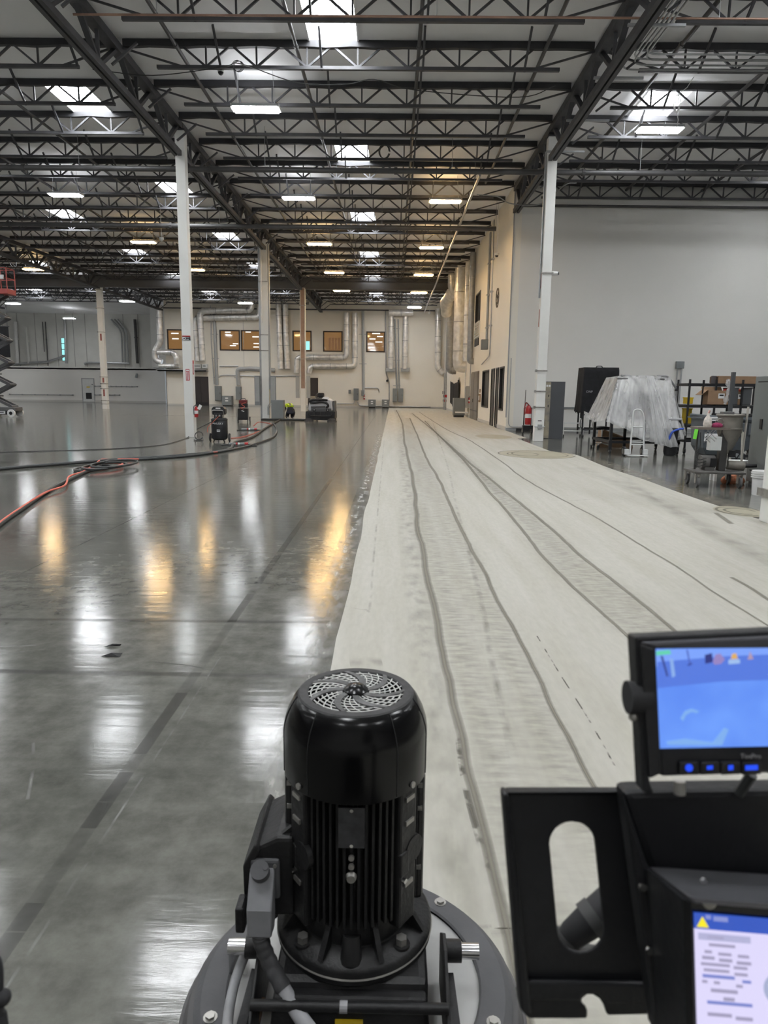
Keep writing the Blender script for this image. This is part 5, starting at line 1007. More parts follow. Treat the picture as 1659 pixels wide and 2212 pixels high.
def drape(name, top, bot, nu, nv, parent, label=None, pleat=.016, belly=.0):
    """sheet hung between two polylines, pleated"""
    def along(pl, u):
        pl = [Vector(p) for p in pl]; ln = [(b - a).length for a, b in zip(pl, pl[1:])]; T = sum(ln) * u
        for a, b, l in zip(pl, pl[1:], ln):
            if T <= l or b is pl[-1]: return a.lerp(b, min(1, T / l))
            T -= l
    vs = []
    for i in range(nu + 1):
        u = i / nu; a, b = along(top, u), along(bot, u)
        for j in range(nv + 1):
            v = j / nv; p = a.lerp(b, v); d = (math.sin(u * nu * .75) ** 3 + .7 * math.sin(u * nu * .31 + 1)) * pleat * (v ** .7); p = p + Vector((d * .4, -abs(d) * 1.5 - belly * math.sin(PI * v), d * .5 * v)); vs.append(p)
    W_ = nv + 1; o = build(name, MB().add(vs, [(i * W_ + j, i * W_ + j + 1, (i + 1) * W_ + j + 1, (i + 1) * W_ + j) for i in range(nu) for j in range(nv)]), pm, parent, smooth=True)
    md = o.modifiers.new('thick', 'SOLIDIFY'); md.thickness = .002
    return o
sh = thing('plastic_sheeting', 'clear plastic sheet hanging in folds over the wrapped workbench', 'plastic sheet', (6.75, 19.7, 0))
drape('front_sheet', [(-.72, -.55, 2.06), (-.1, -.58, 2.09), (.35, -.58, 2.08), (.7, -.5, 2.05)], [(-1.12, -1.05, .86), (-.6, -1.1, .70), (-.3, -1.12, .45), (.1, -1.1, .34), (.6, -1.05, .38), (1.0, -1.0, .42)], 64, 14, sh)
drape('left_sheet', [(-.72, .5, 2.04), (-.72, -.55, 2.06)], [(-1.15, .75, .9), (-1.15, -.2, .82), (-1.12, -1.05, .92)], 30, 12, sh)
drape('right_sheet', [(.7, -.5, 2.05), (.95, .3, 1.9)], [(1.0, -1.0, .5), (1.2, -.6, .6), (1.25, .6, .8)], 30, 12, sh)
drape('top_sheet', [(-.72, .5, 2.04), (.2, .6, 2.06), (.95, .3, 1.95)], [(-.72, -.55, 2.06), (-.1, -.58, 2.09), (.35, -.58, 2.08), (.7, -.5, 2.05)], 30, 6, sh, pleat=.012)
drape('trailing_fold', [(-.12, -1.0, 2.06), (.06, -1.0, 2.06)], [(.1, -1.3, .3), (.75, -1.3, .22)], 22, 14, sh, pleat=.03)
tp = build('blue_tape', MB().tube(catmull([(.48, -1.28, .42), (.55, -1.3, .62), (.72, -1.3, .7), (.84, -1.28, .72)]), .028, 6), blue_tape, sh)
bb = thing('trash_bin', 'black bagged bin standing under the plastic sheet', 'bin', (7.38, 18.65, 0)); build('bag', MB().lathe([(.02, .0), (.15, .01), (.17, .1), (.16, .4), (.18, .68), (.15, .72)], n=20), black_rub, bb, smooth=True); build('rim', MB().tube([(.175 * math.cos(a * PI / 10), .175 * math.sin(a * PI / 10), .69) for a in range(20)], .015, 6, closed=True), black, bb, smooth=True)
st = thing('shop_stool', 'black saddle stool on five chrome casters', 'stool', (6.22, 20.9, 0))
build('seat', MB().plate([[(-.23, .0), (-.18, .03), (0, .06), (.15, .05), (.23, .03), (.24, -.0), (.15, -.02), (-.1, -.03), (-.2, -.03)]], (0, -.17, .58), X, Z, Y, .34), black, st, bevel=.03, seg=3, smooth=True); build('post', MB().cyl((0, 0, .16), (0, 0, .56), .025), chrome, st, smooth=True); build('foot_ring', MB().tube([(.2 * math.cos(a * PI / 10), .2 * math.sin(a * PI / 10), .2) for a in range(20)], .012, 6, closed=True), black, st, smooth=True)
for k in range(5): a = k * 2 * PI / 5 + .3; build('base_arm', MB().bar((0, 0, .16), (.28 * math.cos(a), .28 * math.sin(a), .1), .05, .03), chrome, st); build('caster', MB().cyl((.28 * math.cos(a) - .02, .28 * math.sin(a), .04), (.28 * math.cos(a) + .02, .28 * math.sin(a), .04), .04), black_rub, st, smooth=True)
bxx = thing('cardboard_box', 'brown cardboard box on the floor under the workbench', 'box', (6.75, 21.3, 0)); build('carton', MB().plate([[(-.5, 0), (.5, 0), (.45, .22), (-.45, .5)]], (0, -.15, 0), X, Z, Y, .4), carton, bxx); build('flap', MB().plate([[(-.45, .5), (.45, .22), (.45, .24), (-.4, .53)]], (0, -.2, 0), X, Z, Y, .1), carton, bxx)
ht = thing('hand_truck', 'white hand truck standing in front of the plastic sheet', 'hand truck', (6.33, 18.2, 0)); 
build('frame', MB().tube(rnd([(-.16, 0, .05), (-.11, .1, 1.0), (-.1, .12, 1.2), (.1, .12, 1.2), (.17, .1, 1.0), (.2, 0, .05)], .16, 6), .022, 10), white_mt, ht, smooth=True); build('toe_plate', MB().box(-.24, .27, -.16, .02, .02, .035), white_mt, ht)
for z in (.3, .36, .75): build('crossbar', MB().cyl((-.15, .02 + z * .09, z), (.19, .02 + z * .09, z), .016), white_mt, ht, smooth=True)
for s_ in (-.24, .24): build('axle_block', MB().box(s_ - .06, s_ + .06, -.02, .08, .04, .18), white_mt, ht, bevel=.01); wheel(ht, s_ - .06, s_ + .0, .14, .12, .12)
# black wire rack with boxes
ra_ = thing('shelf_rack', 'black steel shelf rack on casters by the front wall', 'rack', (9.05, 19.6, 0), -.03)
posts = (-1.05, -.35, .35, 1.05)
for x in posts:
    for y in (-.42, .42): build('post', MB().bar((x, y, .12), (x, y, 2.0), .045), black, ra_); caster(ra_, x, y, .14, .075)
for z in (.35, .75, 1.28, 1.86):
    build('shelf_frame', MB().bar((-1.07, -.42, z), (1.07, -.42, z), .04, .07).bar((-1.07, .42, z), (1.07, .42, z), .04, .07).bar((-1.07, -.42, z), (-1.07, .42, z), .04, .07).bar((1.07, -.42, z), (1.07, .42, z), .04, .07), black, ra_)
    if z < 1.8 and z > .4: build('shelf_board', MB().box(-1.05, 1.05, -.4, .4, z + .03, z + .045), mat('shelf grey', (.1, .1, .105), .5), ra_)
for z in (1.57, 1.02): build('slot_bar', MB().bar((-.7, -.43, 1.28), (-.7, -.43, 1.95), .03).bar((0, -.43, 1.28), (0, -.43, 1.95), .03), black, ra_)
def carton_box(loc, sz, label, rz=0, flaps=True, m=carton):
    t = thing('cardboard_box', label, 'box', loc, rz); a, b, c = sz; build('carton', MB().plate([[(-a / 2, -b / 2), (a / 2, -b / 2), (a / 2, b / 2), (-a / 2, b / 2)], [(-a / 2 + .01, -b / 2 + .01), (-a / 2 + .01, b / 2 - .01), (a / 2 - .01, b / 2 - .01), (a / 2 - .01, -b / 2 + .01)]], (0, 0, 0), X, Y, Z, c).box(-a / 2, a / 2, -b / 2, b / 2, 0, .01), m, t)
    if flaps:
        build('flap', MB().cbox((-a / 2 - .09, 0, c - .05), (.22, b, .006), Matrix.Rotation(-.7, 3, 'Y')), m, t); build('flap', MB().cbox((0, b / 2 + .05, c + .05), (a, .14, .006), Matrix.Rotation(.8, 3, 'X')), m, t)
    build('label', MB().box(a * .0, a * .3, -b / 2 - .004, -b / 2, c * .45, c * .8), sticker_w, t); build('print', MB().box(a * .05, a * .25, -b / 2 - .006, -b / 2 - .004, c * .62, c * .72), ink, t)
    return t
carton_box((8.75, 19.35, 1.33), (.55, .4, .38), 'open brown cardboard box on the rack beside a plastic bag')
carton_box((9.35, 19.5, 1.33), (.4, .4, .36), 'brown cardboard box behind grey bins holding red things')
lb = thing('cardboard_box', 'long flat brown box lying along the top of the rack', 'box', (9.55, 19.6, 1.9)); build('carton', MB().box(-.75, .8, -.25, .25, 0, .2), carton, lb, bevel=.005); build('open_end', MB().box(-.77, -.75, -.23, .23, .02, .18), mat('box inside', (.08, .05, .035), .8), lb); build('side_flap', MB().cbox((-.85, -.2, .1), (.2, .01, .2), Matrix.Rotation(.5, 3, 'Z')), mat('flap grey', (.1, .09, .09), .8), lb)
pbag = thing('plastic_bag', 'clear plastic bag draped over the edge of the rack', 'bag', (8.95, 19.1, 1.55)); build('film', MB().tube(catmull([(0, 0, .4), (.03, -.03, .2), (-.02, -.05, 0), (-.05, -.03, -.2)]), [.05 + .02 * math.sin(i) for i in range(19)], 9, jit=.5), pm, pbag, smooth=True); build('knot', MB().ball((0, 0, .42), .05), pm, pbag)
for i in range(3):
    t = thing('parts_bin', '%s of three upright dark grey panels on the rack' % ['left', 'middle', 'right'][i], 'panel', (9.2 + .36 * i, 19.3, 1.33)); build('body', MB().box(-.13, .13, -.06, .06, 0, .46), mat('bin grey', (.075, .08, .085), .5), t, bevel=.02); build('lip', MB().box(-.135, .135, -.07, -.05, .44, .47), mat('bin grey', (.075, .08, .085), .5), t)
for i, (x, m_) in enumerate(((9.05, red), (9.4, mat('orange red', (.6, .08, .04), .5)))):
    t = thing('red_ball', ['round red thing beside the left grey panel', 'orange red thing beside the cardboard box'][i], 'object', (x, 19.4, 1.62)); build('knob', MB().ball((0, 0, .08), .08, (1, .6, .8)), m_, t, smooth=True); build('tail', MB().cyl((.02, 0, -.22), (0, 0, .05), .03), m_, t)
bc = thing('black_case', 'long black case on the lower rack shelf', 'case', (9.4, 19.4, .795)); build('shell', MB().box(-.6, .6, -.2, .2, 0, .3), black, bc, bevel=.03); build('lid', MB().box(-.61, .61, -.21, .21, .2, .22), black_rub, bc); build('handle', MB().tube(rnd([(-.65, -.1, .12), (-.7, -.1, .15), (-.7, -.1, .22), (-.65, -.1, .25)], .03), .012), black, bc)
for i, (z, h) in enumerate(((.80, .42), (1.34, .18))):
    t = thing('yellow_bin', ['yellow bin low on the left end of the rack', 'yellow bin on the middle shelf of the rack'][i], 'bin', (8.22, 19.75, z)); build('body', MB().box(-.1, .06, -.15, .15, 0, h), yellow, t, bevel=.015); build('rim', MB().box(-.11, .07, -.16, .16, h - .03, h), yellow, t)
up = tag(build('steel_upright', MB().box(8.2, 8.28, 17.3, 17.38, 0, 2.14).box(8.08, 8.4, 17.2, 17.48, 0, .02), mat('upright grey', (.07, .075, .08), .5)), 'tall grey steel post standing before the rack', 'post')
# tilt truck
tt = thing('tilt_truck', 'blue grey plastic tilt truck with white labels', 'tilt truck', (7.66, 16.2, 0), -.12)
def hull(x0, x1, z0, y0, y1): return [(x0, y0, z0), (x1, y0, z0), (x1, y1, z0), (x0, y1, z0)]
tv = [(-.66, -.5, 1.12), (.85, -.5, 1.0), (.85, .5, 1.0), (-.66, .5, 1.12), (-.62, -.47, .42), (.8, -.45, .7), (.8, .45, .7), (-.62, .47, .42), (-.52, -.4, .25), (.15, -.4, .25), (.15, .4, .25), (-.52, .4, .25)]
build('tub', MB().add(tv, [(0, 1, 5, 4), (1, 2, 6, 5), (2, 3, 7, 6), (3, 0, 4, 7), (4, 5, 9, 8), (5, 6, 10, 9), (6, 7, 11, 10), (7, 4, 8, 11), (8, 9, 10, 11)]), tilt_pl, tt, bevel=.02)
build('rim', MB().tube([tv[0], tv[1], tv[2], tv[3]], .04, 8, closed=True), tilt_pl, tt); build('rim_top', MB().plate([[(-.72, -.56), (.9, -.56), (.9, .56), (-.72, .56)], [(-.62, -.46), (-.62, .46), (.8, .46), (.8, -.46)]], (0, 0, 1.06), X, Y, Z, .03), tilt_pl, tt)
for k in range(3): build('side_panel', MB().box(-.55 + .42 * k, -.2 + .42 * k, -.515, -.48, .72, .98), tilt_pl, tt, bevel=.015)
l1 = build('label', MB().cbox((-.35, -.575, 1.07), (.42, .006, .09)), sticker_w, tt); [build('print_line', MB().box(-.52, -.18, -.581, -.579, 1.05 + .025 * q, 1.06 + .025 * q), ink, l1) for q in range(2)]
l2 = build('label', MB().cbox((-.44, -.525, .66), (.38, .006, .17)), sticker_w, tt); [build('print_line', MB().box(-.6, -.3 + .03 * q, -.531, -.529, .61 + .05 * q, .63 + .05 * q), ink, l2) for q in range(2)]
for s_ in (-1, 1): wheel(tt, 0, 0, 0, 0, .001) if False else build('wheel', MB().cyl((.08, s_ * .47, .2), (.08, s_ * .54, .2), .2, n=24), black_rub, tt, smooth=True); build('hub', MB().cyl((.08, s_ * .545, .2), (.08, s_ * .548, .2), .12, n=18), elec, tt)
for k in range(6): a = k * PI / 3; build('spoke', MB().bar((.08, -.552, .2), (.08 + .12 * math.cos(a), -.552, .2 + .12 * math.sin(a)), .02), black, tt)
caster(tt, -.42, -.3, .25, .08); caster(tt, -.42, .3, .25, .08); build('chassis', MB().box(-.5, .4, -.42, .42, .22, .27), black, tt)
t2 = thing('tilt_truck', 'second blue grey tilt truck half hidden by the grey cabinet', 'tilt truck', (9.2, 15.2, 0)); build('tub', MB().add([(a - .1, b, c) for a, b, c in tv], [(0, 1, 5, 4), (1, 2, 6, 5), (2, 3, 7, 6), (3, 0, 4, 7), (4, 5, 9, 8), (5, 6, 10, 9), (6, 7, 11, 10), (7, 4, 8, 11), (8, 9, 10, 11)]), tilt_pl, t2, bevel=.02); l3 = build('label', MB().cbox((-.5, -.53, 1.0), (.4, .006, .08)), sticker_w, t2); build('print_line', MB().box(-.66, -.34, -.536, -.534, .985, 1.0), ink, l3); build('wheel', MB().cyl((0, -.54, .2), (0, -.47, .2), .2, n=20).cyl((-.4, -.3, .08), (-.35, -.3, .08), .08), black_rub, t2, smooth=True); build('rim', MB().tube([(a - .1, b, c) for a, b, c in tv[:4]], .04, 8, closed=True), tilt_pl, t2); build('chassis', MB().box(-.5, .4, -.42, .42, .2, .27), black, t2)
# hopper pump cart
hc = thing('pump_cart', 'grimy wheeled cart carrying a cone hopper and pump', 'cart', (5.73, 12.45, 0), -.08); hm = mat('grimy hopper steel', (.22, .205, .18), .55, metal=.3, var=.2, vs=5); dk = mat('grimy dark frame', (.05, .048, .047), .6, var=.25, vs=8)
build('deck', MB().box(-.43, .43, -.32, .32, .24, .28), mat('grimy deck', (.1, .095, .09), .7, var=.3, vs=6), hc, bevel=.01)
for x, y in ((-.36, -.26), (-.36, .26), (.35, -.26), (.35, .26)): caster(hc, x, y, .24, .09 if x < 0 else .1, .04, mat('grey caster', (.1, .1, .1), .6, var=.2, vs=9))
build('post', MB().box(.03, .15, -.12, .02, .28, 1.02), dk, hc, bevel=.01); build('shelf', MB().box(-.4, .14, -.2, .2, 1.0, 1.04), mat('worn shelf', (.17, .14, .12), .6, var=.2, vs=8), hc); build('post', MB().bar((-.3, .1, .28), (-.3, .1, 1.0), .03), dk, hc)
build('hopper', MB().lathe([(.21, 1.22), (.235, 1.24), (.235, 1.26), (.22, 1.27), (.205, 1.24), (.2, 1.02), (.2, .95), (.05, .58), (.03, .58)], (.2, 0, 0), 28), hm, hc, smooth=True); build('hopper_band', MB().lathe([(.207, 1.0), (.212, 1.01), (.212, 1.03), (.207, 1.04)], (.2, 0, 0), 28, cap=False), hm, hc); build('hopper_lid', MB().box(0.05, .23, -.08, .1, 1.26, 1.31), mat('lid motor', (.12, .12, .12), .5), hc, bevel=.01)
build('outlet', MB().cyl((.2, 0, .34), (.2, 0, .6), .035), chrome, hc, smooth=True); build('pump_body', MB().cyl((.2, -.05, .38), (.48, -.05, .36), .08), hm, hc, smooth=True); build('nozzle', MB().cyl((.48, -.05, .37), (.68, -.1, .38), .04, .03), black, hc, smooth=True); build('valve', MB().box(.2, .31, -.1, .02, .52, .64), black, hc)
build('motor', MB().cyl((-.25, -.02, .42), (-.02, -.02, .42), .12, n=20).box(-.2, -.05, -.14, .05, .28, .34), mat('grimy motor', (.11, .105, .1), .55, var=.2, vs=8), hc, smooth=True); build('motor_vent', MB().box(-.12, -.02, -.16, -.13, .36, .5), black, hc); build('control_box', MB().box(-.18, .02, -.2, -.04, .64, .88), white_mt, hc, bevel=.008)
build('wire_basket', MB().bar((-.28, -.2, .78), (-.1, -.2, 1.0), .008).bar((-.28, -.2, .85), (-.15, -.2, 1.0), .008).bar((-.28, -.2, .92), (-.22, -.2, 1.0), .008).bar((-.28, -.2, .95), (-.1, -.2, .8), .008).bar((-.25, -.2, 1.0), (-.08, -.2, .84), .008).bar((-.28, -.2, .88), (-.18, -.2, .78), .008), chrome, hc); build('neon_tag', MB().cbox((-.44, -.215, .92), (.06, .006, .17), Matrix.Rotation(.12, 3, 'Y')), lime, hc)
build('stand_pole', MB().cyl((.46, .02, .3), (.49, .02, 1.4), .018), mat('cream pole', (.5, .47, .42), .5), hc, smooth=True)
for k in range(3): build('wiring', MB().tube(catmull([(-.2, -.15, .4 + .05 * k), (-.35, -.2, .36 + .06 * k), (-.4, -.18, .45 + .08 * k), (-.34, -.2, .7), (-.36, -.21, .95)]), .008, 5), cable_bk, hc, smooth=True)
bt = thing('spray_bottle', 'clear crumpled bottle bag on the pump cart shelf', 'bottle', (5.5, 12.35, 1.04)); build('bag', MB().lathe([(.06, 0), (.075, .05), (.06, .14), (.025, .2), (.02, .24)], n=12), mat('milky plastic', (.6, .55, .5), .3, var=.2, vs=20, bump=.6, bs=30), bt, smooth=True); build('cap', MB().cyl((0, 0, .24), (.02, 0, .29), .016), mat('pink cap', (.6, .35, .3), .5), bt)
rg_ = thing('rag_bundle', 'crumpled pink rag and hose clamps on the pump cart', 'rag', (5.66, 12.33, 1.04)); build('cloth', MB().ball((0, 0, .03), .09, (1.1, .7, .6), 14, 9), mat('magenta cloth', (.3, .03, .1), .8, bump=.8, bs=30), rg_, smooth=True); build('clamp', MB().tube([(.04 + .07 * math.cos(a * .5), 0, .09 + .06 * math.sin(a * .5)) for a in range(13)], .008, 6), dull_steel, rg_)
# grey cabinet, bucket, cloth
cb = thing('electrical_cabinet', 'tall grey cabinet with yellow warning triangle at the right edge', 'cabinet', (6.86, 12.2, 0)); cm = mat('cabinet grey green', (.17, .185, .185), .4, var=.03, vs=2)
build('body', MB().box(-.4, .25, -1.0, .55, .06, 1.93), cm, cb, bevel=.012); build('plinth', MB().box(-.37, .22, -.95, .5, 0, .06), elec, cb); build('door_gap', MB().box(-.404, -.4, -.92, .44, .26, 1.84), ink, cb); build('door', MB().box(-.42, -.4, -.9, .42, .28, 1.82), cm, cb, bevel=.006); build('handle', MB().box(-.435, -.42, .12, .2, 1.02, 1.19), black, cb); build('blue_label', MB().box(-.424, -.42, -.55, -.1, 1.6, 1.66), tape_lb, cb)
tri = build('warning_triangle', MB().plate([[(-.28, 1.26), (-.1, 1.26), (-.19, 1.37)]], (-.426, 0, 0), Y, Z, X, .005), yellow, cb); build('bolt_mark', MB().plate([[(-.21, 1.275), (-.17, 1.275), (-.18, 1.325), (-.2, 1.325)]], (-.429, 0, 0), Y, Z, X, .003), ink, tri)
build('riser', MB().cyl((-.2, -.5, 1.93), (-.16, -.5, 5.5), .07), galv, cb, smooth=True); build('thin_riser', MB().cyl((-.3, -.35, 1.93), (-.28, -.35, 5), .014), galv, cb); build('hub', MB().cyl((-.2, -.5, 1.93), (-.2, -.5, 1.99), .12), elec_lt, cb)
bu = thing('white_bucket', 'white plastic bucket with ribbed rim in front of the cabinet', 'bucket', (6.02, 11.35, 0)); build('pail', MB().lathe([(.02, 0), (.135, 0), (.155, .34), (.155, .38)], n=28), white_pl, bu, smooth=True)
for z in (.29, .325, .36): build('rib', MB().lathe([(.15, z - .012), (.17, z - .008), (.17, z + .008), (.15, z + .012)], n=28, cap=False), white_pl, bu)
build('lid', MB().lathe([(.165, .37), (.165, .395), (.02, .4)], n=28), white_pl, bu)
cg = thing('orange_cloth', 'crumpled orange cloth on the floor behind the bucket', 'cloth', (6.22, 12.75, 0)); build('folds', MB().ball((0, 0, .06), .16, (1.3, .7, .7), 16, 10), mat('orange cloth', (.55, .2, .1), .8, bump=1, bs=14), cg); build('fold', MB().ball((.15, .05, .05), .1, (1, 1, .8)), mat('orange cloth', (.55, .2, .1), .8), cg)
pb_ = tag(build('white_board', MB().box(6.0, 6.7, 13.05, 13.35, .36, .39).box(6.05, 6.1, 13.1, 13.15, 0, .36).box(6.6, 6.65, 13.1, 13.15, 0, .36).box(6.05, 6.1, 13.25, 13.3, 0, .36).box(6.6, 6.65, 13.25, 13.3, 0, .36), white_mt), 'low white bench surface behind the pump cart', 'bench')
dl = thing('hand_truck', 'beige hand truck leaning behind the pump cart', 'hand truck', (6.75, 13.75, 0)); build('frame', MB().tube(rnd([(-.12, 0, .1), (-.1, .1, .9), (0, .15, 1.1), (.12, .1, .9), (.12, 0, .1)], .1), .025, 8), mat('beige paint', (.45, .44, .38), .5), dl, smooth=True); build('toe_plate', MB().box(-.2, .2, -.15, 0, .02, .04), mat('beige paint', (.45, .44, .38), .5), dl); build('strap', MB().bar((-.05, -.02, 1.3), (.05, -.05, .9), .05, .01), black, dl)
# ================================================================ FOREGROUND: THE GRINDER
gp = axd(767, 1800, 1.6); GX, GY = axd(768, 1640, 1.569).x, axd(768, 1640, 1.569).y
gr = thing('floor_grinder', 'black electric floor grinder with round dusty deck in front', 'grinder', (GX, GY, 0))
gblk = mat('dusty black casting', (.006, .006, .0068), .45, var=.0, vs=9, col2=(.02, .0196, .02), bump=.12, bs=60, spec=.28); gcov = mat('glossy black fan cover', (.0028, .0028, .0032), .2, var=.15, vs=30, spec=.3)
dusty = mat('dust grey plastic', (.075, .075, .08), .75, var=.1, vs=10, bump=.1, bs=40); dlight = mat('dusty deck plate', (.37, .37, .36), .75, var=.08, vs=8); drub = mat('dusty rubber skirt', (.055, .053, .055), .75, var=.0, vs=5, col2=(.1, .097, .098))
build('skirt', MB().lathe([(.36, .205), (.385, .19), (.40, .15), (.405, .05), (.41, .01)], n=72, cap=False), drub, gr, smooth=True); build('deck_ring', MB().lathe([(.295, .222), (.30, .226), (.355, .222), (.372, .205), (.36, .19)], n=72, cap=False), dusty, gr, smooth=True); build('deck_plate', MB().lathe([(.02, .215), (.296, .215), (.296, .2)], n=72), dlight, gr, smooth=True)
for k, a in enumerate((.85, 2.3, -.35, 3.5)): build('deck_bolt', MB().cyl((.335 * math.cos(a), .335 * math.sin(a), .222), (.335 * math.cos(a), .335 * math.sin(a), .232), .011, n=6).cyl((.335 * math.cos(a), .335 * math.sin(a), .222), (.335 * math.cos(a), .335 * math.sin(a), .226), .016), dull_steel, gr)
build('skirt_clamp', MB().tube([(.404 * math.cos(a * PI / 36), .404 * math.sin(a * PI / 36), .14) for a in range(72)], .006, 6, closed=True), drub, gr, smooth=True)
build('gearbox', MB().box(-.165, .165, -.17, .16, .2, .37), gblk, gr, bevel=.02); build('gearbox_front', MB().plate([[(-.175, .205), (.175, .205), (.16, .355), (-.16, .355)]], (0, -.195, 0), X, Z, Y, .03), gblk, gr, bevel=.008)
fl = build('motor_flange', MB().lathe([(.17, .36), (.178, .37), (.178, .397), (.172, .405), (.13, .417), (.12, .435)], n=64), gblk, gr, smooth=True); build('flange_seam', MB().lathe([(.1785, .38), (.1805, .383), (.1785, .386)], n=64, cap=False), dull_steel, fl)
for k in range(4):
    a = k * PI / 2 - PI / 4; ca, sa = math.cos(a), math.sin(a)
    hb = build('flange_bolt', MB().cyl((.152 * ca, .152 * sa, .41), (.152 * ca, .152 * sa, .428), .0125, n=6), dull_steel, fl); build('washer', MB().cyl((.152 * ca, .152 * sa, .407), (.152 * ca, .152 * sa, .413), .019, n=16), gblk, hb)
for k in range(8):
    a = k * PI / 4 - PI / 2 + PI / 8; R_ = Matrix.Rotation(a, 3, 'Z'); build('flange_rib', MB().add([R_ @ Vector(p) for p in ((.12, -.006, .41), (.172, -.006, .41), (.12, -.006, .48), (.12, .006, .41), (.172, .006, .41), (.12, .006, .48))], [(0, 1, 2), (3, 5, 4), (0, 3, 4, 1), (1, 4, 5, 2), (2, 5, 3, 0)]), gblk, fl)
for a in (-PI / 2, .45): build('drain_boss', MB().cyl((.15 * math.cos(a), .15 * math.sin(a), .40), (.13 * math.cos(a), .13 * math.sin(a), .45), .024, .02, n=14), gblk, fl, smooth=True)
body = build('motor_body', MB().lathe([(.125, .40), (.13, .43), (.126, .47), (.122, .48), (.122, .80), (.1, .82)], n=48), gblk, gr, smooth=True)
fin = meshdata('cooling_fin', MB().box(-.0028, .0028, -.020, 0, .475, .80), gblk)
nf = 0
def put_fin(a): o = inst_mesh(fin, 'cooling_fin', body, (.125 * math.cos(a), .125 * math.sin(a), 0), (0, 0, a + PI / 2))
for sgn in (-PI / 2, PI / 2):
    for k in range(-6, 7): put_fin(sgn + k * .105)
for k in range(-6, 7): put_fin(0 + k * .105 * .9)
# corner rails with lugs
for a in (-PI / 2 - .92, -PI / 2 + .92, PI / 2 - .92, PI / 2 + .92):
    R_ = Matrix.Rotation(a + PI / 2, 4, 'Z')
    def loc_(mb, nm, mt_, par=body, **k): 
        mb.v = [R_ @ p for p in mb.v]; return build(nm, mb, mt_, par, **k)
    rl = loc_(MB().box(-.03, .03, -.150, -.118, .45, .80), 'mounting_rail', gblk, bevel=.006)
    for z in (.745, .69, .545): loc_(MB().box(-.014, .014, -.154, -.148, z, z + .01), 'rail_slot', dull_steel, rl)
    loc_(MB().cyl((0.02, -.152, .62), (.02, -.140, .62), .03, n=20), 'lifting_lug', gblk, rl, smooth=True); loc_(MB().box(-.03, .0, -.154, -.14, .575, .63), 'lug_foot', gblk, rl, bevel=.004); loc_(MB().cyl((-.018, -.158, .565), (-.018, -.15, .565), .006), 'lug_screw', chrome, rl)
for sx in (-1, 1):
    sp_ = build('side_pad', MB().box(min(sx * .115, sx * .156), max(sx * .115, sx * .156), -.035, .035, .46, .775), gblk, body, bevel=.012)
    for z in (.74, .685, .54): build('pad_slot', MB().box(sx * .14 - .01, sx * .14 + .01, -.038, -.033, z, z + .01), dull_steel, sp_)
npl = build('nameplate', MB().box(-.027, .027, -.1525, -.148, .672, .762), mat('worn nameplate', (.03, .03, .032), .5, var=.5, vs=40), body)
for z in (.757, .678): build('rivet', MB().cyl((0, -.155, z), (0, -.152, z), .004, n=8), chrome, npl)
build('grease_fitting', MB().cyl((0, -.15, .65), (0, -.156, .65), .006).cyl((0, -.15, .63), (0, -.157, .63), .006).cyl((0, -.15, .605), (0, -.16, .605), .012, .009), dull_steel, body, smooth=True)
# fan cover
fc = build('fan_cover', MB().lathe([(.155, .772), (.1585, .772), (.1585, .87), (.156, .888), (.149, .910), (.138, .932), (.128, .945), (.122, .947), (.106, .947), (.104, .944), (.104, .93)], n=72, cap=False), gcov, gr, smooth=True)
build('cover_rim', MB().lathe([(.104, .9465), (.107, .949), (.124, .949), (.1275, .946)], n=72, cap=False), dusty if False else mat('dusty black rim', (.03, .03, .031), .7, var=.3, vs=50), fc, smooth=True)
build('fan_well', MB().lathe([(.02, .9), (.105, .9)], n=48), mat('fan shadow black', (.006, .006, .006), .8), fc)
for a in (-PI / 2 - .62, -PI / 2 + .62, -PI / 2 - 1.35, -PI / 2 + 1.35, PI / 2 - .7, PI / 2 + .7):
    pr = [(.1588, .775), (.1588, .87), (.1563, .888), (.1493, .910), (.1383, .932), (.1285, .945)]; pts = [(r * math.cos(a), r * math.sin(a), z) for r, z in pr]; build('cover_seam', MB().tube(pts, .0012, 5), ink, fc)
for a in (-PI / 2 - .78, -PI / 2 + .9): build('cover_clip', MB().cyl((.159 * math.cos(a), .159 * math.sin(a), .785), (.163 * math.cos(a), .163 * math.sin(a), .785), .007), dull_steel, fc)
wire = mat('dusty grille wire', (.5, .5, .48), .6); blade = mat('dusty grille arm', (.09, .09, .09), .7, var=.4, vs=50)
for k in range(1, 7):
    r = .03 + k * .0115; build('grille_ring', MB().tube([(r * math.cos(a * PI / 24), r * math.sin(a * PI / 24), .9455) for a in range(48)], .0017, 5, closed=True), wire, fc, smooth=True)
for k in range(30):
    a0 = k * 2 * PI / 30; build('grille_wire', MB().tube([((.03 + .075 * t_ / 6) * math.cos(a0 + .5 * (t_ / 6) ** 1.3), (.03 + .075 * t_ / 6) * math.sin(a0 + .5 * (t_ / 6) ** 1.3), .947) for t_ in range(7)], .0015, 4), wire, fc, smooth=True)
for k in range(7):
    a0 = k * 2 * PI / 7 + .2; L_, R2 = [], []
    for t_ in range(9):
        u = t_ / 8; r = .02 + .087 * u; a = a0 + .75 * u ** 1.2; hw = .0045 + .004 * math.sin(PI * (u * .8 + .1)); nx, ny = -math.sin(a), math.cos(a); L_.append((r * math.cos(a) + nx * hw, r * math.sin(a) + ny * hw)); R2.append((r * math.cos(a) - nx * hw, r * math.sin(a) - ny * hw))
    build('grille_arm', MB().plate([L_ + R2[::-1]], (0, 0, .946), X, Y, Z, .0035), blade, fc)
build('hub_cap', MB().lathe([(.028, .946), (.027, .952), (.018, .960), (.006, .963), (.0001, .963)], n=28), gcov, fc, smooth=True)
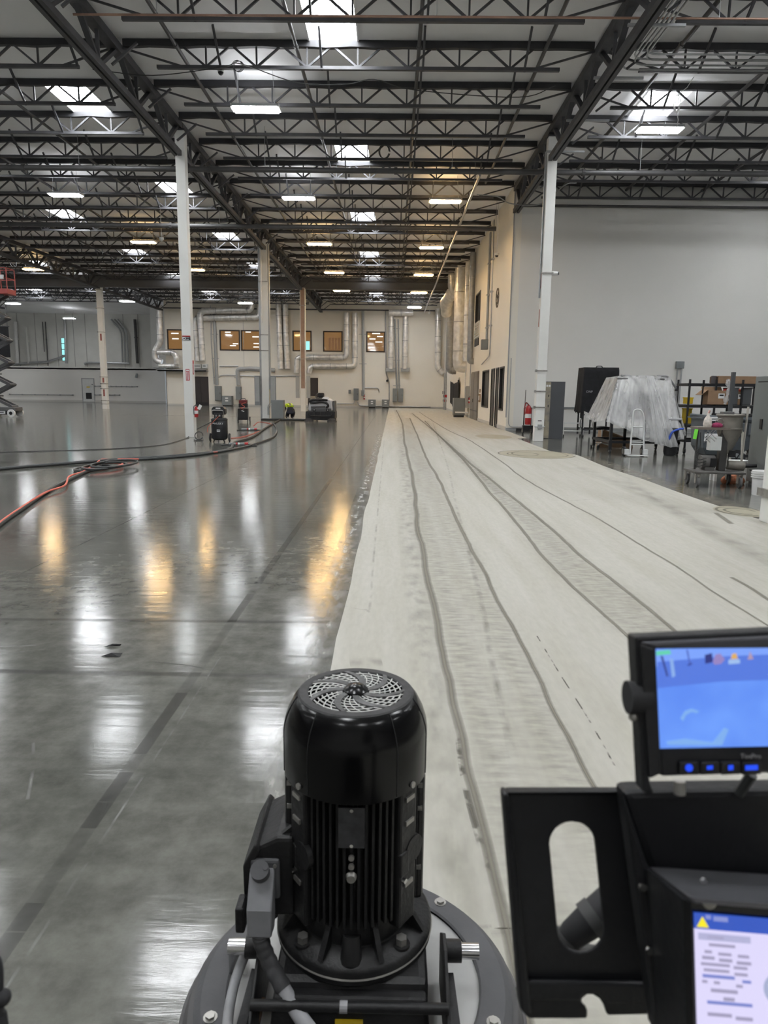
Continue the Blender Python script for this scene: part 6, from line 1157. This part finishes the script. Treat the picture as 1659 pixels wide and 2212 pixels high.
# terminal box with plug
tb = build('terminal_box', MB().plate([[(-.225, .455), (-.13, .455), (-.13, .645), (-.165, .645), (-.205, .625), (-.228, .58)]], (0, -.085, 0), X, Z, Y, .18), gblk, gr, bevel=.008)
build('box_lid', MB().plate([[(-.236, .45), (-.222, .45), (-.222, .575), (-.2, .622), (-.212, .634), (-.238, .583)]], (0, -.095, 0), X, Z, Y, .2), gblk, tb, bevel=.004)
build('lid_rib', MB().bar((-.225, -.088, .59), (-.135, -.06, .655), .01), gblk, tb)
cn = build('plug_flange', MB().box(-.222, -.158, -.098, -.085, .505, .60), dusty, tb, bevel=.008)
for x in (-.212, -.168): build('screw', MB().cyl((x, -.102, .588), (x, -.098, .588), .004), dull_steel, cn)
ph = build('plug_housing', MB().add([(-.222, -.098, .585), (-.168, -.098, .585), (-.168, -.145, .515), (-.222, -.145, .515), (-.222, -.098, .48), (-.168, -.098, .48), (-.170, -.145, .45), (-.222, -.145, .45), (-.168, -.11, .45), (-.222, -.11, .45)], [(0, 1, 2, 3), (3, 2, 6, 7), (0, 3, 7, 9, 4), (1, 5, 8, 6, 2), (7, 6, 8, 9), (4, 9, 8, 5), (0, 4, 5, 1)]), mat('grey plug housing', (.22, .22, .235), .55, var=.08, vs=30), gr, bevel=.004)
build('plug_cap', MB().cyl((-.197, -.106, .575), (-.197, -.120, .594), .02, n=18).cyl((-.185, -.113, .592), (-.185, -.118, .599), .006), dusty, ph, smooth=True); build('lock_lever', MB().box(-.248, -.228, -.14, -.09, .455, .515), gblk, ph, bevel=.005)
cab = [(-.196, -.128, .455), (-.195, -.130, .435), (-.18, -.14, .40), (-.15, -.165, .365), (-.10, -.21, .325), (-.03, -.27, .29), (.03, -.34, .265), (.1, -.5, .25)]
pt = catmull(cab, 8); build('power_cable', MB().tube(pt, .0155, 14), cable_gr, gr, smooth=True); build('tape_wrap', MB().tube(pt[2:27], [.0175 + .001 * math.sin(i * 1.7) for i in range(25)], 14), mat('dusty black tape', (.04, .04, .042), .7, var=.4, vs=40), gr, smooth=True)
cab2 = [(-.19, .03, .37), (-.225, .0, .35), (-.262, -.06, .29), (-.265, -.15, .265), (-.245, -.195, .265), (-.17, -.21, .275), (-.08, -.235, .275), (.0, -.28, .26), (.06, -.40, .25)]
build('control_cable', MB().tube(catmull(cab2, 8), .0115, 12), cable_gr, gr, smooth=True)
build('thin_cable', MB().tube(catmull([(-.1, -.25, .25), (-.04, -.235, .28), (.03, -.25, .27), (.08, -.33, .25)]), .006, 8), cable_bk, gr, smooth=True)
for s_ in (-1, 1):
    bp_ = build('side_plate', MB().plate([[(-.22, .22), (.05, .22), (.06, .34), (.0, .39), (-.05, .39), (-.20, .30)]], (s_ * .205 - .004, -.05, 0), Y, Z, X, .008), gblk, gr, bevel=.002)
    build('pivot_bush', MB().cyl((s_ * .21, -.05, .345), (s_ * .245, -.05, .345), .024, n=20), gblk, bp_, smooth=True); build('pivot_pin', MB().cyl((s_ * .245, -.05, .345), (s_ * .285, -.05, .345), .017, n=18), chrome, bp_, smooth=True)
build('tie_rod', MB().cyl((-.205, -.2, .342), (.205, -.2, .342), .011, n=14), gblk, gr, smooth=True); build('tie_rod_tape', MB().cyl((-.02, -.2, .342), (-.004, -.2, .342), .0122, n=14), cable_gr, gr)
ws_ = build('warning_sticker', MB().box(-.03, .028, -.2, -.1955, .25, .308), yellow, gr)
build('sticker_triangle', MB().plate([[(-.022, .272), (.008, .272), (-.007, .30)], [(-.016, .275), (-.007, .291), (.002, .275)]], (0, -.2015, 0), X, Z, Y, .001), ink, ws_)
build('chrome_rail', MB().box(-.30, -.255, .0, .03, .22, .30), chrome, gr, bevel=.004); build('wood_wedge', MB().bar((-.215, -.17, .22), (-.2, -.10, .26), .014), mat('raw wood', (.35, .25, .16), .7), gr)
build('hitch_arm', MB().bar((-.215, -.09, .3), (-.225, -.5, .3), .02, .05), gblk, gr); build('hitch_arm', MB().bar((.215, -.09, .3), (.225, -.5, .3), .02, .05), gblk, gr); build('cross_beam', MB().box(-.24, .24, -.52, -.46, .2, .33), gblk, gr, bevel=.01)
build('tow_frame', MB().bar((-.2, -.5, .27), (-.2, -1.3, .6), .05).bar((.2, -.5, .27), (.2, -1.3, .6), .05).bar((-.2, -1.3, .6), (.2, -1.3, .6), .05), gblk, gr); build('drive_unit', MB().box(-.25, .25, -1.75, -1.25, .12, .6), gblk, gr, bevel=.02)
for s_ in (-1, 1): build('drive_wheel', MB().cyl((s_ * .27, -1.5, .18), (s_ * .38, -1.5, .18), .18, n=24), black_rub, gr, smooth=True)
# ================================================================ CONTROL CONSOLE, CLOSE TO THE CAMERA
con_m = mat('console black powder coat', (.0065, .0068, .0085), .5, var=.12, vs=12, bump=.06, bs=120, spec=.35)
CR, CU, CN = RT.copy(), UP.copy(), FW.copy()
def cp_(px, py, d): return axd(px, py, d)
oc = axd(1400, 1950, .62); con = thing('control_console', 'black control console with slotted bracket and lit touch screen', 'console', (oc.x, oc.y, 0))
def pplate(pxl, d, t, nm, m_, par=con, holes=(), bev=.0025):
    k = d / FPX; lp = [[((x - CX) * k, (CY - y) * k) for x, y in q] for q in (pxl, *holes)]
    return build(nm, MB().plate(lp, O3 + FW * d, CR, CU, CN, t), m_, par, world=True, bevel=bev)
slot = [(1188 + 49 * (1 - math.cos(a * PI / 12)), 1824 - 48 * math.sin(a * PI / 12)) for a in range(13)] + [(1255 + 50 * math.cos(a * PI / 12), 2008 + 50 * math.sin(a * PI / 12)) for a in range(13)]
slot = slot[::-1]
notch = [(1448, 2192), (1312, 2195), (1304, 2172), (1295, 2158), (1282, 2150), (1268, 2150), (1258, 2158), (1257, 2168), (1266, 2176), (1270, 2186), (1270, 2200)]
br1 = pplate([(1090, 1714), (1346, 1713), (1420, 2100)] + notch + [(1140, 2200), (1127, 2185)], .66, .005, 'bracket_plate', con_m, holes=[slot])
pplate([(1090, 1714), (1098, 1711), (1350, 1710), (1346, 1714)], .655, .012, 'bracket_lip', con_m, br1)
pplate([(1087, 1716), (1099, 1716), (1150, 2196), (1125, 2186)], .645, .02, 'bracket_edge', con_m, br1)
pplate([(1128, 2120), (1405, 2125), (1425, 2165), (1310, 2168), (1295, 2150), (1262, 2150), (1255, 2165), (1140, 2165)], .652, .006, 'bracket_fold', con_m, br1)
pplate([(1346, 1713), (1375, 1711), (1760, 1706), (1760, 1930), (1425, 1905), (1398, 1872)], .615, .03, 'console_box', con_m, bev=.006)
pplate([(1350, 1715), (1402, 1870), (1480, 1990), (1490, 2260), (1425, 2260)], .60, .03, 'console_side', con_m, bev=.006)
# hood above the touch screen
hv = [cp_(1400, 1872, .61), cp_(1770, 1895, .61), cp_(1770, 1960, .50), cp_(1490, 1940, .50), cp_(1402, 1880, .62), cp_(1770, 1905, .62), cp_(1770, 1972, .505), cp_(1494, 1950, .505)]
build('hood', MB().add(hv, [(0, 1, 2, 3), (7, 6, 5, 4), (0, 3, 7, 4), (3, 2, 6, 7), (2, 1, 5, 6), (1, 0, 4, 5)]), mat('console hood grey', (.045, .045, .05), .45, var=.1, vs=20), con, world=True, bevel=.004)
hv = [cp_(1400, 1875, .61), cp_(1492, 1948, .50), cp_(1500, 2300, .53), cp_(1440, 2300, .60)]; build('hood_cheek', MB().add(hv + [p + FW * .004 - RT * .004 for p in hv], [(0, 1, 2, 3), (7, 6, 5, 4), (0, 4, 5, 1), (1, 5, 6, 2), (2, 6, 7, 3), (3, 7, 4, 0)]), con_m, con, world=True)
bz = pplate([(1460, 1935), (1780, 1945), (1780, 2300), (1480, 2300)], .585, .02, 'screen_bezel', mat('gloss black bezel', (.004, .004, .006), .15), bev=.004)
def scr(nm, col, es, pts, lift): return pplate(pts, .584 - lift, .0008, nm, mat('screen ' + nm + ' %g%g%g' % col, (.01, .01, .01), .25, emit=col, es=es * .42), bz, bev=0)
def S(x, y): return (1499 + (x * .141) + (y - 520) * .004, 1972 + (y - 520) * .1413 + x * .012)     # screen space of the panel
def quad(x0, y0, x1, y1): return [S(x0, y0), S(x1, y0), S(x1, y1), S(x0, y1)]
scr('display', (.72, .68, .95), .95, quad(0, 750, 1900, 2600), .001); scr('header', (.035, .10, .55), .9, quad(0, 515, 1900, 755), .0012)
wt_ = pplate([S(40, 730), S(225, 730), S(130, 565)], .5825, .0006, 'warning_icon', mat('screen warning yellow', (.01, .01, .01), .3, emit=(.95, .82, .02), es=.4), bz, bev=0)
g1 = (.45, .42, .62); g2 = (.25, .3, .75)
for (x0, y0, x1, y1, c_) in ((180, 540, 260, 600, (.3, .36, .8)), (300, 550, 520, 620, (.3, .36, .8)), (60, 820, 860, 920, (.56, .56, .84)), (200, 850, 450, 890, g1), (220, 970, 620, 1010, g1), (150, 1080, 260, 1120, g1), (360, 1100, 560, 1140, g1), (660, 1110, 830, 1150, g1), (110, 1170, 300, 1215, g1), (370, 1190, 570, 1235, g1), (640, 1210, 860, 1255, g1), (90, 1270, 530, 1310, g1), (590, 1290, 800, 1330, g1), (130, 1360, 520, 1400, g1), (600, 1390, 800, 1430, g1), (110, 1450, 600, 1495, g2), (720, 1495, 850, 1535, g2), (100, 1540, 180, 1580, g1), (280, 1545, 370, 1585, g1), (620, 1570, 720, 1610, g1), (230, 1660, 640, 1710, g1), (420, 1780, 590, 1830, g1), (170, 1850, 860, 1895, g2), (170, 2030, 540, 2080, g1), (600, 2060, 860, 2110, g1)):
    scr('readout', c_, .75, quad(x0, y0, x1, y1), .0018)
ring = lambda cx, cy, r, n=28: [S(cx + r * math.cos(a * 2 * PI / n), cy + r * math.sin(a * 2 * PI / n)) for a in range(n)]
pplate(ring(1290, 1590, 250), .582, .0006, 'dial', mat('screen dial', (.01, .01, .01), .3, emit=(.45, .5, .72), es=.34), bz, bev=0); pplate(ring(1290, 1590, 150), .5815, .0006, 'dial_ring', mat('screen dial green', (.01, .01, .01), .3, emit=(.15, .6, .3), es=.34), bz, bev=0); pplate(ring(1290, 1590, 115), .581, .0006, 'dial_face', mat('screen dial face', (.01, .01, .01), .3, emit=(.7, .78, .85), es=.38), bz, bev=0)
for x, y, d in ((1388, 1915, .598), (1403, 2052, .597), (1519, 1903, .55)): q = cp_(x, y, d); build('screw_head', MB().cyl(q, q - FW * .003, .0035 if x < 1500 else .0028, n=12), chrome, con, world=True, smooth=True)
q = cp_(1530, 1945, .583); build('bezel_screw', MB().cyl(q, q - FW * .003, .006, n=14), dull_steel, con, world=True, smooth=True)
pg = [cp_(1470, 1900, .74), cp_(1330, 1945, .74), cp_(1285, 1980, .735), cp_(1235, 2020, .73), cp_(1215, 2045, .735)]
build('cable_gland', MB().tube(pg, [.018, .02, .0175, .014, .011], 16), black_rub, con, world=True, smooth=True); build('gland_ring', MB().cyl(cp_(1290, 1976, .735), cp_(1270, 1992, .734), .0195, n=18).cyl(cp_(1228, 2026, .731), cp_(1222, 2034, .731), .015, n=18), mat('gland dusty', (.05, .05, .05), .7), con, world=True, smooth=True); build('gland_cable', MB().tube(catmull([cp_(1215, 2045, .735), cp_(1225, 2060, .76), cp_(1270, 2058, .8), cp_(1330, 2070, .85)]), .009, 8), cable_bk, con, world=True, smooth=True)
pst = cp_(1560, 2350, .75); build('console_post', MB().bar((pst.x, pst.y, .3), (pst.x, pst.y, pst.z + .1), .06), con_m, con, world=True)
build('post_foot', MB().box(pst.x - .15, pst.x + .15, pst.y - .15, pst.y + .15, .02, .3), con_m, con, world=True, bevel=.01)
# monitor
om = axd(1560, 1530, .575); mo = thing('camera_monitor', 'small monitor showing a blue floor view above the console', 'monitor', om); mo_m = mat('monitor black plastic', (.006, .006, .008), .42, var=.1, vs=20)
pplate([(1404, 1386), (1800, 1366), (1800, 1668), (1425, 1680)], .575, .022, 'housing', mo_m, mo, bev=.004)
pplate([(1372, 1376), (1800, 1356), (1800, 1370), (1386, 1390), (1405, 1690), (1414, 1716), (1390, 1714)], .572, .02, 'mount_arm', con_m, mo, bev=.002)
pplate([(1386, 1388), (1800, 1368), (1800, 1400), (1418, 1402)], .568, .008, 'sun_hood', mat('monitor hood edge', (.05, .05, .06), .5), mo, bev=.002)
pplate([(1384, 1390), (1418, 1402), (1430, 1672), (1404, 1684)], .5685, .006, 'side_frame', mo_m, mo, bev=.002)
pplate([(1800, 1357), (1816, 1356), (1822, 1716), (1804, 1716)], .572, .02, 'mount_arm', con_m, mo, bev=.002)
k = cp_(1370, 1506, .58); build('knob', MB().cyl(k - RT * .006, k + RT * .012, .0135, n=18).cyl(k, k + RT * .02, .008), black_rub, mo, world=True, smooth=True); k = cp_(1368, 1548, .578); build('knob_screw', MB().ball(k, .004), dull_steel, mo, world=True, smooth=True)
def mscr(nm, col, es, pts, lift): return pplate(pts, .5705 - lift, .0006, nm, mat('monitor ' + nm + ' %g%g%g' % col, (.01, .01, .01), .2, emit=col, es=es * .42), mo, bev=0)
sr = mscr('screen', (.13, .30, .98), .95, [(1417, 1402), (1760, 1398), (1762, 1610), (1423, 1617)], 0)
# soft tones of the picture on the screen are part of the display itself
sm = sr.data.materials[0]; N = sm.node_tree.nodes; L = sm.node_tree.links; tcs = N.new('ShaderNodeTexCoord'); nzs = N.new('ShaderNodeTexNoise'); nzs.inputs['Scale'].default_value = 22; nzs.inputs['Detail'].default_value = 2; L.new(tcs.outputs['Object'], nzs.inputs[0]); rps = N.new('ShaderNodeValToRGB'); rps.color_ramp.elements[0].position = .3; rps.color_ramp.elements[1].position = .75; rps.color_ramp.elements[0].color = (.10, .24, .86, 1); rps.color_ramp.elements[1].color = (.17, .37, 1.0, 1); L.new(nzs.outputs[0], rps.inputs[0]); L.new(rps.outputs[0], N['Principled BSDF'].inputs['Emission Color'])
mscr('view_band', (.09, .19, .72), .95, [(1420, 1430), (1560, 1418), (1760, 1410), (1760, 1466), (1560, 1472), (1421, 1486)], .0008)
mscr('view_sky', (.2, .36, .95), .95, [(1417, 1403), (1760, 1399), (1760, 1410), (1520, 1422), (1418, 1440)], .0007)
for i, (c_, pts) in enumerate((((.05, .08, .35), [(1427, 1417), (1432, 1417), (1444, 1460), (1440, 1462)]), ((.3, .5, .95), [(1447, 1423), (1454, 1423), (1459, 1460), (1452, 1464)]), ((.05, .09, .45), [(1484, 1437), (1492, 1431), (1497, 1434), (1488, 1439)]), ((.08, .12, .5), [(1483, 1404), (1486, 1404), (1491, 1432), (1489, 1432)]), ((.03, .04, .25), [(1523, 1415), (1538, 1411), (1540, 1430), (1524, 1434)]), ((.36, .27, .62), [(1540, 1430), (1546, 1414), (1556, 1412), (1566, 1424), (1558, 1434), (1544, 1436)]), ((.85, .5, .15), [(1579, 1424), (1582, 1413), (1590, 1411), (1594, 1423)]), ((.4, .6, .98), [(1574, 1425), (1598, 1424), (1599, 1433), (1574, 1435)]), ((.5, .36, .5), [(1615, 1425), (1621, 1408), (1628, 1424)]), ((.15, .75, .5), [(1418, 1407), (1447, 1404), (1450, 1413), (1418, 1416)]), ((.25, .5, 1.0), [(1470, 1552), (1480, 1536), (1495, 1531), (1510, 1536), (1506, 1541), (1494, 1538), (1482, 1545), (1476, 1558)]), ((.25, .5, 1.0), [(1440, 1602), (1480, 1596), (1540, 1604), (1565, 1572), (1574, 1576), (1560, 1610), (1442, 1609)]))):
    mscr('view_shape', c_, .8, pts, .0012)
for i, (x, w_, nm) in enumerate(((1489, 16, 'power'), (1534, 12, 'minus'), (1579, 10, 'plus'), (1624, 26, 'menu'))):
    b_ = pplate([(x - 21, 1647), (x + 21, 1645), (x + 21, 1673), (x - 21, 1675)], .5715, .004, 'button', mo_m, mo, bev=.001)
    hh = 8 if nm == 'power' else 4 if nm == 'minus' else 5
    pplate([(x - w_ / 2, 1659 - hh), (x + w_ / 2, 1658 - hh), (x + w_ / 2, 1658 + hh), (x - w_ / 2, 1659 + hh)] if nm != 'power' else [(x + 8 * math.cos(a * .524), 1659 + 8 * math.sin(a * .524)) for a in range(12)], .5705, .0006, 'button_light', mat('blue button light', (.01, .01, .02), .3, emit=(.01, .07, .9), es=.45), b_, bev=0)
text('ToePro', .0055, mat('badge grey', (.25, .24, .25), .5), mo, frame3(cp_(1622, 1634, .5712), CR, CU), 'badge', .0003)
q = cp_(1468, 1700, .60); build('mount_bolt', MB().cyl(q - UP * .006, q + UP * .005, .0048, n=12), dull_steel, mo, world=True, smooth=True); build('monitor_cable', MB().tube(catmull([cp_(1625, 1672, .6), cp_(1612, 1690, .605), cp_(1595, 1715, .61)]), .0045, 8), cable_bk, mo, world=True, smooth=True)
# handle at the lower left edge
hq = axd(-5, 2150, .7); hd = thing('handlebar', 'black machine handle with knob at the lower left edge', 'handle', hq)
build('grip', MB().tube(catmull([cp_(-30, 2060, .7), cp_(-8, 2085, .7), cp_(-6, 2150, .7), cp_(-4, 2230, .7), cp_(-10, 2330, .7)]), .006, 12), black_rub, hd, world=True, smooth=True); build('knob', MB().ball(cp_(5, 2155, .7), .0085, n=16, m=12), black_rub, hd, world=True, smooth=True); build('lower_grip', MB().tube(catmull([cp_(-2, 2190, .7), cp_(3, 2230, .7), cp_(4, 2300, .7)]), .007, 12), black_rub, hd, world=True, smooth=True)
